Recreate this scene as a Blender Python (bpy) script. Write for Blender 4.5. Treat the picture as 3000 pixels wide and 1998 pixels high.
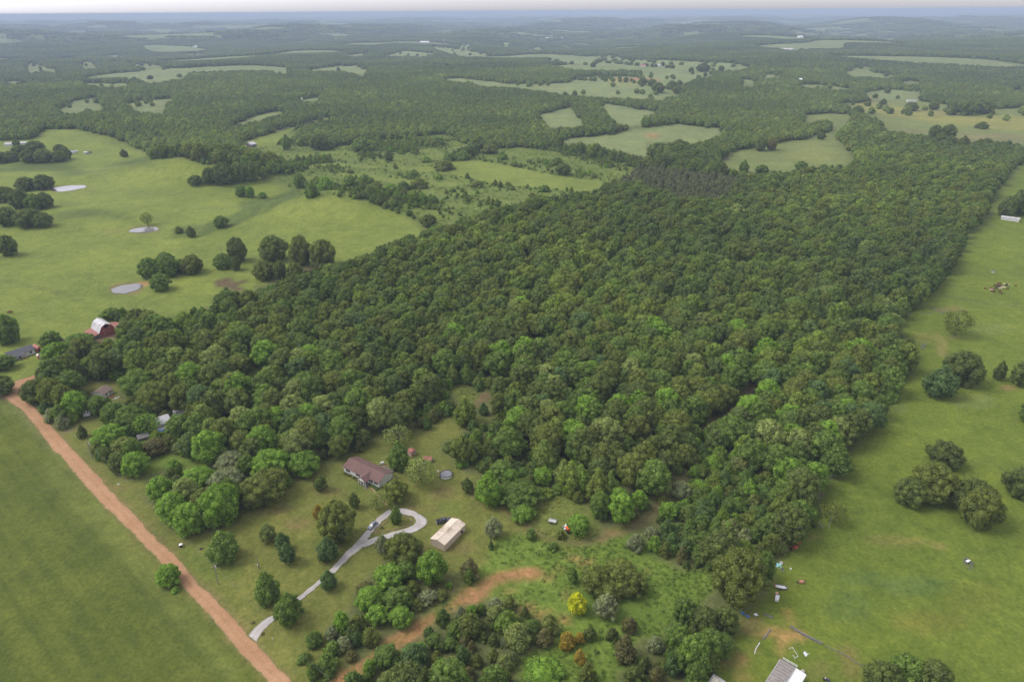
import bpy, math, random
import numpy as np
from mathutils import Vector

# ------------------------------------------------------------------ camera, sky, sun, exposure
scene = bpy.context.scene
for o in list(bpy.data.objects):
    bpy.data.objects.remove(o)
col = scene.collection
R = math.radians
CAM_H = 178.0
FPX, CX, CY, HOR = 2000.0, 1500.0, 999.0, 33.0          # photograph measured in its own 3000 x 1998 pixels
PITCH = math.atan((CY - HOR) / FPX)
ROLL = R(-0.36)
cam_d = bpy.data.cameras.new('camera')
cam_d.sensor_width = 36.0
cam_d.lens = 36.0 * FPX / 3000.0
cam_d.clip_start = 0.5
cam_d.clip_end = 200000.0
cam = bpy.data.objects.new('camera', cam_d)
col.objects.link(cam)
from mathutils import Matrix
M_CAM = Matrix.Rotation(math.pi / 2 - PITCH, 3, 'X') @ Matrix.Rotation(ROLL, 3, 'Z')
cam.matrix_world = Matrix.Translation((0, 0, CAM_H)) @ M_CAM.to_4x4()
scene.camera = cam

SUN_EL, SUN_AZ = R(50), R(-85)      # azimuth measured from +Y towards +X
world = bpy.data.worlds.new('World')
scene.world = world
world.use_nodes = True
wn, wl = world.node_tree.nodes, world.node_tree.links
wn.clear()
w_out = wn.new('ShaderNodeOutputWorld')
w_bg = wn.new('ShaderNodeBackground')
w_sky = wn.new('ShaderNodeTexSky')
w_sky.sky_type = 'NISHITA'
w_sky.sun_disc = False
w_sky.sun_elevation = SUN_EL
w_sky.sun_rotation = SUN_AZ
w_sky.air_density = 1.0
w_sky.dust_density = 1.4
w_sky.ozone_density = 1.0
w_hs = wn.new('ShaderNodeHueSaturation')
w_hs.inputs['Saturation'].default_value = 0.08
w_tint = wn.new('ShaderNodeMix')
w_tint.data_type = 'RGBA'
w_tint.blend_type = 'MULTIPLY'
w_tint.inputs[0].default_value = 1.0
w_tint.inputs[7].default_value = (0.945, 0.93, 1.0, 1)
wl.new(w_sky.outputs[0], w_hs.inputs['Color'])
wl.new(w_hs.outputs[0], w_tint.inputs[6])
wl.new(w_tint.outputs[2], w_bg.inputs['Color'])
w_bg.inputs['Strength'].default_value = 0.15
wl.new(w_bg.outputs[0], w_out.inputs['Surface'])

sun_d = bpy.data.lights.new('sun', 'SUN')
sun_d.energy = 1.0
sun_d.angle = R(24)
sun_d.color = (1.0, 0.96, 0.9)
sun = bpy.data.objects.new('sun', sun_d)
col.objects.link(sun)
sdir = Vector((math.sin(SUN_AZ) * math.cos(SUN_EL), math.cos(SUN_AZ) * math.cos(SUN_EL), math.sin(SUN_EL)))
sun.rotation_euler = sdir.to_track_quat('Z', 'Y').to_euler()

vs = scene.view_settings
vs.view_transform = 'Standard'
vs.look = 'None'
vs.gamma = 1.0
vs.use_curve_mapping = False
vs.exposure = 0.95
scene.render.engine = 'CYCLES'
cy = scene.cycles
cy.use_denoising = True
cy.max_bounces = 5
cy.diffuse_bounces = 3
cy.glossy_bounces = 2
cy.transmission_bounces = 2
cy.volume_bounces = 1
cy.transparent_max_bounces = 4

# ------------------------------------------------------------------ pixels <-> ground
MC = np.array(M_CAM)

def ray(px, py):
    v = np.array([(px - CX) / FPX, -(py - CY) / FPX, -1.0])
    d = MC @ v
    return d / np.linalg.norm(d)

def project(x, y, z):
    p = np.stack([np.asarray(x, float), np.asarray(y, float), np.asarray(z, float) - CAM_H])
    q = np.tensordot(MC.T, p, 1)
    w = np.where(-q[2] > 1e-3, -q[2], 1e-3)
    return CX + FPX * q[0] / w, CY - FPX * q[1] / w

def flat(px, py):
    d = ray(px, py)
    t = -CAM_H / d[2]
    return d[0] * t, d[1] * t

def sstep(a, b, x):
    t = np.clip((x - a) / (b - a), 0, 1)
    return t * t * (3 - 2 * t)

TX = {1: (0, 0), 2: (1000, 0), 3: (2000, 0), 4: (0, 666), 5: (1000, 666), 6: (2000, 666), 7: (0, 1332), 8: (1000, 1332), 9: (2000, 1332)}
def P(tile, x, y):
    ox, oy = TX[tile]
    return (ox + x / 2.354, oy + y / 2.354)
def PL(*items):
    out, t = [], None
    for it in items:
        if isinstance(it, int):
            t = it
        else:
            out.append(P(t, *it))
    return out

BUMPS = []
for (px, py, a, sx, sy) in [(560, 512, 23, 120, 50), (965, 616, 19, 80, 46), (330, 620, 5, 70, 60), (1640, 720, 7, 160, 140),
                            (1880, 395, 13, 150, 110), (1960, 258, 14, 260, 200), (240, 400, 12, 150, 120), (1260, 520, -5, 200, 90),
                            (2500, 420, 6, 160, 120), (770, 590, -5, 60, 40), (330, 500, -5, 80, 40)]:
    gx, gy = flat(px, py)
    BUMPS.append((gx, gy, a, sx, sy))
SINES = []
_r = random.Random(5)
for wl_, am in ((4200, 1.0), (2900, .8), (1900, .65), (1300, .45), (900, .3), (620, .18)):
    for k in range(2):
        an = _r.uniform(0, math.pi)
        SINES.append((math.cos(an) * 2 * math.pi / wl_, math.sin(an) * 2 * math.pi / wl_, _r.uniform(0, 6.28), am))

def h0(x, y):
    x = np.asarray(x, float)
    y = np.asarray(y, float)
    z = np.zeros(np.broadcast(x, y).shape)
    for bx_, by_, a, sx, sy in BUMPS:
        z = z + a * np.exp(-(((x - bx_) / sx) ** 2 + ((y - by_) / sy) ** 2))
    d = np.hypot(x, y)
    n = 0
    for kx, ky, ph, am in SINES:
        n = n + am * np.sin(kx * x + ky * y + ph)
    z = z + n * (sstep(800, 3200, d) * 7.0 + sstep(2600, 8000, d) * 12.0)
    z = z + 0.5 * np.sin(x * .021 + 1) * np.sin(y * .024) + .25 * np.sin(x * .05 + y * .03)
    return z

PONDS = []
for (c, rx, ry, rot) in [(P(4, 875, 423), 9.3, 10.0, 0.1), (P(1, 470, 1300), 17, 15, 0.0), (P(4, 995, 18), 11.5, 9.5, 0.1)]:
    gx, gy = flat(*c)
    PONDS.append([gx, gy, rx, ry, rot, 0.0])

def h(x, y):
    z = h0(x, y)
    for gx, gy, rx, ry, rot, hz in PONDS:
        d = np.hypot((np.asarray(x) - gx) / (rx * 1.35), (np.asarray(y) - gy) / (ry * 1.35))
        w = 1 - sstep(1.0, 2.2, d)
        z = z * (1 - w) + hz * w
        z = z - .5 * (1 - sstep(.6, .8, d))
    return z

TS = np.geomspace(120, 70000, 2600)
def march(d, hf):
    z = CAM_H + d[2] * TS
    g = hf(d[0] * TS, d[1] * TS)
    i = np.argmax(z < g)
    if i == 0:
        i = len(TS) - 1
    a, b = TS[i - 1], TS[i]
    for _ in range(18):
        m = (a + b) / 2
        if CAM_H + d[2] * m < float(hf(d[0] * m, d[1] * m)):
            b = m
        else:
            a = m
    return d * b + np.array([0, 0, CAM_H])

for q, c in zip(PONDS, [P(4, 875, 423), P(1, 470, 1300), P(4, 995, 18)]):
    p = march(ray(*c), h0)
    q[0], q[1] = p[0], p[1]
for q in PONDS:
    q[5] = float(h0(q[0], q[1]))

def G(px, py, dz=0.0):
    """ground point (plus dz) seen at a pixel of the photograph"""
    d = ray(px, py)
    if dz == 0:
        p = march(d, h)
    else:
        p = march(d, lambda x, y: h(x, y) + dz)
    return Vector(p)
def GT(tile, x, y, dz=0.0):
    return G(*P(tile, x, y), dz)
def hz(x, y):
    return float(h(x, y))

def inpoly(px, py, poly):
    px = np.asarray(px)
    py = np.asarray(py)
    P_ = np.array(poly)
    res = np.zeros(px.shape, bool)
    m = (px >= P_[:, 0].min()) & (px <= P_[:, 0].max()) & (py >= P_[:, 1].min()) & (py <= P_[:, 1].max())
    if not m.any():
        return res
    x, y = px[m], py[m]
    r = np.zeros(x.shape, bool)
    n = len(P_)
    for i in range(n):
        x1, y1 = P_[i]
        x2, y2 = P_[(i + 1) % n]
        if y1 == y2:
            continue
        c = ((y1 > y) != (y2 > y)) & (x < (x2 - x1) * (y - y1) / (y2 - y1) + x1)
        r ^= c
    res[m] = r
    return res

# ------------------------------------------------------------------ object helpers
def tag(o, label=None, cat=None, group=None, kind=None):
    if label: o['label'] = label
    if cat: o['category'] = cat
    if group: o['group'] = group
    if kind: o['kind'] = kind
    return o

def thing(name, label, cat, loc, rz=0.0, group=None):
    o = bpy.data.objects.new(name, None)
    o.empty_display_size = 0.3
    col.objects.link(o)
    o.location = loc
    o.rotation_euler = (0, 0, rz)
    return tag(o, label, cat, group)

class MB:
    def __init__(s):
        s.v, s.f = [], []
    def add(s, vs, fs):
        b = len(s.v)
        s.v += [tuple(p) for p in vs]
        s.f += [tuple(b + i for i in f) for f in fs]
        return s
    def box(s, x0, x1, y0, y1, z0, z1):
        return s.add([(x0, y0, z0), (x1, y0, z0), (x1, y1, z0), (x0, y1, z0), (x0, y0, z1), (x1, y0, z1), (x1, y1, z1), (x0, y1, z1)],
                     [(0, 3, 2, 1), (4, 5, 6, 7), (0, 1, 5, 4), (1, 2, 6, 5), (2, 3, 7, 6), (3, 0, 4, 7)])
    def prism(s, prof, a0, a1, axis='x'):
        """closed profile [(u, z)] swept from a0 to a1 along the axis"""
        n = len(prof)
        if axis == 'x':
            vs = [(a0, u, z) for u, z in prof] + [(a1, u, z) for u, z in prof]
        else:
            vs = [(u, a0, z) for u, z in prof] + [(u, a1, z) for u, z in prof]
        fs = [tuple(range(n - 1, -1, -1)), tuple(range(n, 2 * n))]
        fs += [(i, (i + 1) % n, n + (i + 1) % n, n + i) for i in range(n)]
        return s.add(vs, fs)
    def slab(s, quad, t):
        """a quad given by 4 points, thickened downwards by t"""
        return s.add(list(quad) + [(p[0], p[1], p[2] - t) for p in quad],
                     [(0, 1, 2, 3), (7, 6, 5, 4), (0, 4, 5, 1), (1, 5, 6, 2), (2, 6, 7, 3), (3, 7, 4, 0)])
    def tube(s, pts, rad, n=6, cap=True):
        pts = [Vector(p) for p in pts]
        if not isinstance(rad, (list, tuple)):
            rad = [rad] * len(pts)
        vs, fs = [], []
        for i, p in enumerate(pts):
            d = (pts[min(i + 1, len(pts) - 1)] - pts[max(i - 1, 0)])
            d.normalize()
            u = d.cross(Vector((0, 0, 1)) if abs(d.z) < .9 else Vector((1, 0, 0)))
            u.normalize()
            w = d.cross(u)
            for k in range(n):
                a = 2 * math.pi * k / n
                vs.append(p + (u * math.cos(a) + w * math.sin(a)) * rad[i])
        for i in range(len(pts) - 1):
            for k in range(n):
                fs.append((i * n + k, i * n + (k + 1) % n, (i + 1) * n + (k + 1) % n, (i + 1) * n + k))
        if cap:
            fs.append(tuple(range(n - 1, -1, -1)))
            b = (len(pts) - 1) * n
            fs.append(tuple(range(b, b + n)))
        return s.add(vs, fs)
    def mesh(s, name, mat=None, smooth=False):
        me = bpy.data.meshes.new(name)
        me.from_pydata(s.v, [], s.f)
        me.update()
        if mat: me.materials.append(mat)
        if smooth: me.polygons.foreach_set('use_smooth', [True] * len(me.polygons))
        return me
    def build(s, name, mat, parent=None, loc=(0, 0, 0), smooth=False, rz=0.0):
        o = bpy.data.objects.new(name, s.mesh(name, mat, smooth))
        col.objects.link(o)
        o.parent = parent
        o.location = loc
        if rz: o.rotation_euler = (0, 0, rz)
        return o

def np_mesh(name, verts, quads=None, tris=None, mat=None):
    """fast mesh from numpy arrays"""
    me = bpy.data.meshes.new(name)
    nv = len(verts)
    me.vertices.add(nv)
    me.vertices.foreach_set('co', np.asarray(verts, np.float32).ravel())
    nq = 0 if quads is None else len(quads)
    nt = 0 if tris is None else len(tris)
    loops = []
    starts = []
    if nq:
        loops.append(np.asarray(quads, np.int32).ravel())
        starts.append(np.arange(nq, dtype=np.int32) * 4)
    if nt:
        loops.append(np.asarray(tris, np.int32).ravel())
        starts.append(np.arange(nt, dtype=np.int32) * 3 + nq * 4)
    if loops:
        lp = np.concatenate(loops)
        st = np.concatenate(starts)
        me.loops.add(len(lp))
        me.loops.foreach_set('vertex_index', lp)
        me.polygons.add(len(st))
        me.polygons.foreach_set('loop_start', st)
    me.update(calc_edges=True)
    me.validate()
    if mat: me.materials.append(mat)
    return me

# ------------------------------------------------------------------ materials
class NT:
    def __init__(s, name):
        s.m = bpy.data.materials.new(name)
        s.m.use_nodes = True
        s.n, s.l = s.m.node_tree.nodes, s.m.node_tree.links
        s.n.clear()
        s.out = s.n.new('ShaderNodeOutputMaterial')
    def new(s, t, **k):
        nd = s.n.new(t)
        for a, b in k.items():
            setattr(nd, a, b)
        return nd
    def set(s, nd, key, val):
        if hasattr(val, 'is_linked') or isinstance(val, bpy.types.NodeSocket):
            s.l.new(val, nd.inputs[key])
        else:
            nd.inputs[key].default_value = val
    def noise(s, vec, scale, detail=3, rough=.55, dist=0.0):
        nd = s.new('ShaderNodeTexNoise')
        if vec is not None: s.l.new(vec, nd.inputs['Vector'])
        nd.inputs['Scale'].default_value = scale
        nd.inputs['Detail'].default_value = detail
        nd.inputs['Roughness'].default_value = rough
        nd.inputs['Distortion'].default_value = dist
        return nd.outputs['Fac']
    def mix(s, fac, a, b, mode='MIX'):
        nd = s.new('ShaderNodeMix', data_type='RGBA', blend_type=mode)
        s.set(nd, 0, fac)
        s.set(nd, 6, a)
        s.set(nd, 7, b)
        return nd.outputs[2]
    def math(s, op, a, b=0.0):
        nd = s.new('ShaderNodeMath', operation=op)
        s.set(nd, 0, a)
        s.set(nd, 1, b)
        return nd.outputs[0]
    def rng(s, v, a, b, c, d):
        nd = s.new('ShaderNodeMapRange')
        s.set(nd, 0, v)
        for i, q in enumerate((a, b, c, d)): nd.inputs[i + 1].default_value = q
        return nd.outputs[0]
    def ramp(s, fac, stops, interp='LINEAR'):
        nd = s.new('ShaderNodeValToRGB')
        s.l.new(fac, nd.inputs[0])
        cr = nd.color_ramp
        cr.interpolation = interp
        while len(cr.elements) < len(stops): cr.elements.new(.5)
        for e, (p, c) in zip(cr.elements, stops):
            e.position = p
            e.color = (*c, 1) if len(c) == 3 else c
        return nd.outputs[0]

def c4(c): return (c[0], c[1], c[2], 1)

def mat_simple(name, c, rough=.7, var=.18, scale=1.5, metal=0.0, spec=.3, stain=None, stain_scale=.4):
    t = NT(name)
    tc = t.new('ShaderNodeTexCoord').outputs['Object']
    n = t.noise(tc, scale, 4)
    lo = tuple(x * (1 - var) for x in c)
    hi = tuple(min(1, x * (1 + var)) for x in c)
    cc = t.ramp(n, [(.3, lo), (.7, hi)])
    if stain:
        n2 = t.noise(tc, stain_scale, 5, .65)
        cc = t.mix(t.rng(n2, .48, .66, 0, .85), cc, c4(stain))
    b = t.new('ShaderNodeBsdfPrincipled')
    t.l.new(cc, b.inputs['Base Color'])
    b.inputs['Roughness'].default_value = rough
    b.inputs['Metallic'].default_value = metal
    b.inputs['Specular IOR Level'].default_value = spec
    t.l.new(b.outputs[0], t.out.inputs[0])
    return t.m

def mat_leaf(name, stops, var=.25, sat_noise=True, trans=.44):
    stops = [(c[0] * 1.26, c[1] * 1.24, c[2] * 1.02) for c in stops]
    """stops: list of albedo colours one of which (or a blend) each tree takes at random"""
    t = NT(name)
    oi = t.new('ShaderNodeObjectInfo')
    geo = t.new('ShaderNodeNewGeometry')
    n = len(stops)
    if n > 1:
        lown = t.noise(oi.outputs['Location'], .012, 2)
        stand = t.noise(oi.outputs['Location'], .0035, 2)
        f = t.math('ADD', t.math('MULTIPLY', oi.outputs['Random'], .8), t.math('MULTIPLY', t.math('SUBTRACT', lown, .5), .9))
        f = t.math('ADD', f, .1)
        cc = t.ramp(f, [(i / (n - 1), c) for i, c in enumerate(stops)])
        cc = t.mix(1.0, cc, t.ramp(stand, [(.35, (.80, .84, .86)), (.65, (1.24, 1.2, 1.1))]), 'MULTIPLY')
    else:
        cc = t.ramp(oi.outputs['Random'], [(0, tuple(x * .88 for x in stops[0])), (1, tuple(x * 1.12 for x in stops[0]))])
    # leaf to leaf and clump to clump variation
    nz = t.noise(geo.outputs['Position'], .55, 2)
    cc = t.mix(1.0, cc, t.ramp(nz, [(.3, (1 - var,) * 3), (.7, (1 + var, 1 + var, 1 + var * .5))]), 'MULTIPLY')
    ri = geo.outputs['Random Per Island']
    cc = t.mix(1.0, cc, t.ramp(ri, [(0, (.58, .61, .60)), (1, (1.42, 1.39, 1.30))]), 'MULTIPLY')
    d = t.new('ShaderNodeBsdfDiffuse')
    tr = t.new('ShaderNodeBsdfTranslucent')
    g = t.new('ShaderNodeBsdfGlossy')
    g.inputs['Roughness'].default_value = .6
    g.inputs['Color'].default_value = (.6, .62, .66, 1)
    t.l.new(cc, d.inputs['Color'])
    t.l.new(t.mix(1.0, cc, (1.2, 1.35, .6, 1), 'MULTIPLY'), tr.inputs['Color'])
    m1 = t.new('ShaderNodeMixShader')
    m1.inputs[0].default_value = trans
    t.l.new(d.outputs[0], m1.inputs[1])
    t.l.new(tr.outputs[0], m1.inputs[2])
    m2 = t.new('ShaderNodeMixShader')
    m2.inputs[0].default_value = .02
    t.l.new(m1.outputs[0], m2.inputs[1])
    t.l.new(g.outputs[0], m2.inputs[2])
    t.l.new(m2.outputs[0], t.out.inputs[0])
    return t.m

OLIVE, OAK, MID, BRIGHT = (.135, .162, .040), (.108, .140, .040), (.120, .182, .042), (.155, .255, .040)
BLUEG, PALE, LIME, GREY = (.092, .148, .058), (.20, .24, .090), (.40, .41, .015), (.20, .225, .145)
BROWN, GOLD = (.140, .135, .056), (.30, .225, .04)
LM = {
    'woods': mat_leaf('woods_foliage', [(.09, .118, .036), OLIVE, (.105, .150, .042), MID, (.105, .148, .056), OLIVE, (.155, .215, .045), PALE]),
    'woods_near': mat_leaf('brush_foliage', [BROWN, OAK, MID, BLUEG, BRIGHT, OLIVE, GREY]),
    'olive': mat_leaf('olive_foliage', [OLIVE]),
    'oak': mat_leaf('oak_foliage', [OAK]),
    'mid': mat_leaf('green_foliage', [MID]),
    'bright': mat_leaf('bright_foliage', [BRIGHT]),
    'bluegreen': mat_leaf('blue_green_foliage', [BLUEG]),
    'pale': mat_leaf('pale_foliage', [PALE]),
    'lime': mat_leaf('lime_foliage', [LIME]),
    'grey': mat_leaf('silvery_foliage', [GREY]),
    'brown': mat_leaf('cedar_foliage', [BROWN]),
    'gold': mat_leaf('golden_foliage', [GOLD]),
    'pine': mat_leaf('pine_foliage', [(.125, .140, .082)]),
    'weed': mat_leaf('weed_foliage', [(.09, .16, .035), (.13, .19, .045), (.08, .13, .03), (.17, .2, .05)]),
    'yweed': mat_leaf('yellow_weed_foliage', [(.2, .21, .06), (.26, .24, .09), (.13, .17, .04)]),
    'belt': mat_leaf('scrub_foliage', [(.13, .17, .05), MID, (.16, .20, .06), OLIVE, BRIGHT, (.17, .19, .08)]),
    'far': mat_leaf('far_foliage', [(.085, .11, .035), (.08, .11, .038), (.078, .105, .042), (.10, .15, .038), OLIVE]),
}
M_bark = mat_simple('bark', (.09, .07, .055), .9, .3, 3)
M_dead = mat_simple('dead_wood', (.30, .27, .24), .9, .2, 3)
M_white = mat_simple('white_paint', (.72, .72, .72), .6, .06, .6)
M_siding = mat_simple('white_siding', (.62, .61, .60), .6, .08, .5)
M_brownroof = mat_simple('brown_shingle', (.155, .090, .078), .9, .16, 1.2, stain=(.12, .075, .062), stain_scale=.5)
M_tan = mat_simple('tan_metal', (.52, .43, .34), .5, .06, .4)
M_tanroof = mat_simple('tan_roof_metal', (.66, .56, .45), .5, .06, .4, stain=(.36, .28, .20), stain_scale=.22)
M_greyroof = mat_simple('grey_shingle', (.095, .095, .105), .9, .15, 1.0)
M_red = mat_simple('red_boards', (.33, .075, .055), .8, .25, .6, stain=(.30, .22, .20), stain_scale=.45)
M_redroof = mat_simple('rusty_red_roof', (.30, .12, .09), .75, .2, .6)
M_metal = mat_simple('galvanised_roof', (.48, .47, .47), .5, .1, .4, stain=(.36, .32, .30), stain_scale=.3)
M_greywood = mat_simple('grey_boards', (.17, .16, .15), .9, .25, .9)
M_wood = mat_simple('weathered_timber', (.30, .20, .14), .85, .2, 1.2)
M_dark = mat_simple('dark_opening', (.012, .012, .014), .6, .2, 1)
M_glass = mat_simple('window_glass', (.02, .022, .028), .15, .1, 1, spec=.6)
M_tyre = mat_simple('tyre_rubber', (.02, .02, .02), .9, .1, 2)
M_chrome = mat_simple('bright_metal', (.55, .55, .56), .3, .05, 2, metal=.8)
M_blackpaint = mat_simple('black_car_paint', (.05, .055, .068), .18, .05, 1, spec=.6)
M_greypaint = mat_simple('silver_car_paint', (.21, .23, .26), .28, .05, 1, spec=.6)
M_blue = mat_simple('blue_plastic', (.06, .14, .32), .5, .1, 1)
M_turq = mat_simple('turquoise_plastic', (.28, .55, .55), .6, .1, 1)
M_orange = mat_simple('orange_paint', (.80, .16, .035), .5, .08, 1)
M_redpaint = mat_simple('faded_red_paint', (.40, .09, .06), .6, .2, 1.5)
M_brick = mat_simple('red_clay_fill', (.42, .20, .11), .9, .15, .7)
M_conc = mat_simple('concrete', (.42, .40, .37), .9, .12, .7)
M_cover = mat_simple('grey_pool_cover', (.19, .19, .21), .5, .12, .6)
M_bluegrey = mat_simple('blue_grey_roof', (.28, .33, .46), .5, .06, .3)
M_cowred = mat_simple('red_hide', (.17, .055, .03), .9, .2, 1.2)
M_cowdark = mat_simple('dark_hide', (.06, .035, .028), .9, .2, 1.2)
M_cowpale = mat_simple('cream_hide', (.60, .48, .36), .9, .12, 1.2)

# ------------------------------------------------------------------ open land: outlines read off the photograph, laid on the terrain
C_PAST = (.155, .194, .040)
C_HAY = (.090, .113, .022)
C_YARD = (.152, .162, .042)
C_RIGHT = (.133, .172, .028)
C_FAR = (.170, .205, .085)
C_SCRUB = (.148, .180, .045)
C_MEAD = (.145, .200, .038)
C_DIRT = (.40, .205, .115)
C_TRACK = (.38, .195, .10)
C_FLOOR = (.115, .130, .048)
C_BROWN = (.10, .062, .045)
OPEN = []          # (polygon, colour, streak, tuft)  later ones lie over earlier ones; no trees grow on any of them
def op(poly, c, streak=0.0, tuft=0.0):
    OPEN.append((poly, c, streak, tuft))
# left pasture with the rolling hills
op(PL(4, (-300, 1060), (40, 1075), (220, 1030), (300, 960), (330, 900), (420, 800), (560, 750), (640, 780), (830, 770), (835, 660), (700, 610), (720, 570), (860, 565),
      (1060, 580), (1090, 632), (1270, 595), (1390, 560), (1470, 548), (1470, 470), (1560, 432), (1690, 460), (1800, 412), (1870, 372), (2100, 285), (2354, 240),
      5, (60, 222), (170, 195), (280, 125), (400, 78), (560, 45), (600, 15), 2, (530, 1568), (480, 1510), (330, 1450), (180, 1390), (0, 1362),
      1, (2200, 1335), (2090, 1355), (2050, 1330), (1920, 1270), (1800, 1240), (1790, 1215), (1700, 1180), (1600, 1150), (1480, 1130), (1420, 1128), (1260, 1082), (1065, 1102), (1000, 1045), (940, 1020), (810, 962),
      (640, 912), (500, 890), (300, 892), (230, 960), (-300, 990)), C_PAST)
# scrub in the middle, bright meadows in it
op(PL(1, (1660, 985), (1880, 912), (2280, 805), (2290, 830), (2080, 870), (2010, 960), (2030, 1000), (2130, 1010), (2250, 1040), (2354, 1000), 2, (80, 1000), (200, 960),
      (420, 960), (640, 930), (760, 930), (830, 990), (900, 1000), (700, 1060), (720, 1100), (900, 1080), (1000, 1030), (1180, 1020), (1400, 1030), (1560, 1050), (1700, 1090), (1900, 1120), (2040, 1160), (1950, 1210), (1840, 1250),
      (1800, 1300), (1560, 1330), (1300, 1380), (1080, 1440), (900, 1490), (660, 1560), (545, 1568), (480, 1510), (330, 1450), (180, 1390), (0, 1362),
      1, (2200, 1335), (2090, 1355), (1960, 1270), (1830, 1220), (1900, 1180), (2110, 1150), (1950, 1090), (1850, 1050), (1760, 1035), (1690, 1020)), C_SCRUB, 0, 1)
op(PL(1, (2120, 1140), (2354, 1120), 2, (0, 1125), (300, 1160), (620, 1150), (870, 1100), (1100, 1130), (1350, 1190), (1600, 1230), (1800, 1252), (1800, 1300), (1700, 1328), (1500, 1310), (1200, 1285), (980, 1255),
      (760, 1200), (400, 1170), (0, 1150)), C_PAST)
op(PL(2, (0, 1190), (200, 1210), (400, 1235), (800, 1268), (780, 1285), (400, 1262), (0, 1215)), C_PAST)
op(PL(1, (1660, 985), (1880, 912), (2280, 805), (2285, 822), (2060, 870), (1960, 940), (1900, 1010), (1800, 1020), (1690, 1015)), C_PAST)
# far fields, centre
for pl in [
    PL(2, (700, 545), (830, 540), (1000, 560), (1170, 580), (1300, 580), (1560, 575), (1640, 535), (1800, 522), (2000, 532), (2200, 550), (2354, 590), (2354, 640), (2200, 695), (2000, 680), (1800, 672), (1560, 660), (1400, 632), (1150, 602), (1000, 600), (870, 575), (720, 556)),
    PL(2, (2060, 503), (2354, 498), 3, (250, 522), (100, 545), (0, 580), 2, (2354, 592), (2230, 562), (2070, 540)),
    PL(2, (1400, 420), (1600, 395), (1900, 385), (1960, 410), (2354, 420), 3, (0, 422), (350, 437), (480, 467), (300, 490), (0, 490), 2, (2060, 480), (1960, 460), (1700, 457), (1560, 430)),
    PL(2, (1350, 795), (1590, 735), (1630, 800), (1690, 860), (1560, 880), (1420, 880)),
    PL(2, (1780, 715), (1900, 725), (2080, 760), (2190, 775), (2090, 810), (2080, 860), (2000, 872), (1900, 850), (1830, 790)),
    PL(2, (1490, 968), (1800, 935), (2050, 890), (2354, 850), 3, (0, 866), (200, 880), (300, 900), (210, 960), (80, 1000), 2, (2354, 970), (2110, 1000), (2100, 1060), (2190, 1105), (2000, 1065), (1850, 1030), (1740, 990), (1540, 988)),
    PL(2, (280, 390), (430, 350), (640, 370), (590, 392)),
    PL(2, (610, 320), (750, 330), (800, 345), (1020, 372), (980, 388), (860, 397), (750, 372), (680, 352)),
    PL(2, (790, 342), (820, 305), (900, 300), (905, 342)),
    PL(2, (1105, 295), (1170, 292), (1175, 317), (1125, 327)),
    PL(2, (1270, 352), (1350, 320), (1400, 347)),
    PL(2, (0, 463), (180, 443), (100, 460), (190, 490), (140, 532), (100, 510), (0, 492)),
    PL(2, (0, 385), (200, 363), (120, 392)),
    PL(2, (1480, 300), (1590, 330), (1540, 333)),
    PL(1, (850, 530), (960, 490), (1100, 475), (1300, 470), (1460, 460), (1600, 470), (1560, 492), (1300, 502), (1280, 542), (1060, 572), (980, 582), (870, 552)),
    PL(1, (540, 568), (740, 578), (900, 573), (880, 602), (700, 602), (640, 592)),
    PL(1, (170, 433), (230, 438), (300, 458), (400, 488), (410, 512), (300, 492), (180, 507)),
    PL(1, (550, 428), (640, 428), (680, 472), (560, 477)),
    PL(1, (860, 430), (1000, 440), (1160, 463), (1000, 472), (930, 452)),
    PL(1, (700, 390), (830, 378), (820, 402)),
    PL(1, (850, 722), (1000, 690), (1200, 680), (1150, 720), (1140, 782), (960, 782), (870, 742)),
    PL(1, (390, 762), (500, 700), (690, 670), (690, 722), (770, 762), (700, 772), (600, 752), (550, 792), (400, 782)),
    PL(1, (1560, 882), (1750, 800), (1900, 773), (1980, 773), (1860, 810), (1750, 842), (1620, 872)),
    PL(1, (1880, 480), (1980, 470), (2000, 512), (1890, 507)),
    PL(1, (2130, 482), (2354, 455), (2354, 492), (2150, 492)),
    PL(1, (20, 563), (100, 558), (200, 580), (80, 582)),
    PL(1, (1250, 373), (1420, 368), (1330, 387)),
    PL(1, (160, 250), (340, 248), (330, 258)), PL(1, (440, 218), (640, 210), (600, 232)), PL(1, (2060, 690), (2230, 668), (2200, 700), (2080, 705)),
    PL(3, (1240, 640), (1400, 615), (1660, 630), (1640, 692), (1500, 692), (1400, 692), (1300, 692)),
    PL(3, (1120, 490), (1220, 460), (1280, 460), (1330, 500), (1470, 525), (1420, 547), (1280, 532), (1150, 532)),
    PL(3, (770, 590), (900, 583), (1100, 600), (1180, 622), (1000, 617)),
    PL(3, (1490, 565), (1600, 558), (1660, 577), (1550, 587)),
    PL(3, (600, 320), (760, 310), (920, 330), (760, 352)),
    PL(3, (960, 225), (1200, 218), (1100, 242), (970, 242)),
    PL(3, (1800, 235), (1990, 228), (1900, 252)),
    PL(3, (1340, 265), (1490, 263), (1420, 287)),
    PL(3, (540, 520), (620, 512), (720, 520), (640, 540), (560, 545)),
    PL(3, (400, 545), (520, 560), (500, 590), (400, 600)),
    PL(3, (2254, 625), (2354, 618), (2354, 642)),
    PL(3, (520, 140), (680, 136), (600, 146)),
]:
    op(pl, C_FAR)
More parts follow.
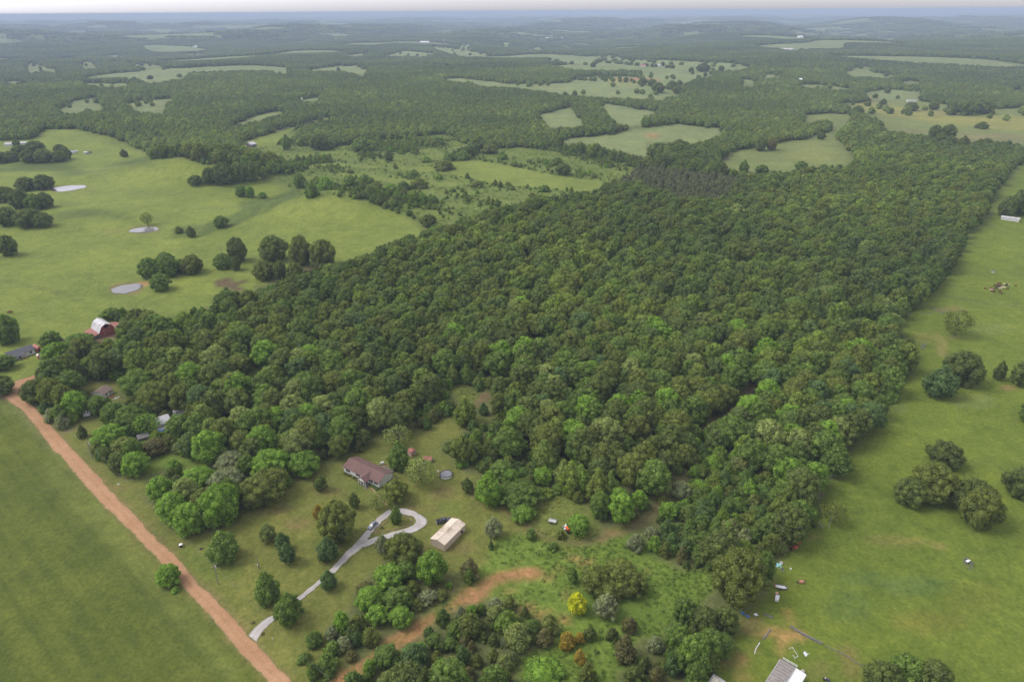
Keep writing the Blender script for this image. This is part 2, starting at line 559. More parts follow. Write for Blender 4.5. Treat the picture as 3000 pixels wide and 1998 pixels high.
for pl in [
    PL(3, (258, 1090), (330, 1050), (500, 1010), (690, 980), (850, 960), (900, 930), (960, 920), (1040, 900), (1000, 830), (820, 852), (830, 800), (1000, 780), (1160, 790), (1180, 830), (1060, 930), (1060, 970), (1130, 1010), (1200, 1080), (1205, 1120), (1100, 1150), (900, 1160), (750, 1192), (600, 1192), (500, 1205), (300, 1172)),
    PL(3, (970, 712), (1200, 712), (1500, 692), (1650, 700), (1900, 730), (2000, 760), (2150, 750), (2600, 745), (2600, 1010), (2354, 1000), (2100, 960), (2000, 1000), (1880, 1000), (1700, 940), (1600, 930), (1400, 900), (1340, 820), (1250, 780), (1160, 760), (1120, 720)),
]:
    op(pl, (.150, .180, .060))
op(PL(3, (1120, 712), (1210, 712), (1500, 740), (1900, 802), (2354, 800), (2600, 800), (2600, 905), (2354, 905), (1900, 868), (1500, 815), (1250, 760)), (.215, .215, .062))
# right hand pasture
op(PL(3, (2354, 1110), (2250, 1185), (2150, 1355), (2080, 1495), (2058, 1568), 6, (1985, 0), (1945, 130), (1850, 305), (1750, 425), (1600, 565), (1540, 645), (1500, 720), (1620, 800), (1622, 900),
      (1600, 985), (1500, 1085), (1470, 1155), (1380, 1295), (1300, 1425), (1200, 1515), 9, (1150, 0), (1130, 135), (1000, 195), (970, 305), (900, 485), (800, 525), (720, 685), (640, 755), (640, 885), (570, 965), (500, 1075),
      (380, 1115), (370, 1235), (330, 1305), (200, 1445), (100, 1700), (700, 2500), (3400, 2500), (3400, 0), 6, (3400, 0), 3, (3000, 1100)), C_RIGHT, 0, .5)
# hay field left of the road
op(PL(4, (-900, 1150), (0, 1190), (60, 1222), (380, 1568), 7, (410, 0), (540, 160), (700, 340), (940, 570), (1130, 770), (1290, 940), (1430, 1090), (1600, 1300), (1850, 1568), (2700, 2500), (-1500, 2500), (-1500, 0)), C_HAY, 1, 0)
# verge and mown yard
op(PL(7, (380, 0), (530, 0), (700, 170), (950, 430), (1220, 700), (1560, 1060), (1770, 1300), (2010, 1568), (2700, 2400), 8, (400, 2200), (-60, 1568), (60, 1440), (-40, 1330), (-60, 1150), (40, 1060), (110, 1000), (110, 920), (240, 790), (300, 700),
      (520, 800), (700, 830), (800, 800), (860, 900), (1000, 720), (1060, 590), (1180, 545), (1400, 590), (1500, 610), (1620, 622), (1800, 575), (1990, 500), (2110, 440), (2210, 290), (2370, 160), (2354, 130), (2200, 255), (2100, 420), (1990, 448), (1900, 480), (1800, 560), (1620, 612),
      (1500, 582), (1400, 562), (1280, 492), (1180, 450), (1130, 380), (1010, 330), (925, 285), (950, 135), (820, 145), (800, 60), (720, 0), 5, (690, 1568), (700, 1480), (830, 1440), (842, 1380), (790, 1292), (680, 1300),
      (580, 1402), (500, 1422), (300, 1432), (200, 1442), (140, 1568), 8, (0, 0), 7, (2354, 35), (2150, 110), (2000, 185), (1900, 300), (1690, 372), (1660, 470), (1480, 522), (1290, 572), (1130, 470), (1000, 300), (1020, 180), (860, 160), (720, 62), (600, 0), 4, (620, 1450), (700, 1380), (700, 1310), (560, 1340),
      (420, 1385), (300, 1230), (270, 1190), (150, 1150), (130, 1110), (220, 1040), (300, 1200), (380, 1350), (430, 1440), (540, 1568)), C_YARD, 0, .4)
op(PL(7, (980, 0), (1230, 0), (1500, 60), (1240, 100), (1190, 60), (1030, 150)), C_MEAD, 0, .4)
op(PL(4, (490, 1092), (640, 1062), (830, 1050), (850, 1100), (830, 1160), (880, 1205), (800, 1205), (700, 1180), (600, 1130), (520, 1130)), C_YARD)
op(PL(4, (1690, 970), (1830, 970), (1850, 1010), (1690, 1042)), C_MEAD)
op(PL(4, (1650, 1262), (1800, 1180), (1780, 1240), (1680, 1332)), C_MEAD)
# weedy meadow below the yard
op(PL(8, (860, 900), (1000, 720), (1060, 590), (1180, 545), (1400, 590), (1620, 624), (1900, 565), (2000, 535), (2080, 565), (2150, 705), (2300, 785), (2354, 800), 9, (210, 785), (225, 900), (150, 1000), (0, 1180), 8, (2300, 1120),
      (2200, 1260), (2080, 1250), (2000, 1340), (2060, 1450), (1900, 1480), (1960, 1700), (1500, 1700), (1200, 1640), (1230, 1400), (1480, 1300), (1500, 1180), (1400, 1110), (1300, 1130), (1200, 1000), (1000, 980), (880, 1010), (760, 1060), (660, 1100), (560, 1190), (440, 1290), (330, 1345), (220, 1420), (100, 1500), (-40, 1640), (-300, 1900), (-360, 1850), (0, 1510), (200, 1390), (320, 1290),
      (480, 1190), (640, 1085), (760, 1000)), C_MEAD, 0, 1)
op(PL(8, (1380, 330), (1460, 240), (1560, 280), (1700, 350), (1800, 400), (1760, 560), (1620, 610), (1400, 560), (1300, 490)), (.17, .19, .05), 0, 1)
op(PL(4, (-220, 1110), (-60, 1150), (40, 1190), (150, 1260), (250, 1380), (380, 1560), 7, (410, 0), (540, 160), (700, 340), (940, 570), (1130, 770), (1290, 940), (1430, 1090), (1600, 1300), (1850, 1568), (2120, 1860), (2270, 1860), (2015, 1568),
      (1790, 1310), (1700, 1230), (1560, 1060), (1400, 920), (1220, 700), (1100, 600), (950, 430), (800, 280), (700, 165), (545, 0), 4, (530, 1560), (400, 1412), (300, 1305), (215, 1215), (135, 1160), (225, 1040), (60, 1075), (-220, 1060)), (.2, .15, .07))
op([P(8, x, y - 16) for x, y in [(1990, 500), (2110, 432), (2205, 300), (2290, 205), (2380, 120)]] + [P(8, x, y + 20) for x, y in [(2380, 160), (2300, 235), (2220, 335), (2130, 455), (2000, 520)]], (.155, .14, .06))
op(PL(8, (520, 800), (700, 835), (800, 805), (865, 905), (760, 1000), (640, 1085), (480, 1190), (400, 1230), (470, 1120), (560, 1060), (700, 960), (720, 890)), (.135, .145, .05), 0, .5)
# openings along the trails in the wood
op(PL(6, (90, 1375), (230, 1290), (330, 1215), (420, 1175), (470, 1075), (515, 1085), (450, 1205), (370, 1270), (250, 1325), (120, 1405)), (.14, .105, .055))
op(PL(5, (980, 1135), (1060, 1150), (1000, 1205), (920, 1245), (850, 1278), (835, 1240), (900, 1220)), (.16, .12, .06))
op(PL(5, (740, 1110), (860, 1090), (960, 1160), (900, 1220), (820, 1240)), (.15, .17, .045), 0, 1)
op(PL(5, (870, 1330), (990, 1290), (1060, 1310), (960, 1350)), (.17, .18, .05), 0, 1)
op(PL(4, (500, 945), (560, 905), (590, 920), (530, 955)), C_DIRT)
op(PL(4, (640, 775), (840, 700), (850, 735), (700, 800)), (.20, .125, .09))

PAINT = []         # colour only: bare soil, worn grass, tracks, painted hill shading
def pt(poly, c, a=1.0):
    PAINT.append((poly, c, a))
def ell(tile, x, y, rx, ry, n=14):
    return [P(tile, x + rx * math.cos(6.2832 * k / n), y + ry * math.sin(6.2832 * k / n)) for k in range(n)]
def strip(tile, pts, w):
    up = [P(tile, x, y - w) for x, y in pts]
    dn = [P(tile, x, y + w) for x, y in pts]
    return up + dn[::-1]
pt(PL(8, (-60, 1545), (200, 1380), (320, 1280), (480, 1180), (640, 1075), (680, 1095), (570, 1200), (450, 1297), (340, 1352), (225, 1430), (105, 1510), (-40, 1645), (-300, 1870), (-350, 1810)), C_TRACK)
pt(PL(8, (740, 1035), (770, 1000), (870, 930), (1050, 830), (1180, 788), (1300, 785), (1400, 795), (1350, 850), (1260, 850), (1130, 870), (1040, 930), (990, 990), (900, 1020), (760, 1065)), C_TRACK)
pt(PL(8, (640, 1085), (745, 1030), (760, 1062), (660, 1105)), C_TRACK, .7)
for x, y, rx, ry in ((1620, 710, 60, 25), (1690, 740, 50, 25), (1320, 820, 80, 20), (1440, 840, 40, 18), (1290, 1050, 60, 30), (1410, 1080, 40, 20), (1530, 1140, 50, 40), (1350, 1095, 40, 25), (1860, 545, 60, 14), (1800, 585, 40, 12),
                     (560, 1245, 25, 12), (1560, 655, 30, 12), (1150, 940, 60, 15), (1500, 780, 40, 15), (2115, 820, 15, 25), (1545, 960, 20, 30)):
    pt(ell(8, x, y, rx, ry), C_TRACK, .6)
pt(strip(8, [(1500, 610), (1650, 615), (1800, 585), (1900, 540), (2020, 490), (2120, 430), (2200, 330), (2290, 220), (2354, 150)], 22), (.165, .135, .06), .75)
pt(strip(8, [(1190, 450), (1300, 510), (1420, 580), (1500, 610)], 26), (.14, .12, .05), .7)
pt(strip(8, [(820, 140), (900, 270), (1000, 325), (1130, 385), (1170, 440)], 10), (.20, .115, .07), .7)
for t, x, y, rx, ry in ((8, 640, 480, 30, 12), (8, 700, 260, 80, 50), (8, 500, 360, 60, 40), (8, 640, 380, 60, 25), (7, 2060, 480, 120, 40), (8, 700, 630, 50, 60), (8, 830, 640, 90, 40), (7, 2250, 220, 90, 60), (8, 540, 660, 50, 40), (7, 1900, 380, 120, 40), (8, 740, 930, 90, 30), (8, 600, 1000, 100, 25)):
    pt(ell(t, x, y, rx, ry), (.165, .115, .06), .5)
for t, x, y, rx, ry in ((8, 520, 330, 50, 20), (8, 740, 370, 90, 40), (7, 2230, 570, 60, 90), (7, 2260, 190, 80, 40), (8, 120, 220, 60, 60), (7, 1500, 800, 200, 60), (7, 1400, 700, 160, 90)):
    pt(ell(t, x, y, rx, ry), (.125, .165, .035), .55)
for t, x, y, rx, ry in ((7, 830, 225, 35, 10), (7, 1265, 625, 40, 14), (7, 1215, 690, 14, 8), (7, 1510, 898, 12, 6), (7, 1380, 648, 14, 10), (7, 1745, 1158, 22, 12), (7, 1815, 1235, 30, 12), (7, 900, 620, 25, 14)):
    pt(ell(t, x, y, rx, ry), (.22, .13, .075), .7)
pt(PL(4, (1480, 370), (1560, 350), (1640, 372), (1720, 358), (1700, 380), (1640, 395), (1690, 430), (1620, 455), (1590, 425), (1500, 415)), C_BROWN, .9)
pt(ell(4, 1770, 405, 30, 10), C_BROWN, .6)
pt(ell(4, 2110, 290, 60, 14), (.12, .07, .055), .8)
pt(ell(4, 985, 388, 42, 16), (.42, .21, .12), .85)
pt(strip(4, [(0, 362), (150, 395), (300, 425), (450, 465), (560, 510)], 8), (.095, .115, .035), .8)
pt(strip(4, [(880, 205), (840, 290), (800, 350)], 10), (.12, .15, .04), .5)
pt(strip(1, [(820, 1290), (950, 1320), (1040, 1400), (1080, 1520)], 8), (.115, .145, .042), .7)
pt(ell(4, 790, 28, 90, 10), (.19, .16, .065), .6)
pt(ell(1, 470, 1298, 118, 22), (.17, .12, .07), .7)
pt(ell(4, 875, 423, 122, 46), (.19, .14, .075), .7)
pt(ell(4, 995, 18, 112, 30), (.17, .13, .07), .6)
pt(ell(2, 2145, 937, 55, 12), (.30, .14, .085), .95)
pt(PL(2, (1870, 540), (2100, 540), (2200, 552), (2190, 560), (2000, 556), (1880, 552)), (.30, .15, .09), .8)
pt(PL(2, (1790, 545), (1900, 545), (2060, 560), (2050, 580), (1850, 570)), (.27, .24, .07), .7)
pt(PL(3, (1290, 700), (1360, 698), (1360, 714), (1290, 714)), (.27, .15, .12), .7)
pt(ell(3, 1160, 743, 40, 6), (.22, .14, .11), .8)
pt(PL(3, (1640, 755), (1800, 775), (1900, 798), (1880, 806), (1760, 785), (1650, 765)), (.32, .24, .13), .6)
pt(PL(3, (1500, 885), (1660, 895), (1680, 930), (1600, 935)), (.18, .13, .08), .5)
pt(PL(3, (1900, 920), (2354, 930), (2354, 1000), (2100, 960), (2000, 990), (1900, 990)), (.20, .155, .09), .5)
pt(PL(3, (0, 490), (420, 497), (420, 525), (200, 515), (0, 503)), (.24, .20, .14), .7)
pt(ell(3, 290, 1100, 45, 12), (.12, .08, .065), .8)
pt(PL(3, (700, 1050), (1000, 1040), (1050, 1100), (800, 1120)), (.20, .20, .06), .4)
# right pasture: worn and yellow patches, mower and vehicle tracks
for t, x, y, rx, ry, c, a in ((6, 1830, 570, 120, 22, (.24, .185, .09), .6), (6, 1790, 830, 40, 70, (.27, .22, .08), .7), (6, 1700, 760, 120, 40, (.22, .2, .06), .5), (6, 2250, 1110, 70, 20, (.26, .16, .09), .7),
                              (6, 1860, 760, 60, 10, (.2, .14, .08), .6), (9, 1450, 590, 220, 40, (.23, .2, .06), .6), (9, 1745, 625, 60, 20, (.26, .17, .09), .5), (9, 900, 560, 60, 20, (.2, .17, .07), .5),
                              (9, 1700, 1150, 260, 80, (.19, .175, .04), .5), (9, 2000, 1000, 200, 120, (.15, .155, .032), .4), (9, 1250, 850, 160, 60, (.10, .15, .045), .5), (9, 1600, 900, 260, 70, (.11, .16, .05), .5),
                              (9, 1150, 1050, 160, 120, (.10, .145, .04), .5), (9, 1150, 1430, 70, 130, (.28, .18, .09), .35), (9, 940, 1490, 90, 80, (.17, .14, .06), .4), (9, 480, 1180, 100, 70, (.16, .105, .06), .6),
                              (9, 350, 1430, 110, 80, (.15, .12, .055), .5), (6, 1500, 1250, 60, 40, (.13, .16, .05), .4), (6, 2000, 1200, 160, 60, (.17, .2, .07), .4), (6, 2100, 700, 200, 40, (.16, .19, .07), .3)):
    pt(ell(t, x, y, rx, ry), c, a)
for t, pts, w, c, a in ((6, [(1600, 990), (1540, 1080), (1480, 1200), (1400, 1340), (1300, 1460), (1230, 1540)], 12, (.085, .105, .028), .6), (6, [(1650, 990), (1580, 1090), (1520, 1210), (1440, 1350), (1330, 1480)], 8, (.085, .105, .028), .5),
                        (9, [(1500, 90), (1400, 200), (1300, 300), (1200, 420), (1150, 480)], 9, (.09, .115, .03), .6), (9, [(1150, 500), (1100, 580), (1020, 680), (960, 790)], 26, (.10, .125, .03), .55),
                        (9, [(880, 820), (930, 940), (1010, 1090), (1090, 1250), (1180, 1380)], 12, (.095, .135, .034), .55), (9, [(700, 720), (800, 770), (880, 810)], 7, (.2, .19, .07), .5),
                        (9, [(1180, 150), (1170, 330), (1165, 480)], 5, (.10, .12, .035), .5), (9, [(980, 1310), (1040, 1340), (1100, 1375), (1150, 1400)], 8, (.30, .19, .10), .7),
                        (6, [(1600, 440), (1800, 470), (2050, 520), (2354, 540)], 8, (.115, .14, .05), .5), (9, [(1950, 30), (2150, 60), (2354, 130)], 8, (.11, .13, .04), .5)):
    pt(strip(t, pts, w), c, a)
for t, x, y, rx, ry, a in ((9, 650, 1230, 70, 35, .8), (9, 760, 1260, 80, 28, .85), (9, 700, 1300, 40, 20, .7), (9, 735, 1090, 30, 12, .8), (9, 715, 1130, 18, 16, .8), (9, 755, 1170, 30, 12, .7), (9, 560, 1230, 40, 22, .6), (9, 430, 1430, 30, 40, .6), (9, 400, 1540, 80, 24, .6), (9, 500, 1350, 20, 14, .6), (9, 670, 1350, 30, 30, .6)):
    pt(ell(t, x, y, rx, ry), (.45, .25, .115), min(1, a * 1.1))
# hollows between the pasture hills: shade of the folds painted into the grass colour
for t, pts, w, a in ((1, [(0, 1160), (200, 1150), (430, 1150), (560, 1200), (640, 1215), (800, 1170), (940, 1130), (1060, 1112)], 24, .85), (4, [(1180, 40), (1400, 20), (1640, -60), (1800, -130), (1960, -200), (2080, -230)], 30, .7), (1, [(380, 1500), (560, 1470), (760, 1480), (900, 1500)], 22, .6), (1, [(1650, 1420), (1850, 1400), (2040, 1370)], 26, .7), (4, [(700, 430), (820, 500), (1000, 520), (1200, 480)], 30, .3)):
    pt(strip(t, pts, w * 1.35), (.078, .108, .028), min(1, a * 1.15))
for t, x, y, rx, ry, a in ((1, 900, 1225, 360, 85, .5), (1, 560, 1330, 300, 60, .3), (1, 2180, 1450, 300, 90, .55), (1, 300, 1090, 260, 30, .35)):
    pt(ell(t, x, y, rx, ry), (.19, .225, .052), a)  # hill fronts painted lighter, as if lit, so the slopes read as relief
# hay field: paler belts
for t, pts, w, c, a in ((7, [(330, 40), (560, 300), (780, 540), (980, 760), (1130, 960), (1300, 1180), (1480, 1390), (1660, 1600)], 130, (.130, .155, .040), .6), (7, [(200, 0), (420, 300), (640, 560), (800, 760), (960, 980), (1130, 1200), (1300, 1420), (1430, 1600)], 110, (.108, .130, .030), .45), (7, [(560, 200), (700, 350), (930, 575), (1130, 780), (1280, 950), (1420, 1100), (1600, 1310), (1830, 1568)], 14, (.085, .13, .03), .5),
                        (4, [(0, 1210), (120, 1290), (250, 1440), (330, 1560)], 30, (.145, .175, .052), .5), (7, [(880, 620), (960, 660), (1010, 740)], 16, (.2, .16, .06), .4)):
    pt(strip(t, pts, w), c, a)
# road verge wear
pt(strip(7, [(700, 170), (950, 430), (1220, 700), (1400, 915), (1560, 1055)], 16), (.17, .13, .06), .5)
pt(strip(4, [(190, 1200), (230, 1195), (275, 1185)], 7), (.22, .165, .11), .8)
pt(strip(4, [(415, 1422), (470, 1405), (525, 1385), (575, 1365)], 8), (.24, .18, .13), .8)
pt(ell(8, 235, 310, 45, 12), (.2, .13, .09), .0)

# ------------------------------------------------------------------ terrain mesh
def lines(dense0, dense1, step, growth, far_lo, far_hi):
    a = list(np.arange(dense0, dense1, step))
    s = step
    while a[-1] < far_hi:
        s *= growth
        a.append(a[-1] + s)
    s = step
    lo = [a[0]]
    while lo[-1] > far_lo:
        s *= growth
        lo.append(lo[-1] - s)
    return np.array(lo[:0:-1] + a)
gxs = lines(-330, 340, 1.45, 1.06, -70000, 70000)
gys = lines(112, 360, 1.45, 1.0135, -400, 75000)
gys = gys[(gys > -400)]
XX, YY = np.meshgrid(gxs, gys)
ZZ = h(XX, YY)
nx, ny = len(gxs), len(gys)
rng = np.random.default_rng(3)
front = (YY > 90) & (np.abs(XX) < YY * 1.6 + 80)
PX, PY = project(XX, YY, ZZ)
# a little wander on every outline so that nothing is ruled
wx = 4 * np.sin(XX * .31 + 2 * np.sin(YY * .17)) + 3 * np.sin(YY * .53 + XX * .11)
wy = 3 * np.sin(YY * .37 + 2 * np.sin(XX * .23)) + 2 * np.sin(XX * .71)
scale_px = np.clip(260.0 / np.hypot(XX, YY), 0, 1)
PXw, PYw = PX + wx * scale_px, PY + wy * scale_px
COL = np.zeros((ny, nx, 3))
COL[:] = C_FLOOR
MSK = np.zeros((ny, nx, 3))
dist = np.hypot(XX, YY)
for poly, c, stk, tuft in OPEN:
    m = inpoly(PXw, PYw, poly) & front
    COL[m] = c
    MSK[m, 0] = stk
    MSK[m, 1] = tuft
def blur(A, k):
    for _ in range(k):
        B = A.copy()
        B[1:-1] = (A[:-2] + 2 * A[1:-1] + A[2:]) / 4
        A = B.copy()
        A[:, 1:-1] = (B[:, :-2] + 2 * B[:, 1:-1] + B[:, 2:]) / 4
    return A
COL = blur(COL, 1)
nz = .5 + .25 * np.sin(XX * .9 + 3 * np.sin(YY * .35)) + .25 * np.sin(YY * 1.1 + 2.5 * np.sin(XX * .43))
ALPHA = np.zeros((ny, nx))
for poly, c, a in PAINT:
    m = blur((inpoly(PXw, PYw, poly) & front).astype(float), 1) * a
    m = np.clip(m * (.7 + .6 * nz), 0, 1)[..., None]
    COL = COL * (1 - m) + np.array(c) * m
# beyond the last trees that are built one by one the canopy colour is the ground's
farw = sstep(14000, 17000, dist)[..., None]
def clearing(x, y):
    v = np.sin(x * .0049 + 1.7 * np.sin(y * .0023 + 1)) + np.sin(y * .0061 + 1.5 * np.sin(x * .0031)) + .6 * np.sin(x * .0113 + y * .007)
    d = np.hypot(x, y)
    return (v > 1.02 - .25 * sstep(4000, 8000, d)) & (d > 2200)
_cl = clearing(XX, YY)
COL[_cl] = np.array(C_FAR) * .92
isfloor = (np.abs(COL - np.array(C_FLOOR)).sum(-1) < .02)[..., None]
COL = np.where(isfloor, COL * (1 - farw) + np.array((.085, .115, .045)) * farw, COL)

t = NT('ground_cover')
at = t.new('ShaderNodeAttribute', attribute_name='cover')
am = t.new('ShaderNodeAttribute', attribute_name='texture_mask')
sep = t.new('ShaderNodeSeparateColor')
t.l.new(am.outputs['Color'], sep.inputs[0])
pos = t.new('ShaderNodeNewGeometry').outputs['Position']
base = at.outputs['Color']
big = t.noise(pos, .018, 4, .6)
base = t.mix(1.0, base, t.ramp(big, [(.3, (.82, .85, .85)), (.7, (1.17, 1.14, 1.08))]), 'MULTIPLY')
midn = t.noise(pos, .11, 4, .62, .6)
base = t.mix(1.0, base, t.ramp(midn, [(.28, (.80, .84, .80)), (.72, (1.2, 1.15, 1.15))]), 'MULTIPLY')
spots = t.noise(pos, .32, 4, .66, .4)
base = t.mix(1.0, base, t.ramp(spots, [(.3, (.88, .90, .87)), (.7, (1.12, 1.10, 1.10))]), 'MULTIPLY')
fine = t.noise(pos, .75, 5, .7)
base = t.mix(1.0, base, t.ramp(fine, [(.3, (.72, .76, .7)), (.7, (1.28, 1.24, 1.25))]), 'MULTIPLY')
# dead stalks and bare crumbs
sp = t.noise(pos, 1.7, 3, .6)
base = t.mix(t.rng(sp, .60, .78, 0, .4), base, (.21, .155, .08, 1))
wd = t.noise(pos, .9, 4, .7, .8)
base = t.mix(t.rng(wd, .60, .70, 0, .45), base, t.mix(1.0, base, (.58, .74, .55, 1), 'MULTIPLY'))
# swaths of the hay field, along the road
mp = t.new('ShaderNodeMapping')
_ra, _rb = G(*P(7, 1430, 1090)), G(*P(7, 540, 160))
mp.inputs['Rotation'].default_value = (0, 0, math.pi / 2 - math.atan2(_rb.y - _ra.y, _rb.x - _ra.x))      # road direction becomes +Y
t.l.new(pos, mp.inputs[0])
mp2 = t.new('ShaderNodeMapping')
mp2.inputs['Scale'].default_value = (1.0, .04, 1.0)
t.l.new(mp.outputs[0], mp2.inputs[0])
swath = t.noise(mp2.outputs[0], .16, 3, .55)
sw = t.ramp(swath, [(.35, (.84, .87, .85)), (.65, (1.16, 1.12, 1.08))])
base = t.mix(sep.outputs[0], base, t.mix(1.0, base, sw, 'MULTIPLY'))
# coarse tussocks
tus = t.noise(pos, .33, 4, .7, 1.2)
base = t.mix(t.math('MULTIPLY', sep.outputs[1], t.rng(tus, .40, .66, .75, 0)), base, t.mix(1.0, base, (.60, .72, .55, 1), 'MULTIPLY'))
base = t.mix(t.math('MULTIPLY', sep.outputs[1], t.rng(tus, .56, .72, 0, .45)), base, t.mix(1.0, base, (1.35, 1.25, 1.2, 1), 'MULTIPLY'))
bs = t.new('ShaderNodeBsdfPrincipled')
t.l.new(base, bs.inputs['Base Color'])
bs.inputs['Roughness'].default_value = .95
bs.inputs['Specular IOR Level'].default_value = .08
bmp = t.new('ShaderNodeBump')
bmp.inputs['Strength'].default_value = .55
bmp.inputs['Distance'].default_value = .6
t.l.new(t.math('ADD', fine, t.math('MULTIPLY', tus, .8)), bmp.inputs['Height'])
t.l.new(bmp.outputs[0], bs.inputs['Normal'])
t.l.new(bs.outputs[0], t.out.inputs[0])
M_ground = t.m
idx = np.arange(nx * ny).reshape(ny, nx)
quads = np.stack([idx[:-1, :-1], idx[:-1, 1:], idx[1:, 1:], idx[1:, :-1]], -1).reshape(-1, 4)
me = np_mesh('ground', np.stack([XX, YY, ZZ], -1).reshape(-1, 3), quads=quads, mat=M_ground)
me.polygons.foreach_set('use_smooth', np.ones(len(me.polygons), bool))
ca = me.color_attributes.new('cover', 'FLOAT_COLOR', 'POINT')
ca.data.foreach_set('color', np.concatenate([COL.reshape(-1, 3), np.ones((nx * ny, 1))], 1).astype(np.float32).ravel())
ca = me.color_attributes.new('texture_mask', 'FLOAT_COLOR', 'POINT')
ca.data.foreach_set('color', np.concatenate([MSK.reshape(-1, 3), np.ones((nx * ny, 1))], 1).astype(np.float32).ravel())
ground = bpy.data.objects.new('ground', me)
col.objects.link(ground)
tag(ground, 'rolling farmland of pasture, hay field and wood floor', 'ground', kind='structure')

# ------------------------------------------------------------------ roads
def mat_track(name, c, c2, speck, sc=.5, verge=(.15, .15, .055)):
    t = NT(name)
    pos = t.new('ShaderNodeNewGeometry').outputs['Position']
    n1 = t.noise(pos, sc * .25, 4, .6)
    cc = t.ramp(n1, [(.3, c), (.7, c2)])
    n2 = t.noise(pos, sc * 2.2, 5, .7)
    cc = t.mix(1.0, cc, t.ramp(n2, [(.3, (.86,) * 3), (.7, (1.14,) * 3)]), 'MULTIPLY')
    n3 = t.noise(pos, sc * 1.1, 4, .7, 1.0)
    cc = t.mix(t.rng(n3, .58, .74, 0, .45), cc, c4(speck))
    uv = t.new('ShaderNodeUVMap').outputs[0]
    sx = t.new('ShaderNodeSeparateXYZ')
    t.l.new(uv, sx.inputs[0])
    wv = t.math('ABSOLUTE', t.math('SUBTRACT', t.math('ABSOLUTE', t.math('SUBTRACT', sx.outputs[0], .5)), .2))
    cc = t.mix(t.rng(wv, .0, .12, .32, 0), cc, t.mix(1.0, cc, (1.18, 1.16, 1.14, 1), 'MULTIPLY'))
    # grass creeping in along ragged edges, thin soil between the wheel tracks
    dc = t.math('ABSOLUTE', t.math('SUBTRACT', sx.outputs[0], .5))
    ed = t.math('ADD', dc, t.math('MULTIPLY', t.math('SUBTRACT', t.noise(pos, .55, 4, .7), .5), .30))
    cc = t.mix(t.rng(ed, .40, .48, 0, .9), cc, c4(verge))
    cc = t.mix(t.math('MULTIPLY', t.rng(dc, .03, .10, .45, 0), t.rng(t.noise(pos, .3, 3), .45, .6, 0, 1)), cc, t.mix(1.0, cc, (.80, .80, .74, 1), 'MULTIPLY'))
    b = t.new('ShaderNodeBsdfPrincipled')
    t.l.new(cc, b.inputs['Base Color'])
    b.inputs['Roughness'].default_value = .95
    b.inputs['Specular IOR Level'].default_value = .1
    bm = t.new('ShaderNodeBump')
    bm.inputs['Strength'].default_value = .4
    bm.inputs['Distance'].default_value = .15
    t.l.new(n2, bm.inputs['Height'])
    t.l.new(bm.outputs[0], b.inputs['Normal'])
    t.l.new(b.outputs[0], t.out.inputs[0])
    return t.m
M_road = mat_track('red_dirt_road', (.325, .182, .094), (.40, .238, .132), (.27, .16, .092))
M_gravel = mat_track('pale_gravel', (.36, .33, .31), (.48, .45, .43), (.30, .25, .20), .9)
M_path = mat_track('dirt_path', (.30, .19, .11), (.38, .25, .16), (.25, .16, .10), .9)

def resample(pts, n):
    pts = np.array([(p[0], p[1]) for p in pts])
    d = np.concatenate([[0], np.cumsum(np.hypot(*np.diff(pts, axis=0).T))])
    s = np.linspace(0, d[-1], n)
    return np.stack([np.interp(s, d, pts[:, 0]), np.interp(s, d, pts[:, 1])], 1), d[-1]

def ribbon(name, left, right, mat, lift, seed=0, wob=.18, m=9, label='', cat='road', smooth=3):
    L, ln = resample([G(*p) for p in left], 400)
    Rr, _ = resample([G(*p) for p in right], 400)
    n = max(30, int(ln / 1.0))
    L, _ = resample(L, n)
    Rr, _ = resample(Rr, n)
    for _ in range(smooth):
        for A in (L, Rr):
            A[1:-1] = (A[:-2] + 2 * A[1:-1] + A[2:]) / 4
    rg = np.random.default_rng(seed)
    def nzz():
        a = rg.normal(size=n)
        return (.25 * a + .5 * np.convolve(a, np.hanning(9) / 2.2, 'same')) * wob
    ac = Rr - L
    wdt = np.hypot(*ac.T)[:, None]
    un = ac / wdt
    L = L + un * nzz()[:, None]
    Rr = Rr - un * nzz()[:, None]
    vs, uv = [], []
    for i in range(n):
        for k in range(m):
            f = k / (m - 1)
            p = L[i] * (1 - f) + Rr[i] * f
            vs.append((p[0], p[1], hz(p[0], p[1]) + lift + .06 * math.sin(math.pi * f)))
            uv.append((f, i / 10))
    fs = [(i * m + k, i * m + k + 1, (i + 1) * m + k + 1, (i + 1) * m + k) for i in range(n - 1) for k in range(m - 1)]
    me = np_mesh(name, vs, quads=fs, mat=mat)
    ul = me.uv_layers.new(name='UVMap')
    li = np.zeros(len(me.loops), np.int32)
    me.loops.foreach_get('vertex_index', li)
    ul.data.foreach_set('uv', np.array(uv, np.float32)[li].ravel())
    me.polygons.foreach_set('use_smooth', np.ones(len(me.polygons), bool))
    o = bpy.data.objects.new(name, me)
    col.objects.link(o)
    return tag(o, label, cat, kind='structure')

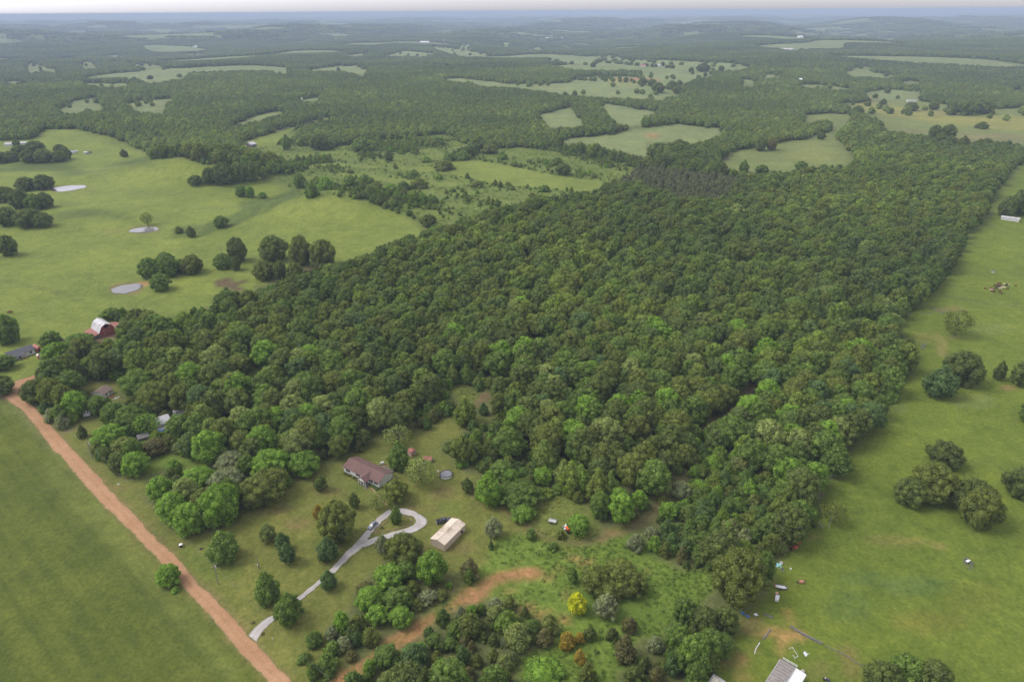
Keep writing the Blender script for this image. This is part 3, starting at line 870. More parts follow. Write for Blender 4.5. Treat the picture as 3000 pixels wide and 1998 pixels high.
ribbon('dirt_road', PL(4, (-220, 1110), (-60, 1150), (40, 1190), (150, 1260), (250, 1380), (380, 1560), 7, (410, 0), (540, 160), (700, 340), (940, 570), (1130, 770), (1290, 940), (1430, 1090), (1600, 1300), (1850, 1568), (2120, 1860)),
       PL(4, (-220, 1060), (-20, 1085), (70, 1110), (135, 1160), (215, 1215), (300, 1305), (400, 1412), (530, 1560), 7, (545, 0), (700, 165), (800, 280), (950, 430), (1100, 600), (1220, 700), (1400, 920), (1560, 1060), (1700, 1230), (1790, 1310), (2015, 1568), (2270, 1860)),
       M_road, .08, 1, .34, 11, 'straight red dirt road beside the hay field')
ribbon('farm_lane', PL(4, (70, 1120), (60, 1085), (130, 1050), (215, 1030), (300, 985), (420, 950), (520, 925)), PL(4, (120, 1150), (135, 1110), (160, 1080), (230, 1045), (310, 1000), (430, 962), (525, 938)), M_road, .05, 2, .15, 7, 'red dirt lane leading to the farmhouse yard')
ribbon('gravel_driveway', PL(7, (1712, 1245), (1730, 1220), (1790, 1165), (1890, 1090), (2045, 985), (2195, 865), (2290, 775), (2350, 715), 8, (20, 680), (100, 600), (150, 545)),
       PL(7, (1770, 1290), (1780, 1255), (1815, 1210), (1905, 1125), (2060, 1015), (2205, 900), (2330, 795), 8, (0, 765), (60, 710), (130, 655), (200, 605)), M_gravel, .10, 3, .32, 7, 'pale gravel driveway running up from the dirt road')
ribbon('gravel_drive_branch', PL(8, (120, 580), (185, 515), (235, 450), (290, 400), (335, 380)), PL(8, (190, 575), (235, 510), (290, 455), (330, 425), (352, 400)), M_gravel, .13, 4, .4, 6, 'gravel branch of the driveway where the silver car is parked')
ribbon('gravel_turning_loop', PL(8, (330, 395), (380, 368), (440, 366), (500, 385), (555, 420), (602, 465), (570, 505), (500, 535), (420, 560), (330, 575), (250, 600), (160, 640)),
       PL(8, (375, 425), (400, 408), (440, 415), (490, 430), (512, 455), (515, 470), (495, 490), (440, 510), (350, 535), (270, 560), (215, 575), (120, 620)), M_gravel, .16, 5, .5, 7, 'gravel turning loop around the planted island')
ribbon('front_path', PL(8, (198, 226), (225, 255), (262, 300), (310, 350)), PL(8, (208, 222), (240, 255), (274, 300), (322, 350)), M_path, .06, 6, .08, 4, 'narrow brown path from the porch to the drive', 'path')
ribbon('valley_road', PL(1, (1870, 908), (1960, 884), (2060, 858), (2160, 830), (2280, 797)), PL(1, (1875, 918), (1965, 892), (2065, 866), (2165, 838), (2285, 803)), mat_track('pale_road', (.34, .30, .27), (.40, .36, .33), (.3, .25, .2)), .3, 7, .1, 4, 'pale road on a bank in the valley')

# ------------------------------------------------------------------ ponds
tw = NT('pond_water')
bsd = tw.new('ShaderNodeBsdfPrincipled')
posw = tw.new('ShaderNodeNewGeometry').outputs['Position']
tw.l.new(tw.ramp(tw.noise(posw, .2, 2), [(.3, (.11, .105, .10)), (.7, (.14, .13, .125))]), bsd.inputs['Base Color'])
bsd.inputs['Roughness'].default_value = .12
bw = tw.new('ShaderNodeBump')
bw.inputs['Strength'].default_value = .12
tw.l.new(tw.noise(posw, 1.5, 3), bw.inputs['Height'])
tw.l.new(bw.outputs[0], bsd.inputs['Normal'])
tw.l.new(bsd.outputs[0], tw.out.inputs[0])
POND_LABELS = ['oval grey pond near the red barn', 'grey pond below the dark tree clump far up the pasture', 'small pond with a lone tree on its bank']
for (gx, gy, rx, ry, rot, hzv), lb, sd in zip(PONDS, POND_LABELS, (1, 2, 3)):
    rg = random.Random(sd)
    ph = [rg.uniform(0, 6.28) for _ in range(4)]
    vs = [(0, 0, 0)]
    for k in range(48):
        a = 6.2832 * k / 48
        q = 1 + .07 * math.sin(2 * a + ph[0]) + .05 * math.sin(3 * a + ph[1]) + .03 * math.sin(7 * a + ph[2])
        vs.append((rx * q * math.cos(a), ry * q * math.sin(a), 0))
    fs = [(0, 1 + k, 1 + (k + 1) % 48) for k in range(48)]
    b = MB().add(vs, fs).build('pond', tw.m, None, (gx, gy, hzv + .05), rz=rot)
    tag(b, lb, 'pond', kind='structure')

# ------------------------------------------------------------------ tree building blocks
def ico():
    p = (1 + 5 ** .5) / 2
    v = np.array([(-1, p, 0), (1, p, 0), (-1, -p, 0), (1, -p, 0), (0, -1, p), (0, 1, p), (0, -1, -p), (0, 1, -p), (p, 0, -1), (p, 0, 1), (-p, 0, -1), (-p, 0, 1)])
    v = v / np.linalg.norm(v[0])
    f = [(0, 11, 5), (0, 5, 1), (0, 1, 7), (0, 7, 10), (0, 10, 11), (1, 5, 9), (5, 11, 4), (11, 10, 2), (10, 7, 6), (7, 1, 8), (3, 9, 4), (3, 4, 2), (3, 2, 6), (3, 6, 8), (3, 8, 9), (4, 9, 5), (2, 4, 11), (6, 2, 10), (8, 6, 7), (9, 8, 1)]
    return v, f
def ico_sub(v, f):
    v = list(map(tuple, v))
    mid, nf = {}, []
    def m(a, b):
        k = (min(a, b), max(a, b))
        if k not in mid:
            q = (np.array(v[a]) + np.array(v[b])) / 2
            v.append(tuple(q / np.linalg.norm(q)))
            mid[k] = len(v) - 1
        return mid[k]
    for a, b, c in f:
        x, y, z = m(a, b), m(b, c), m(c, a)
        nf += [(a, x, z), (b, y, x), (c, z, y), (x, y, z)]
    return np.array(v), nf
I0 = ico()
I1 = ico_sub(*I0)
PROF = {
    'dome': lambda t: math.sqrt(max(0, 1 - (max(0, t - .35) / .68) ** 2)) * (.62 + .38 * min(1, t / .3)),
    'egg': lambda t: max(.12, math.sin(math.pi * min(1, (.16 + .84 * t)) ** .75)),
    'cone': lambda t: max(.08, (1 - t) ** .7 * (.75 + .25 * min(1, t / .15))),
    'mound': lambda t: math.sqrt(max(0.02, 1 - t * t)),
}
def crown_mesh(name, mat, seed, Rc, z0, z1, prof='dome', nl=26, lobe=.36, cards=2600, cs=.62, core=True, sparse=0.0, aspect=1.0, up=.25):
    rg = np.random.default_rng(seed)
    pr = PROF[prof]
    H = z1 - z0
    C, Rl = [], []
    for k in range(nl):
        tt = ((k + .5) / nl) ** (.85)
        a = k * 2.39996 + rg.uniform(-.4, .4)
        ring = Rc * pr(tt) * rg.uniform(.76, 1.16)
        r = Rc * lobe * (.55 + .45 * pr(tt)) * rg.uniform(.65, 1.35)
        rad = max(0, ring - r * .95)
        C.append((rad * math.cos(a), rad * math.sin(a) * aspect, z0 + H * tt - r * .55 * tt + r * .2 * (1 - tt)))
        Rl.append(r)
    # the middle
    for tt in (.3, .55):
        C.append((0, 0, z0 + H * tt))
        Rl.append(Rc * pr(tt) * .62)
    C, Rl = np.array(C), np.array(Rl)
    V, Q, T = [], [], []
    nv = 0
    if core:
        iv, fi = I1
        for c, r in zip(C, Rl):
            jit = rg.uniform(.70, .94, (len(iv), 1))
            V.append(c + iv * r * jit * np.array([1, 1, .92]))
            T.append(np.array(fi) + nv)
            nv += len(iv)
    w = Rl ** 2
    cnt = np.maximum(4, (cards * w / w.sum()).astype(int))
    for i, (c, r, n) in enumerate(zip(C, Rl, cnt)):
        d = rg.normal(size=(n, 3))
        d /= np.linalg.norm(d, axis=1)[:, None]
        p = c + d * r * rg.uniform(.82, 1.20, (n, 1))
        inside = np.zeros(n, bool)
        for j in range(len(C)):
            if j != i:
                inside |= (((p - C[j]) ** 2).sum(1) < (Rl[j] * .86) ** 2)
        keep = ~inside & (p[:, 2] > z0 - .3 * H)
        if sparse: keep &= rg.random(n) > sparse
        p, d = p[keep], d[keep]
        n = len(p)
        if n == 0: continue
        nn = d + rg.normal(size=(n, 3)) * .55 + np.array([0, 0, up])
        nn /= np.linalg.norm(nn, axis=1)[:, None]
        ref = rg.normal(size=(n, 3))
        u = np.cross(nn, ref)
        u /= np.linalg.norm(u, axis=1)[:, None]
        v = np.cross(nn, u)
        s = cs * rg.uniform(.55, 1.3, (n, 1))
        bend = nn * s * rg.uniform(-.35, .1, (n, 1))
        q = np.stack([p - u * s * .5 - v * s * .25, p - v * s * .55 + bend, p + u * s * .5 + v * s * .2, p + v * s * .5 + bend], 1).reshape(-1, 3)
        V.append(q)
        Q.append(np.arange(n * 4).reshape(n, 4) + nv)
        nv += n * 4
    return np_mesh(name, np.concatenate(V), quads=np.concatenate(Q) if Q else None, tris=np.concatenate(T) if T else None, mat=mat)

def trunk_mesh(name, seed, ht, r0, limbs=6, spread=2.5, mat=None, base=.35):
    rg = random.Random(seed)
    b = MB()
    pts = [(0, 0, -.5), (0, 0, 0), (rg.uniform(-.1, .1), rg.uniform(-.1, .1), ht * base), (rg.uniform(-.3, .3), rg.uniform(-.3, .3), ht * .85)]
    b.tube(pts, [r0 * 1.5, r0 * 1.15, r0 * .85, r0 * .2], 7)
    for k in range(limbs):
        a = k * 2.4 + rg.uniform(-.4, .4)
        z = ht * (base + .4 * k / limbs)
        s = spread * rg.uniform(.7, 1.1)
        b.tube([(0, 0, z), (s * .5 * math.cos(a), s * .5 * math.sin(a), z + s * .35), (s * math.cos(a), s * math.sin(a), z + s * .8)], [r0 * .5, r0 * .32, r0 * .1], 5)
    return b.mesh(name, mat or M_bark)

def snag_mesh(name, seed, ht, r0):
    rg = random.Random(seed)
    b = MB()
    def br(p, d, ln, r, dep):
        q = p + d * ln
        mid = p + d * ln * .5 + Vector((rg.uniform(-1, 1), rg.uniform(-1, 1), rg.uniform(-.3, 1))) * ln * .06
        b.tube([p, mid, q], [r, r * .8, r * .55], 5)
        if dep == 0: return
        for k in range(3):
            nd = (d + Vector((rg.uniform(-1, 1), rg.uniform(-1, 1), rg.uniform(-.2, .7))) * .75).normalized()
            br(p + d * ln * rg.uniform(.55, 1), nd, ln * rg.uniform(.5, .72), r * .5, dep - 1)
    br(Vector((0, 0, -.3)), Vector((rg.uniform(-.08, .08), rg.uniform(-.08, .08), 1)).normalized(), ht * .45, r0, 4)
    return b.mesh(name, M_dead)

# prototypes: (crown mesh, trunk mesh, crown radius, height)
PT = {}
for i, (s, R_, H_) in enumerate([(11, 5.2, 12.5), (12, 5.0, 13.5), (13, 5.6, 12.0), (14, 4.7, 12.5)]):
    PT['broad%d' % i] = (crown_mesh('crown', LM['woods'], s, R_, 2.2, H_, 'dome', 48, .27, 5200, .56), trunk_mesh('trunk', s, H_ * .8, .30, 6, 3.2), R_, H_)
for i, (s, R_, H_) in enumerate([(15, 5.2, 10.5), (16, 5.0, 11.0), (17, 5.5, 10.5)]):
    PT['open%d' % i] = (crown_mesh('crown', LM['mid'], s, R_, .7, H_, 'dome', 50, .265, 5400, .52), trunk_mesh('trunk', s, H_ * .8, .30, 6, 3.0, base=.2), R_, H_)
for i, (s, R_, H_) in enumerate([(18, 8.4, 14.0), (19, 8.2, 13.5)]):
    PT['great%d' % i] = (crown_mesh('crown', LM['oak'], s, R_, .8, H_, 'dome', 64, .22, 9500, .58), trunk_mesh('trunk', s, H_ * .8, .5, 9, 5.0, base=.2), R_, H_)
for i, (s, R_, H_) in enumerate([(21, 4.2, 9.5), (22, 4.3, 9.0)]):
    PT['maple%d' % i] = (crown_mesh('crown', LM['mid'], s, R_, .9, H_, 'egg', 34, .30, 3600, .50), trunk_mesh('trunk', s, H_ * .7, .17, 5, 1.8, base=.2), R_, H_)
for i, (s, R_, H_) in enumerate([(31, 2.6, 6.0), (32, 2.8, 5.4)]):
    PT['cedar%d' % i] = (crown_mesh('crown', LM['brown'], s, R_, .2, H_, 'cone', 34, .30, 2600, .34, up=.5), trunk_mesh('trunk', s, H_ * .7, .13, 4, .8, base=.2), R_, H_)
for i, (s, R_, H_) in enumerate([(41, 2.4, 3.6), (42, 2.6, 3.4)]):
    PT['bush%d' % i] = (crown_mesh('crown', LM['woods_near'], s, R_, .1, H_, 'mound', 20, .36, 1600, .40), trunk_mesh('trunk', s, H_ * .6, .08, 5, 1.2, base=.15), R_, H_)
for i, (s, R_, H_) in enumerate([(51, 5.0, 9.0), (52, 4.6, 8.5)]):
    PT['sparse%d' % i] = (crown_mesh('crown', LM['pale'], s, R_, 2.0, H_, 'dome', 44, .20, 2400, .46, core=False, sparse=.1), trunk_mesh('trunk', s, H_ * .85, .24, 11, 3.6, base=.22), R_, H_)
PT['pine0'] = (crown_mesh('crown', LM['pine'], 61, 3.6, 2.5, 11.0, 'dome', 30, .32, 2200, .5), trunk_mesh('trunk', 61, 10, .2, 5, 1.2), 3.6, 12.0)
PT['mound0'] = (crown_mesh('crown', LM['bright'], 71, 6.0, 0, 3.2, 'mound', 46, .22, 4200, .45), trunk_mesh('trunk', 71, 2.0, .1, 6, 2.2, base=.1), 6.0, 3.2)
SNAG = [snag_mesh('bare_branches', 81, 12, .26), snag_mesh('bare_branches', 82, 11, .24)]

PALETTE_MAT = LM
HAND = []      # (x, y, radius) of everything planted by hand
FOOT = []      # building footprints kept free of forest
OCC = []       # (px box) parts of the picture where a building must stay visible: x0, y0, x1, y1
_tn = [0]
def plant(kind, x, y, rad, ht, matkey, name, label, cat='tree', group=None, rz=None):
    """one tree: an empty at its foot with trunk and crown"""
    cm, tm, R_, H_ = PT[kind]
    _tn[0] += 1
    rg = random.Random(_tn[0] * 7 + 3)
    root = thing(name, label, cat, (x, y, hz(x, y)), rg.uniform(0, 6.28) if rz is None else rz, group)
    root.scale = (rad / R_ * rg.uniform(.95, 1.05), rad / R_ * rg.uniform(.95, 1.05), ht / H_)
    tr = bpy.data.objects.new('trunk', tm)
    cr = bpy.data.objects.new('crown', cm)
    for o in (tr, cr):
        col.objects.link(o)
        o.parent = root
    if matkey:
        cr.material_slots[0].link = 'OBJECT'
        cr.material_slots[0].material = LM[matkey]
    HAND.append((x, y, rad))
    return root

def box_tree(tile, x0, y0, x1, y1, kind, matkey, name, label, cat='tree', group=None, low=.75, reg=None):
    """plant a tree so that it fills a box of the photograph"""
    (a0, b0), (a1, b1) = P(tile, x0, y0), P(tile, x1, y1)
    cx = (a0 + a1) / 2
    g = G(cx, b1 - (b1 - b0) * .15)
    dd = math.hypot(g.x, g.y)
    th = math.atan2(CAM_H - g.z, dd)
    dep = (Vector((g.x, g.y, g.z - CAM_H))).dot(Vector(ray(CX, CY)))
    s = FPX / dep
    rad = (a1 - a0) / 2 / s
    by = b1 - low * rad * s * math.sin(th)
    H_ = max(.9 * rad, ((by - b0) / s - .22 * rad * math.sin(th)) / math.cos(th))
    if kind == 'mound': H_ = .34 * rad
    vpy = CY + FPX / math.tan(PITCH)
    bx = cx + (H_ * .5 * s * math.cos(th)) * (CX - cx) / (vpy - by)
    g = G(bx, by)
    k = kind
    if k == 'broad': k = 'great' if rad > 6.6 else 'open'
    if k in ('great', 'open', 'maple', 'cedar', 'bush', 'sparse', 'pine', 'mound'):
        n = len([q for q in PT if q.startswith(k)])
        k = k + str((_tn[0]) % n)
    return plant(k, g.x, g.y, rad, H_, matkey, name, label, cat, group)

# ------------------------------------------------------------------ trees one can point at
# in the yard
Y = 'trees standing on the mown yard'
for a in [
    (7, 1410, 515, 1650, 775, 'maple', 'mid', 'maple_tree', 'big round maple on the lawn between the transformer pole and the roadside thicket'),
    (7, 1780, 465, 1900, 615, 'maple', 'pale', 'ornamental_tree', 'small pale leafy tree uphill of the bare wooden pole'),
    (7, 1885, 530, 2000, 680, 'maple', 'bluegreen', 'lawn_tree', 'upper half of a blue green tree pair beside the bare pole'),
    (7, 1915, 600, 2040, 775, 'maple', 'bluegreen', 'lawn_tree', 'lower half of a blue green tree pair beside the bare pole'),
    (7, 1740, 800, 1930, 1060, 'maple', 'mid', 'pear_tree', 'upright egg shaped tree beside the driveway, farther from the road'),
    (7, 1890, 945, 2095, 1200, 'maple', 'mid', 'pear_tree', 'upright egg shaped tree overhanging the lower driveway'),
    (7, 2195, 790, 2330, 950, 'maple', 'bluegreen', 'young_tree', 'small grey green tree beside the middle driveway'),
    (7, 2165, 135, 2255, 260, 'maple', 'oak', 'young_tree', 'small dark tree alone on the lawn in front of the house'),
    (7, 2180, 330, 2465, 640, 'broad', 'olive', 'oak_tree', 'large dark oak on the lawn beside the silver car'),
    (7, 2150, 345, 2235, 450, 'bush', 'gold', 'yellowing_tree', 'small yellowish tree behind the large lawn oak'),
    (7, 2175, 560, 2340, 760, 'maple', 'bluegreen', 'spruce_tree', 'dense blue green tree at the foot of the large lawn oak'),
    (7, 1075, 755, 1240, 925, 'broad', 'bright', 'roadside_tree', 'bright green tree leaning over the dirt road from the hay field'),
    (7, 1178, 908, 1238, 958, 'bush', 'bright', 'roadside_bush', 'small bright bush below the leaning roadside tree'),
    (8, 45, 255, 125, 380, 'maple', 'oak', 'young_tree', 'small dark tree between the house and the large lawn oak'),
    (8, 185, 260, 305, 405, 'sparse', 'pale', 'locust_tree', 'thin pale tree beside the brown front path'),
    (8, 275, 160, 470, 360, 'maple', 'olive', 'maple_tree', 'full dark maple at the house corner by the path'),
    (8, 310, -100, 475, 130, 'maple', 'mid', 'yard_tree', 'tall green tree behind the house by the back deck'),
    (8, 430, 30, 665, 250, 'sparse', 'pale', 'locust_tree', 'wide airy pale tree between the house and the round pool'),
    (8, 330, 350, 420, 490, 'maple', 'mid', 'pear_tree', 'pointed green tree on the driveway island'),
    (8, 820, 155, 915, 280, 'maple', 'oak', 'cedar_tree', 'dark conical tree below the round pool'),
    (8, 915, 210, 1000, 320, 'bush', 'bright', 'young_tree', 'bright young tree beside the dark conical tree'),
    (8, 980, 425, 1115, 590, 'maple', 'grey', 'olive_tree', 'silvery grey round tree beside the tan metal building'),
    (8, 225, 545, 345, 700, 'maple', 'grey', 'olive_tree', 'silvery grey tree at the fork of the gravel drive'),
    (8, 300, 555, 555, 790, 'broad', 'olive', 'oak_tree', 'big olive oak below the gravel turning loop'),
    (8, 520, 680, 720, 920, 'broad', 'bright', 'ash_tree', 'bright green tree below the tan metal building'),
    (8, 1010, 585, 1055, 660, 'cedar', 'bluegreen', 'young_tree', 'tiny pointed tree below the silvery grey tree'),
    (8, 715, 880, 770, 925, 'bush', 'bright', 'shrub', 'small bright shrub on the bank above the dirt track'),
    (8, 800, 710, 975, 880, 'cedar', 'brown', 'cedar_tree', 'dark brown cedar above the bend of the dirt track'),
    (8, 840, 790, 925, 900, 'bush', 'mid', 'shrub', 'green shrub in front of the dark brown cedar'),
    (5, 280, 1370, 500, 1540, 'sparse', 'pale', 'pale_tree', 'pale brownish green tree behind the house roof'),
    (8, 1555, 770, 1640, 900, 'maple', 'mid', 'young_tree', 'small round green tree alone in the weedy meadow'),
    (8, 1560, 950, 1700, 1115, 'maple', 'lime', 'lime_tree', 'vivid yellow green round tree in the weedy meadow'),
    (8, 1970, 545, 2100, 675, 'bush', 'grey', 'grey_bush', 'rounded grey green bush in the meadow above the spreading thicket'),
    (8, 1560, 420, 1720, 575, 'broad', 'bright', 'young_tree', 'bright tree beside the orange tractor'),
    (8, 1480, 520, 1550, 590, 'bush', 'olive', 'shrub', 'low shrub beside the orange tractor'),
    (8, 1270, 510, 1350, 590, 'bush', 'mid', 'shrub', 'leafy shrub at the yard edge beside the trail'),
    (8, 1420, 600, 1500, 670, 'bush', 'mid', 'shrub', 'low leafy bush at the near side of the mown trail'),
    (8, 1745, 960, 1915, 1160, 'maple', 'grey', 'cedar_tree', 'grey and olive rounded cedar beside the lime tree'),
    (8, 1825, 1195, 1915, 1295, 'bush', 'oak', 'cedar_bush', 'small dark ball of cedar in the open grass'),
    (8, 1935, 1125, 2050, 1240, 'bush', 'brown', 'cedar_bush', 'dark brown cedar ball above the golden one'),
    (8, 1860, 1240, 2060, 1450, 'cedar', 'brown', 'cedar_tree', 'large dark cedar with golden front in the lower meadow'),
    (8, 1500, 1230, 1620, 1360, 'bush', 'gold', 'golden_cedar', 'golden brown cedar below the lime tree'),
    (8, 1605, 1225, 1685, 1310, 'bush', 'gold', 'golden_cedar', 'smaller golden cedar touching the dark one'),
    (8, 1670, 1190, 1770, 1290, 'bush', 'oak', 'cedar_bush', 'dark green cedar beside the two golden ones'),
    (8, 1590, 1340, 1700, 1460, 'cedar', 'gold', 'golden_cedar', 'lone golden cedar beside the vine mound'),
    (8, 1620, 1430, 1780, 1600, 'cedar', 'olive', 'cedar_tree', 'green cedar with a golden tip below the lone golden one'),
    (8, 1220, 1370, 1560, 1640, 'mound', 'bright', 'vine_mound', 'low spreading mound of bright green vines'),
    (9, 220, 670, 570, 1070, 'broad', 'olive', 'oak_tree', 'massive olive oak at the edge of the cattle pasture'),
    (9, 490, 675, 640, 900, 'broad', 'mid', 'green_tree', 'green tree pressed behind the massive olive oak'),
    (9, 960, 330, 1150, 510, 'sparse', 'olive', 'dying_tree', 'half dead tree standing off the wood edge in the pasture'),
    (9, 1460, 160, 1690, 370, 'broad', 'oak', 'oak_tree', 'smaller ragged oak on the beside the pasture group'),
    (9, 1590, 60, 1900, 360, 'broad', 'olive', 'oak_tree', 'tall middle oak of the pasture group'),
    (9, 1690, -90, 1940, 110, 'broad', 'oak', 'oak_tree', 'oak behind the pasture group'),
    (9, 1885, 160, 2140, 430, 'broad', 'oak', 'oak_tree', 'spreading oak of the touching pair in the cattle pasture', 'tree', 'touching oak pair'),
    (9, 1930, 220, 2225, 530, 'broad', 'olive', 'oak_tree', 'spreading oak of the touching pair in the cattle pasture', 'tree', 'touching oak pair'),
    (9, 2235, 80, 2480, 320, 'broad', 'oak', 'oak_tree', 'dark oak standing alone beyond the pasture pair'),
    (9, 1240, 1440, 1520, 1720, 'broad', 'oak', 'oak_tree', 'oak of the three crowded together behind the mobile homes', 'tree', 'three oaks behind the mobile homes'),
    (9, 1420, 1390, 1690, 1660, 'broad', 'mid', 'oak_tree', 'oak of the three crowded together behind the mobile homes', 'tree', 'three oaks behind the mobile homes'),
    (9, 1610, 1430, 1880, 1720, 'broad', 'oak', 'oak_tree', 'oak of the three crowded together behind the mobile homes', 'tree', 'three oaks behind the mobile homes'),
    (6, 1800, 565, 2005, 770, 'sparse', 'olive', 'pasture_tree', 'open crowned tree with a bare trunk alone in the cattle pasture'),
    (6, 1660, 940, 1920, 1195, 'maple', 'bluegreen', 'pasture_tree', 'dense round blue green tree in the cattle pasture'),
    (6, 1810, 850, 2085, 1110, 'broad', 'oak', 'oak_tree', 'broad oak behind the dense round pasture tree'),
    (6, 2150, 910, 2245, 1060, 'maple', 'oak', 'young_tree', 'slim young tree on the bare soil patch'),
    (6, 2280, 920, 2420, 1110, 'broad', 'oak', 'oak_tree', 'oak beside the bare soil patch'),
    (6, 2335, 1190, 2480, 1360, 'broad', 'mid', 'oak_tree', 'tree farther down the pasture from the bare soil patch'),
    (3, 2190, 1360, 2300, 1505, 'broad', 'oak', 'oak_tree', 'dark tree behind the long low white shed', 'tree', 'trees behind the long white shed'),
    (3, 2270, 1310, 2430, 1490, 'broad', 'oak', 'oak_tree', 'dark tree behind the long low white shed', 'tree', 'trees behind the long white shed'),
    # west pasture
    (4, -20, 55, 108, 205, 'broad', 'oak', 'oak_tree', 'dark oak on the open slope beside the pond with the lone tree'),
    (4, -60, 600, 125, 815, 'broad', 'mid', 'pasture_tree', 'full green tree uphill of the grey roofed house'),
    (4, 700, 555, 830, 645, 'broad', 'mid', 'barn_tree', 'spreading tree just behind the red barn'),
    (4, 1275, -10, 1350, 74, 'maple', 'oak', 'pasture_tree', 'dark upright tree beside a small round one below the pond'),
    (4, 1200, -5, 1262, 46, 'bush', 'olive', 'pasture_tree', 'small round tree beside the dark upright one'),
    (1, 970, 1468, 1056, 1562, 'sparse', 'olive', 'pond_tree', 'lone tree on the bank of the small pond'),
    (1, 1468, 1490, 1572, 1575, 'broad', 'mid', 'pasture_tree', 'light green tree alone on the hill above the dark upright tree'),
    (1, 820, 1030, 882, 1087, 'maple', 'oak', 'pasture_tree', 'small dark tree alone in the far hollow'),
    (2, 540, 1480, 660, 1575, 'broad', 'oak', 'oak_tree', 'dark oak at the wood corner where pasture meets scrub'),
    (1, 1935, 930, 2012, 1038, 'maple', 'mid', 'poplar_tree', 'tall oval tree alone near the white roofed barn'),
    (1, 2130, 930, 2262, 1042, 'broad', 'oak', 'oak_tree', 'round dark tree beside the tall oval tree'),
    (2, 285, 1040, 360, 1115, 'maple', 'oak', 'scrub_tree', 'dark tree alone in the middle of the scrub'),
    (2, 1480, 1130, 1585, 1215, 'broad', 'oak', 'scrub_tree', 'dark tree where the scrub meets the bright meadow'),
    (1, 2015, 1200, 2110, 1300, 'broad', 'mid', 'scrub_tree', 'green tree at the foot of the second hill'),
    (4, -60, 880, 95, 995, 'broad', 'mid', 'yard_tree', 'green tree in front of the grey roofed house'),
    (4, -110, 1000, 92, 1175, 'maple', 'oak', 'pine_tree', 'dark pine overhanging the bend of the dirt road'),
    (4, 275, 715, 420, 845, 'broad', 'mid', 'yard_tree', 'tree beside the open red shed'),
    (4, 290, 790, 470, 940, 'broad', 'bright', 'yard_tree', 'light green tree in front of the open red shed'),
    (4, 430, 735, 640, 860, 'broad', 'mid', 'yard_tree', 'blossoming tree hiding the red roofed shed by the barn'),
    (3, 385, 1105, 465, 1195, 'maple', 'mid', 'field_tree', 'pointed green tree at the near edge of the clearing'),
    (3, 500, 1140, 600, 1210, 'broad', 'mid', 'field_tree', 'round green tree on the near edge of the clearing'),
    (3, 770, 1115, 870, 1180, 'broad', 'mid', 'field_tree', 'low green tree at the pasture corner of the clearing'),
    (3, 500, 950, 580, 1045, 'broad', 'oak', 'field_tree', 'dark tree standing out from the far edge of the clearing'),
    (3, 580, 960, 655, 1040, 'broad', 'brown', 'field_tree', 'brownish tree beside the dark one at the clearing'),
    (3, 930, 915, 985, 965, 'broad', 'oak', 'field_tree', 'small dark tree at the neck of the clearing'),
    (3, 1895, 940, 1990, 1022, 'maple', 'oak', 'field_tree', 'round dark tree of two apart in the stony pasture', 'tree', 'two round trees in the stony pasture'),
    (3, 2010, 960, 2088, 1022, 'maple', 'oak', 'field_tree', 'round dark tree of two apart in the stony pasture', 'tree', 'two round trees in the stony pasture'),
    (3, 1530, 710, 1630, 770, 'broad', 'oak', 'field_tree', 'dark round tree below the long white trailer'),
    (3, 1360, 682, 1412, 728, 'maple', 'oak', 'field_tree', 'round tree beside the far white farm roofs'),
    (3, 1165, 735, 1252, 805, 'broad', 'oak', 'field_tree', 'tree at the farm end of the bright yellow green strip'),
    (3, 2020, 860, 2115, 892, 'bush', 'oak', 'field_bush', 'flat dark bush in the bright yellow green strip'),
    (3, 1825, 710, 1905, 795, 'broad', 'oak', 'field_tree', 'dark tree at the end of the bare soil bank'),
]:
    box_tree(*a)

def grp(kind, mat, name, label, group, boxes, cat='tree'):
    for b in boxes:
        mk = random.Random(b[1] * 31 + b[2]).choice(mat) if isinstance(mat, (list, tuple)) else mat
        w_ = {'oak': 'dark green', 'olive': 'olive', 'mid': 'plain green', 'bright': 'bright green', 'bluegreen': 'blue green', 'pale': 'pale green', 'brown': 'brownish', 'grey': 'silvery grey'}.get(mk, '')
        box_tree(*b, kind, mk, name, label.replace('{c}', w_), cat, group.replace('{c}', w_))
grp('broad', ['mid', 'bright', 'bright', 'olive'], 'thicket_tree', '{c} tree of the thicket between the dirt road and the mown yard', '{c} thicket trees beside the dirt road',
    [(7, 1010, 150, 1180, 340), (7, 1080, 260, 1300, 500), (7, 1180, 330, 1420, 580), (7, 1360, 200, 1670, 520), (7, 1240, 90, 1500, 280), (7, 1650, 110, 2000, 380), (7, 1720, -30, 2000, 200), (7, 1970, -20, 2210, 170), (7, 1300, 240, 1500, 450)])
grp('broad', ['grey', 'pale'], 'locust_tree', 'grey green airy tree rising out of the roadside thicket', 'grey trees in the roadside thicket', [(7, 1430, 100, 1680, 310), (7, 1480, -20, 1700, 140)])
grp('broad', ['oak', 'bright'], 'roadside_tree', 'tree at the verge corner where the wood comes near the dirt road', 'trees at the verge corner', [(7, 750, -20, 890, 135), (7, 830, -20, 1020, 168), (7, 690, -60, 780, 70)])
box_tree(7, 1140, 30, 1240, 105, 'bush', 'bright', 'lawn_bush', 'low bright bush on the grass gap behind the roadside thicket', 'bush')
grp('broad', ['bright', 'bright', 'mid'], 'thicket_tree', '{c} tree in the thicket above the dirt track', '{c} thicket trees above the dirt track',
    [(8, 225, 770, 440, 960), (8, 100, 920, 290, 1090), (8, 280, 930, 490, 1110), (8, 160, 1050, 330, 1190), (8, 330, 1060, 490, 1210), (8, -60, 1090, 60, 1260), (8, 370, 740, 520, 890)])
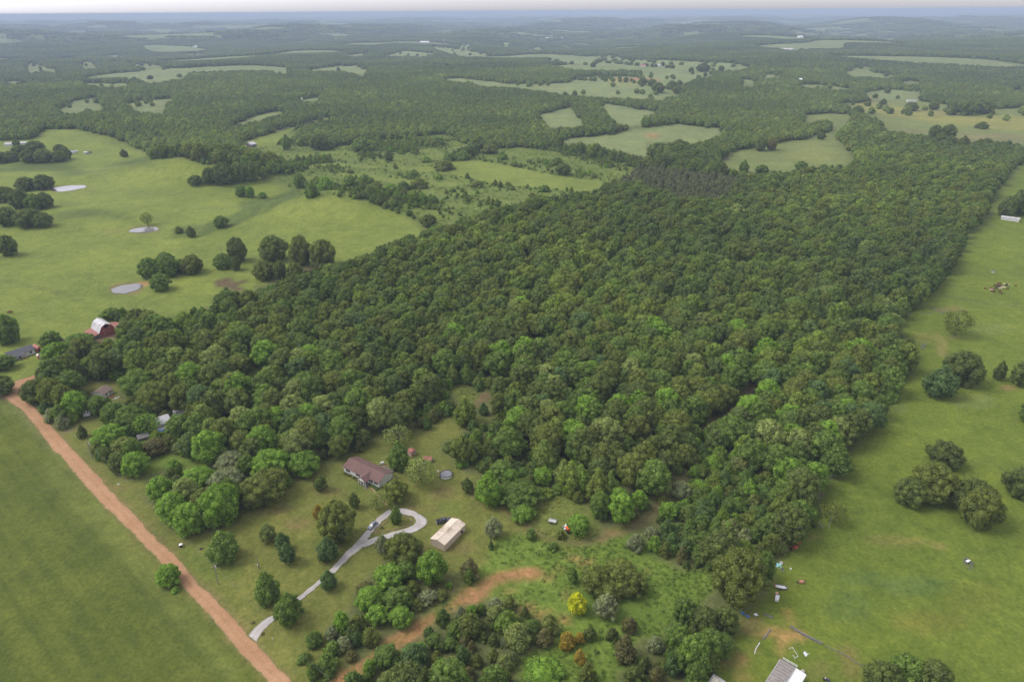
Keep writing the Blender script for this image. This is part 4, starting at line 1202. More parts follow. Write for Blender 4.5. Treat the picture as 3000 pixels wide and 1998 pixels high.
grp('bush', ['grey', 'brown', 'oak', 'olive'], 'thicket_bush', '{c} bush filling the thicket above the dirt track', '{c} bushes above the dirt track',
    [(8, 440, 870, 550, 990), (8, 520, 930, 670, 1040), (8, 470, 1000, 560, 1090), (8, 60, 1110, 180, 1230), (8, 130, 1200, 260, 1330), (8, -40, 1250, 80, 1370), (8, 100, 880, 230, 970), (8, -120, 1180, 0, 1300), (8, 20, 1350, 110, 1430), (8, 640, 930, 740, 1010)], 'bush')
grp('bush', 'mid', 'verge_bush', 'scraggly bush at the road end of the dirt track', 'bushes at the road end of the dirt track', [(7, 2100, 1220, 2230, 1340), (7, 2040, 1370, 2150, 1450), (7, 2180, 1380, 2330, 1520), (7, 2230, 1290, 2354, 1400), (7, 2110, 1440, 2210, 1560), (7, 2220, 1480, 2310, 1560)], 'bush')
grp('cedar', ['brown', 'oak', 'brown', 'olive'], 'cedar_tree', '{c} cedar in the scrub below the dirt track', '{c} cedars below the dirt track',
    [(8, 1390, 1100, 1490, 1180), (8, 1360, 1130, 1510, 1260), (8, 1320, 1200, 1480, 1340), (8, 1220, 1040, 1310, 1150), (8, 1110, 965, 1220, 1090), (8, 910, 1130, 1010, 1230), (8, 800, 1240, 910, 1320), (8, 890, 1370, 990, 1480), (8, 860, 1280, 940, 1370),
     (8, 600, 1350, 720, 1480), (8, 720, 1470, 810, 1568), (8, 820, 1460, 940, 1568), (8, 960, 1480, 1060, 1568), (8, 1000, 1330, 1100, 1440), (8, 1090, 1480, 1190, 1600), (8, 690, 1390, 790, 1480), (8, 1000, 1230, 1100, 1330), (8, 1150, 1080, 1230, 1170),
     (8, 930, 1220, 1030, 1300), (8, 500, 1500, 600, 1600), (8, 380, 1490, 480, 1590), (8, 2040, 1390, 2150, 1520), (8, 2110, 1460, 2240, 1600), (8, 2300, 630, 2400, 760), (8, 2180, 600, 2290, 720)])
grp('maple', ['grey', 'grey', 'bluegreen', 'pale'], 'grey_green_tree', '{c} rounded tree in the scrub below the dirt track', '{c} scrub trees below the dirt track',
    [(8, 1010, 985, 1110, 1080), (8, 1000, 1040, 1140, 1180), (8, 1110, 1160, 1320, 1380), (8, 780, 1320, 890, 1470), (8, 780, 1045, 870, 1180), (8, 400, 1300, 600, 1500), (8, 600, 1450, 670, 1568), (8, 250, 1500, 390, 1620), (8, 1060, 1380, 1200, 1510), (8, 2100, 1250, 2230, 1380), (8, 2230, 1180, 2354, 1300)])
grp('broad', ['bright', 'bright', 'mid'], 'young_tree', 'bright green young tree in the scrub below the dirt track', 'bright young trees below the dirt track',
    [(8, 930, 1030, 1000, 1110), (8, 580, 1245, 700, 1350), (8, 220, 1330, 400, 1480), (8, 150, 1420, 240, 1530), (8, 860, 1040, 940, 1130), (8, 700, 1270, 800, 1360), (8, 500, 1300, 590, 1390)])
grp('broad', 'olive', 'spreading_tree', 'low spreading olive green tree in the middle of the meadow', 'low spreading trees in the meadow', [(8, 1640, 770, 1860, 980), (8, 1800, 740, 2050, 960), (8, 1900, 820, 2110, 1000), (8, 1720, 850, 1960, 1020)])
grp('broad', ['bright', 'bright', 'mid'], 'edge_tree', 'bright green tree along the wood edge of the mown yard', 'bright trees along the yard edge',
    [(8, 1170, 350, 1340, 480), (8, 1080, 240, 1390, 410), (8, 1715, 260, 1860, 460), (8, 1840, 230, 1990, 420), (8, 1990, 250, 2115, 400), (8, 2190, 330, 2330, 460), (8, 1030, 40, 1200, 200), (8, 1000, 140, 1080, 270), (8, 1320, 90, 1470, 220), (8, 1100, 100, 1230, 230)])
grp('bush', ['olive', 'grey', 'brown'], 'edge_bush', 'bush at the edge of the mown trail', 'bushes along the mown trail', [(8, 1960, 350, 2060, 455), (8, 2180, 280, 2250, 350), (8, 2090, 500, 2200, 590), (8, 2270, 180, 2420, 310), (8, 1280, 210, 1340, 280), (8, 1590, 250, 1680, 340)], 'bush')
grp('broad', ['oak', 'mid', 'mid', 'olive'], 'pasture_tree', 'tree of the clump beside the oval pond', 'clump beside the oval pond', [(4, 955, 210, 1100, 360), (4, 1080, 200, 1225, 350), (4, 1080, 172, 1190, 262), (4, 1180, 220, 1290, 315), (4, 1240, 190, 1400, 332), (4, 1030, 320, 1175, 450)])
grp('broad', ['mid', 'mid', 'oak'], 'pasture_tree', 'tree of the small clump beside a bare snag', 'clump beside the bare snag', [(4, 1470, 180, 1600, 295), (4, 1590, 200, 1660, 305), (4, 1560, 70, 1700, 248)])
grp('broad', ['oak', 'olive', 'oak'], 'pasture_oak', 'large dark oak of the clump above the brown mud patch', 'oaks above the mud patch', [(4, 1780, 60, 1980, 250), (4, 1990, 60, 2150, 275), (4, 2130, 85, 2315, 285), (4, 1740, 230, 1900, 378), (4, 1880, 230, 1980, 372), (4, 1970, 245, 2095, 372)])
grp('broad', ['mid', 'bright'], 'pasture_tree', 'light green tree of three on the hill shoulder', 'three light trees on the hill shoulder', [(1, 1620, 1280, 1700, 1362), (1, 1690, 1285, 1757, 1367), (1, 1780, 1325, 1837, 1372)])
grp('broad', 'oak', 'grove_oak', 'dark oak of the dense grove on the hill crest', 'dark grove on the hill crest', [(1, 1290, 1210, 1400, 1283), (1, 1390, 1160, 1490, 1275), (1, 1455, 1130, 1615, 1282), (1, 1580, 1125, 1700, 1265), (1, 1680, 1118, 1785, 1255)])
grp('broad', 'oak', 'pasture_oak', 'dark oak of the pair above the far pond', 'pair of oaks above the far pond', [(1, 100, 1225, 245, 1322), (1, 220, 1208, 366, 1312)])
grp('broad', ['oak', 'oak', 'mid'], 'pasture_oak', 'dark oak of the big clump beside the far pond', 'oak clump beside the far pond', [(1, -40, 1290, 100, 1400), (1, 60, 1310, 200, 1445), (1, 180, 1340, 290, 1455), (1, 250, 1330, 362, 1442), (1, -30, 1430, 120, 1565), (1, 100, 1440, 290, 1575), (1, 230, 1468, 355, 1575)])
grp('broad', 'oak', 'homestead_tree', 'dark tree of the grove around the far white houses', 'grove around the far white houses', [(1, 10, 1045, 130, 1122), (1, 140, 1040, 250, 1127), (1, 230, 1030, 360, 1127), (1, 350, 1040, 462, 1122), (1, 180, 973, 300, 1052), (1, 370, 998, 452, 1062), (1, 420, 1020, 492, 1102), (1, 80, 1005, 200, 1082), (1, 85, 962, 132, 1016), (1, -60, 1050, 60, 1130)])
grp('broad', 'oak', 'stand_tree', 'dark tree of the narrow stand in the stony pasture', 'narrow stand in the stony pasture', [(3, 1700, 868, 1790, 960), (3, 1780, 865, 1888, 965), (3, 1740, 920, 1830, 1000), (3, 1800, 940, 1890, 1005)])
grp('broad', 'oak', 'far_tree', 'tree standing by itself in the far farm fields', 'scattered trees in the far fields',
    [(2, 1790, 512, 1828, 556), (2, 1945, 537, 1982, 570), (2, 1845, 530, 1872, 556), (2, 2050, 540, 2110, 590), (2, 2110, 550, 2170, 600), (2, 2140, 575, 2230, 645), (2, 2240, 562, 2320, 615), (2, 1590, 630, 1630, 672), (2, 1715, 435, 1760, 466), (2, 2200, 430, 2232, 460), (2, 2290, 600, 2354, 650), (3, 1900, 700, 2020, 800), (3, 1990, 690, 2140, 790), (3, 1700, 705, 1770, 760), (3, 95, 443, 190, 498), (3, 40, 468, 82, 502), (3, 245, 458, 290, 494)])
grp('bush', ['mid', 'bright', 'olive', 'mid'], 'scrub_bush', '{c} bush in the rough scrub between the hills and the bright meadow', '{c} bushes in the scrub',
    [(2, 50, 995, 240, 1050), (2, 640, 1135, 780, 1180), (2, 645, 1200, 705, 1242), (2, 175, 1260, 300, 1340), (2, 280, 1270, 400, 1335), (2, 380, 1250, 480, 1320), (2, 470, 1260, 610, 1310), (2, 440, 1200, 525, 1230), (2, 355, 1130, 390, 1168), (2, 700, 1055, 790, 1115), (2, 780, 1040, 900, 1110),
     (2, 960, 990, 1090, 1065), (2, 1070, 1050, 1150, 1105), (2, 560, 1080, 620, 1122), (2, 600, 960, 720, 1010), (2, 920, 1310, 955, 1340), (2, 1280, 1330, 1350, 1375), (2, 1350, 1300, 1450, 1330), (2, 1160, 1285, 1200, 1315), (2, 890, 1245, 990, 1300), (2, 1440, 1090, 1540, 1140),
     (1, 2095, 1260, 2200, 1360), (1, 2180, 1220, 2310, 1320), (1, 2140, 1070, 2220, 1115), (1, 2290, 1260, 2354, 1310), (1, 1740, 1110, 1830, 1180), (1, 1820, 1110, 1930, 1200), (1, 1920, 1120, 2030, 1195), (1, 2010, 1120, 2110, 1170), (2, 0, 1210, 120, 1290), (2, 100, 1225, 220, 1270)], 'bush')
grp('broad', ['mid', 'olive', 'mid', 'oak'], 'corner_tree', 'broadleaf tree of the wood corner behind the mobile homes', 'wood corner behind the mobile homes',
    [(9, -30, 1260, 190, 1560), (9, 40, 1060, 250, 1300), (9, 200, 1060, 385, 1270), (9, 80, 1220, 300, 1450), (9, 190, 1240, 360, 1410), (9, -80, 1000, 110, 1220), (9, 110, 1370, 250, 1530), (9, 20, 1440, 170, 1650), (9, -120, 1180, 60, 1400)])
def t4(x0, y0, x1, y1):
    return (4, 470.8 + x0 * .35985, 1021.6 + y0 * .35985, 470.8 + x1 * .35985, 1021.6 + y1 * .35985)
for b, k, mk, nm_, lb in [
    (t4(1190, 730, 1770, 1180), 'sparse', 'bright', 'locust_tree', 'feathery light green tree half covering the metal roofed house'),
    (t4(860, 580, 1480, 1100), 'broad', 'mid', 'cottage_tree', 'tall full tree between the white cottage and the metal roofed house'),
    (t4(450, 950, 1090, 1430), 'broad', 'bright', 'verge_tree', 'bright pale topped tree near the verge pole'),
    (t4(800, 1190, 1330, 1560), 'broad', 'olive', 'verge_tree', 'olive tree next to the bright pale topped one'),
    (t4(1400, 1200, 1900, 1560), 'broad', 'brown', 'verge_tree', 'brownish tree in front of the grey shed roof'),
    (t4(1860, 740, 2360, 1250), 'broad', 'mid', 'cottage_tree', 'green tree beside the metal roofed house'),
    (t4(370, 370, 740, 780), 'broad', 'mid', 'cottage_tree', 'green tree in front of the white cottage'),
    ((4, 150, 1050, 310, 1225), 'broad', 'oak', 'road_tree', 'dark tree at the inner corner of the road bend'),
    ((4, 265, 1030, 430, 1255), 'broad', 'olive', 'road_tree', 'tall olive tree behind the corner of the road bend'),
    ((4, 360, 1075, 510, 1290), 'broad', 'olive', 'road_tree', 'olive tree between the road bend and the small fronted house'),
    ((4, 420, 1125, 595, 1325), 'broad', 'bright', 'road_tree', 'bright green tree beside the small fronted house'),
    ((4, 700, 1200, 860, 1385), 'broad', 'mid', 'road_tree', 'green tree behind the verge bushes'),
    ((4, 950, 1060, 1180, 1290), 'broad', 'olive', 'cottage_tree', 'large olive tree behind the tall full one'),
    ((4, 1160, 1080, 1340, 1290), 'broad', 'olive', 'cottage_tree', 'rounded olive tree above the small pale trailer'),
    ((4, 830, 980, 1070, 1185), 'broad', 'mid', 'cottage_tree', 'spreading tree at the back of the cottage clearing'),
    ((4, 300, 1240, 400, 1350), 'bush', 'grey', 'verge_bush', 'silvery bush at the road verge by the corner trees'),
    ((4, 370, 1290, 470, 1400), 'bush', 'grey', 'verge_bush', 'second silvery bush farther down the verge'),
    ((4, 520, 1350, 600, 1460), 'cedar', 'oak', 'verge_cedar', 'narrow dark cedar beside the verge track'),
]:
    box_tree(*b, k, mk, nm_, lb)
# bare snags
for i, (tl, x, y, lb, hh) in enumerate([(5, 2115, 1500, 'bare grey snag in the wood above the mown trail', 11), (5, 2245, 1505, 'bare forked snag beside another at the wood above the trail', 10), (4, 500, 985, 'bare white branched tree in front of the farm sheds', 11), (4, 1310, 925, 'dead tree poking out of the wood below the oval pond', 9),
                                    (4, 1530, 185, 'thin bare snag in the pasture clump', 9), (9, 1010, 500, 'dead trunk leaning in the half dead pasture tree', 7), (6, 850, 370, 'grey snag in the wood near the cattle pasture', 10), (6, 620, 290, 'bare snag deep in the middle of the wood', 9), (9, 935, 330, 'grey bare tree at the wood edge facing the half dead tree', 8), (9, 990, 210, 'grey bare tree at the wood edge beyond the half dead tree', 8)]):
    g = GT(tl, x, y)
    root = thing('dead_tree', lb, 'dead tree', g, i * 1.3)
    k = hh / 12
    root.scale = (k, k, k)
    o = bpy.data.objects.new('bare_branches', SNAG[i % 2])
    col.objects.link(o)
    o.parent = root
    HAND.append((g.x, g.y, 2.0))

# ------------------------------------------------------------------ buildings
def frame_at(A, B, name, label, cat, depth=0, group=None):
    """empty at the ground corner A, x axis towards B; returns empty and length"""
    a, b = G(*A), G(*B)
    ang = math.atan2(b.y - a.y, b.x - a.x)
    ln = math.hypot(b.x - a.x, b.y - a.y)
    z = min(a.z, b.z)
    e = thing(name, label, cat, (a.x, a.y, z), ang, group)
    mx = a.x + math.cos(ang) * ln / 2 - math.sin(ang) * depth / 2
    my = a.y + math.sin(ang) * ln / 2 + math.cos(ang) * depth / 2
    FOOT.append((mx, my, max(ln, depth) / 2 + 1.0))
    return e, ln

def window(parent, x, y, z, w, hgt, face='y-', shutters=None):
    """window set 3 cm proud of the wall it belongs to, pane a sub-part"""
    t = .06
    f = MB()
    if face == 'y-':
        for bx in ((x - .07, x + w + .07, z - .07, z), (x - .07, x + w + .07, z + hgt, z + hgt + .07), (x - .07, x, z, z + hgt), (x + w, x + w + .07, z, z + hgt)):
            f.box(bx[0], bx[1], y - t, y - .003, bx[2], bx[3])
        fr = f.build('window', M_white, parent)
        MB().box(x + .002, x + w - .002, y - .035, y - .004, z + .002, z + hgt - .002).build('pane', M_glass, fr)
        if shutters:
            for q in (x - .07 - .36, x + w + .07):
                MB().box(q + .003, q + .357, y - .05, y - .004, z - .05, z + hgt + .05).build('shutter', shutters, parent)
    else:
        for bx in ((y - .07, y + w + .07, z - .07, z), (y - .07, y + w + .07, z + hgt, z + hgt + .07), (y - .07, y, z, z + hgt), (y + w, y + w + .07, z, z + hgt)):
            f.box(x + .003, x + t, bx[0], bx[1], bx[2], bx[3])
        fr = f.build('window', M_white, parent)
        MB().box(x + .004, x + .035, y + .002, y + w - .002, z + .002, z + hgt - .002).build('pane', M_glass, fr)

def gable(name, label, cat, A, B, depth, wh, rise, wm, rm, wins=(), doors=(), oh=.35, axis='x', group=None, endwins=(), trim=None, ln=None):
    e, L = frame_at(A, B, name, label, cat, depth, group)
    if ln: L = ln
    D = depth
    b = MB()
    if axis == 'x':
        b.prism([(0, -.4), (D, -.4), (D, wh), (D / 2, wh + rise), (0, wh)], 0, L, 'x')
        b.build('wall', wm, e)
        s = rise / (D / 2)
        for side in (0, 1):
            y0, y1 = (-oh, D / 2) if side == 0 else (D + oh, D / 2)
            z0 = wh - s * oh + .10
            q = [(-oh, y0, z0), (L + oh, y0, z0), (L + oh, y1, wh + rise + .10), (-oh, y1, wh + rise + .10)]
            if side: q = q[::-1]
            MB().slab(q, .09).build('roof', rm, e)
        if trim:
            MB().box(-oh, L + oh, D / 2 - .18, D / 2 + .18, wh + rise + .08, wh + rise + .16).build('ridge_cap', trim, e)
    else:
        b.prism([(0, -.4), (L, -.4), (L, wh), (L / 2, wh + rise), (0, wh)], 0, D, 'y')
        b.build('wall', wm, e)
        s = rise / (L / 2)
        for side in (0, 1):
            x0, x1 = (-oh, L / 2) if side == 0 else (L + oh, L / 2)
            z0 = wh - s * oh + .10
            q = [(x0, -oh, z0), (x1, -oh, wh + rise + .10), (x1, D + oh, wh + rise + .10), (x0, D + oh, z0)]
            if side: q = q[::-1]
            MB().slab(q, .09).build('roof', rm, e)
        if trim:
            MB().box(L / 2 - .18, L / 2 + .18, -oh, D + oh, wh + rise + .08, wh + rise + .16).build('ridge_cap', trim, e)
    for f, z, w, hh in wins:
        window(e, f * L, 0, z, w, hh)
    for f, z, w, hh in endwins:
        window(e, L, f * D, z, w, hh, 'x+')
    for f, w, hh, m in doors:
        d = MB().box(f * L, f * L + w, -.05, -.003, .05, hh).build('door', m, e)
        MB().box(f * L + w * .8, f * L + w * .88, -.09, -.053, hh * .45, hh * .5).build('handle', M_chrome, d)
    return e, L

def C1(x, y): return (980 + x / 5.228, 1320 + y / 5.228)
def C2(x, y): return (220 + x / 14.72, 900 + y / 14.72)
def C3(x, y): return (x / 6.533, 960 + y / 6.533)
def C4(x, y): return (200 + x / 6.5417, 1100 + y / 6.5417)
def C5(x, y): return (2050 + x / 5.8875, 1780 + y / 5.8875)
def C6(x, y): return (2230 + x / 5.805, 1550 + y / 5.805)
def C7(x, y): return (1560 + x / 11.775, 1480 + y / 11.775)

# --- the long house with brown roof
D_ = 8.4
e, L = gable('ranch_house', 'long white ranch house with brown shingle roof and front gabled porch', 'house', C1(148, 322), C1(685, 572), D_, 2.9, 1.75, M_siding, M_brownroof, oh=.4)
for f in (.115, .40):
    for k in (0, 1):
        window(e, f * L + k * 1.25 - .6, 0, 1.15, .75, 1.25, shutters=M_dark if k == 0 else None)
for f in (.785, .92):
    for k in (0, 1):
        window(e, f * L + k * 1.1 - .75, 0, 1.15, .7, 1.25, shutters=M_dark if k == 0 else None)
MB().box(0, L, -.03, -.003, -.3, .35).build('skirting', M_greywood, e)
# porch: gable facing front
px0, px1, pd = L * .555, L * .755, 2.7
pm = (px0 + px1) / 2
hw = (px1 - px0) / 2 + .45
pr = MB()
for sgn in (-1, 1):
    q = [(pm + sgn * hw, -pd - .35, 2.78), (pm + sgn * hw, D_ * .15, 2.78), (pm, D_ * .38, 4.25), (pm, -pd - .35, 4.25)]
    if sgn > 0: q = q[::-1]
    pr.slab(q[::-1], .1)
prf = pr.build('porch_roof', M_brownroof, e)
MB().prism([(px0 - .2, 2.72), (px1 + .2, 2.72), (pm, 4.08)], -pd - .25, -pd - .17, 'y').build('gable_board', M_white, prf)
MB().box(px0 - .1, px1 + .1, -pd - .2, -.01, .35, .5).build('porch_floor', M_greywood, e)
for x in (px0 + .05, pm - .9, pm + .9, px1 - .15):
    MB().box(x, x + .12, -pd - .15, -pd - .03, .5, 2.72).build('post', M_white, e)
for x0, x1 in ((px0 + .17, pm - .9), (pm + 1.02, px1 - .15)):
    rl = MB().box(x0, x1, -pd - .12, -pd - .05, 1.35, 1.43).build('railing', M_greywood, e)
    n = max(3, int((x1 - x0) / .16))
    for k in range(n):
        xx = x0 + (k + .5) * (x1 - x0) / n
        MB().box(xx - .025, xx + .025, -pd - .11, -pd - .06, .5, 1.349).build('baluster', M_greywood, rl)
for k in range(3):
    MB().box(px1 - .2 + .02 * k, px1 + .9, -pd - .1 - .3 * (k + 1), -pd - .1 - .3 * k - .003, 0, .42 - .13 * k).build('step', M_greywood, e)
dr = MB().box(pm - .45, pm + .45, -.06, -.003, .5, 2.55).build('door', M_white, e)
MB().box(pm + .3, pm + .36, -.1, -.063, 1.4, 1.5).build('handle', M_chrome, dr)
for x, y in ((L * .47, D_ * .62), (L * .46, D_ * .60)):
    MB().tube([(x, y, 4.0), (x, y, 4.95)], .13, 8).build('vent_pipe', M_chrome, e)
MB().box(-.55, -.12, .3, .9, .1, .9).build('meter_box', M_chrome, e)
# back deck
dk = MB().box(L * .55, L * .88, D_ + .01, D_ + 3.4, .35, .55).build('back_deck', M_greywood, e)
for k in range(14):
    xx = L * .55 + k * (L * .33 - .1) / 13
    MB().box(xx, xx + .08, D_ + 3.32, D_ + 3.4, .55, 1.4).build('post', M_wood, dk)
MB().box(L * .55, L * .88, D_ + 3.3, D_ + 3.42, 1.401, 1.48).build('rail', M_wood, dk)
ranch = e
# shrubs at the front wall
for k, (x, y) in enumerate([(150, 345), (188, 360), (228, 378), (290, 408), (335, 432)]):
    g = G(*C1(x, y + 12))
    plant('bush0', g.x, g.y, .8, .9, 'olive', 'clipped_shrub', 'small clipped shrub along the front wall of the ranch house', 'shrub', 'clipped shrubs along the ranch house')
for k, (x, y) in enumerate([(580, 535), (612, 555), (650, 580)]):
    g = G(*C1(x, y + 14))
    plant('bush1', g.x, g.y, .85, 1.0, 'mid', 'clipped_shrub', 'small green shrub between the porch steps and the house corner', 'shrub', 'shrubs by the porch steps')
# grill and satellite dish by the deck
g = G(*C1(735, 215))
q = thing('garden_grill', 'white covered grill behind the house beside the deck', 'grill', g, .4)
MB().box(-.8, .8, -.4, .4, .5, 1.1).build('cover', M_white, q)
for sx in (-.7, .6):
    MB().box(sx, sx + .1, -.35, .35, 0, .5).build('leg', M_dark, q)
MB().prism([(-.4, 1.1), (.4, 1.1), (.25, 1.5), (-.25, 1.5)], -.75, .75, 'x').build('lid', M_white, q)
g = G(*C1(750, 262))
q = thing('patio_table', 'brown patio table behind the house beside the grill', 'table', g, .2)
MB().box(-.9, .9, -.5, .5, .7, .76).build('top', M_wood, q)
for sx in (-.8, .72):
    for sy in (-.42, .34):
        MB().box(sx, sx + .08, sy, sy + .08, 0, .699).build('leg', M_wood, q)

# --- tan metal building
e, L = gable('metal_building', 'tan metal workshop with stained low pitched roof', 'workshop', C1(1478, 1440), C1(1692, 1540), 13.2, 3.0, .95, M_tan, M_tanroof, oh=.12, axis='y', trim=M_tanroof)
MB().box(.12, .2, -.02, -.003, 0, 3.0).build('corner_trim', M_wood, e)
MB().box(L - .2, L - .12, -.02, -.003, 0, 3.0).build('corner_trim', M_wood, e)
MB().box(L + .003, L + .05, 2.0, 3.0, .05, 2.2).build('door', M_tan, e)
MB().box(L + .003, L + .5, 10.2, 10.9, .9, 1.6).build('window_unit', M_dark, e)
for k in range(1, 12):      # standing seams
    for s_ in (-1, 1):
        yy = 13.2 * k / 12
        sl = .95 / (L / 2)
        MB().add([(L / 2 - .02, yy - .03, 4.05 + .045), (L / 2 - .02, yy + .03, 4.05 + .045), (L / 2 + s_ * L / 2, yy + .03, 3.10 + .045), (L / 2 + s_ * L / 2, yy - .03, 3.10 + .045)], [(0, 1, 2, 3) if s_ < 0 else (3, 2, 1, 0)]).build('seam', M_tanroof, e)
OCCP = [C1(1400, 1080), C1(2000, 1560)]

# --- round pool
g = G(*C1(1712, 385))
q = thing('round_pool', 'round above ground pool with grey cover and white wall', 'pool', g)
Rp, Hp = 2.55, 1.15
n = 40
vs = [(Rp * math.cos(6.2832 * k / n), Rp * math.sin(6.2832 * k / n), z) for z in (0, Hp) for k in range(n)]
MB().add(vs, [(k, (k + 1) % n, n + (k + 1) % n, n + k) for k in range(n)]).build('wall', M_white, q)
vs = [(r * math.cos(6.2832 * k / n), r * math.sin(6.2832 * k / n), z) for r, z in ((Rp + .12, Hp + .01), (Rp + .12, Hp + .08), (Rp - .14, Hp + .08), (Rp - .14, Hp - .05)) for k in range(n)]
MB().add(vs, [(a * n + k, a * n + (k + 1) % n, (a + 1) * n + (k + 1) % n, (a + 1) * n + k) for a in range(3) for k in range(n)]).build('rim', M_dark, q)
vs = [(0, 0, Hp - .12)] + [((Rp - .15) * math.cos(6.2832 * k / n), (Rp - .15) * math.sin(6.2832 * k / n), Hp - .03) for k in range(n)]
MB().add(vs, [(0, 1 + k, 1 + (k + 1) % n) for k in range(n)]).build('cover', M_cover, q)
for k in range(10):
    a = 6.2832 * k / 10
    MB().tube([((Rp + .08) * math.cos(a), (Rp + .08) * math.sin(a), 0), ((Rp + .08) * math.cos(a), (Rp + .08) * math.sin(a), Hp)], .06, 6).build('upright', M_chrome, q)
FOOT.append((g.x, g.y, 4))
g = G(*C1(1618, 415))
q = thing('blue_barrel', 'blue plastic barrel at the side of the round pool', 'barrel', g)
MB().tube([(0, 0, 0), (0, 0, .1), (0, 0, .45), (0, 0, .8), (0, 0, .9)], [.3, .34, .38, .34, .3], 12).build('body', M_blue, q)
MB().tube([(0, 0, .9), (0, 0, .96)], .27, 12).build('lid', M_blue, q)
for k, (x, y, m, lb) in enumerate([(1590, 325, M_white, 'white plastic chair beside the round pool'), (1592, 350, M_wood, 'tan garden chair beside the round pool')]):
    g = G(*C1(x, y))
    q = thing('garden_chair', lb, 'chair', g, 1 + k)
    MB().box(-.3, .3, -.3, .3, .4, .46).build('seat', m, q)
    MB().box(-.3, .3, .25, .3, .461, .95).build('backrest', m, q)
    for sx in (-.29, .24):
        for sy in (-.29, .24):
            MB().box(sx, sx + .05, sy, sy + .05, 0, .399).build('leg', m, q)

# --- sheds behind the house
gable('garden_shed', 'small pinkish wooden shed behind the tall yard tree', 'shed', C1(1175, 95), C1(1250, 50), 2.4, 2.1, .7, mat_simple('pink_boards', (.42, .28, .23), .8, .15, 1), M_redroof, axis='y', oh=.15, doors=((.3, .8, 1.8, M_wood),))
gable('garden_shed', 'low shed with rusty red roof above the round pool', 'shed', C1(1340, 185), C1(1487, 190), 2.6, 1.5, .6, M_conc, M_redroof, oh=.15, doors=((.1, .7, 1.4, M_dark),))

# --- island edging
pts = [C1(615, 1255), C1(700, 1165), C1(830, 1065), C1(1060, 1015), C1(1150, 1030), C1(1190, 1085), C1(1150, 1140), C1(1000, 1185), C1(820, 1225), C1(615, 1255)]
gp = [G(*p) for p in pts]
q = thing('island_edging', 'low timber edging around the driveway island', 'edging', gp[0])
for a, b in zip(gp[:-1], gp[1:]):
    d = b - a
    o = MB().box(0, math.hypot(d.x, d.y), -.1, .1, -.1, .28).build('timber', M_wood, q, (a.x - gp[0].x, a.y - gp[0].y, min(a.z, b.z) - gp[0].z))
    o.rotation_euler = (0, 0, math.atan2(d.y, d.x))
g = G(*C1(725, 1185))
plant('bush0', g.x, g.y, .75, .7, 'brown', 'dead_shrub', 'small brown shrub on the driveway island', 'shrub')

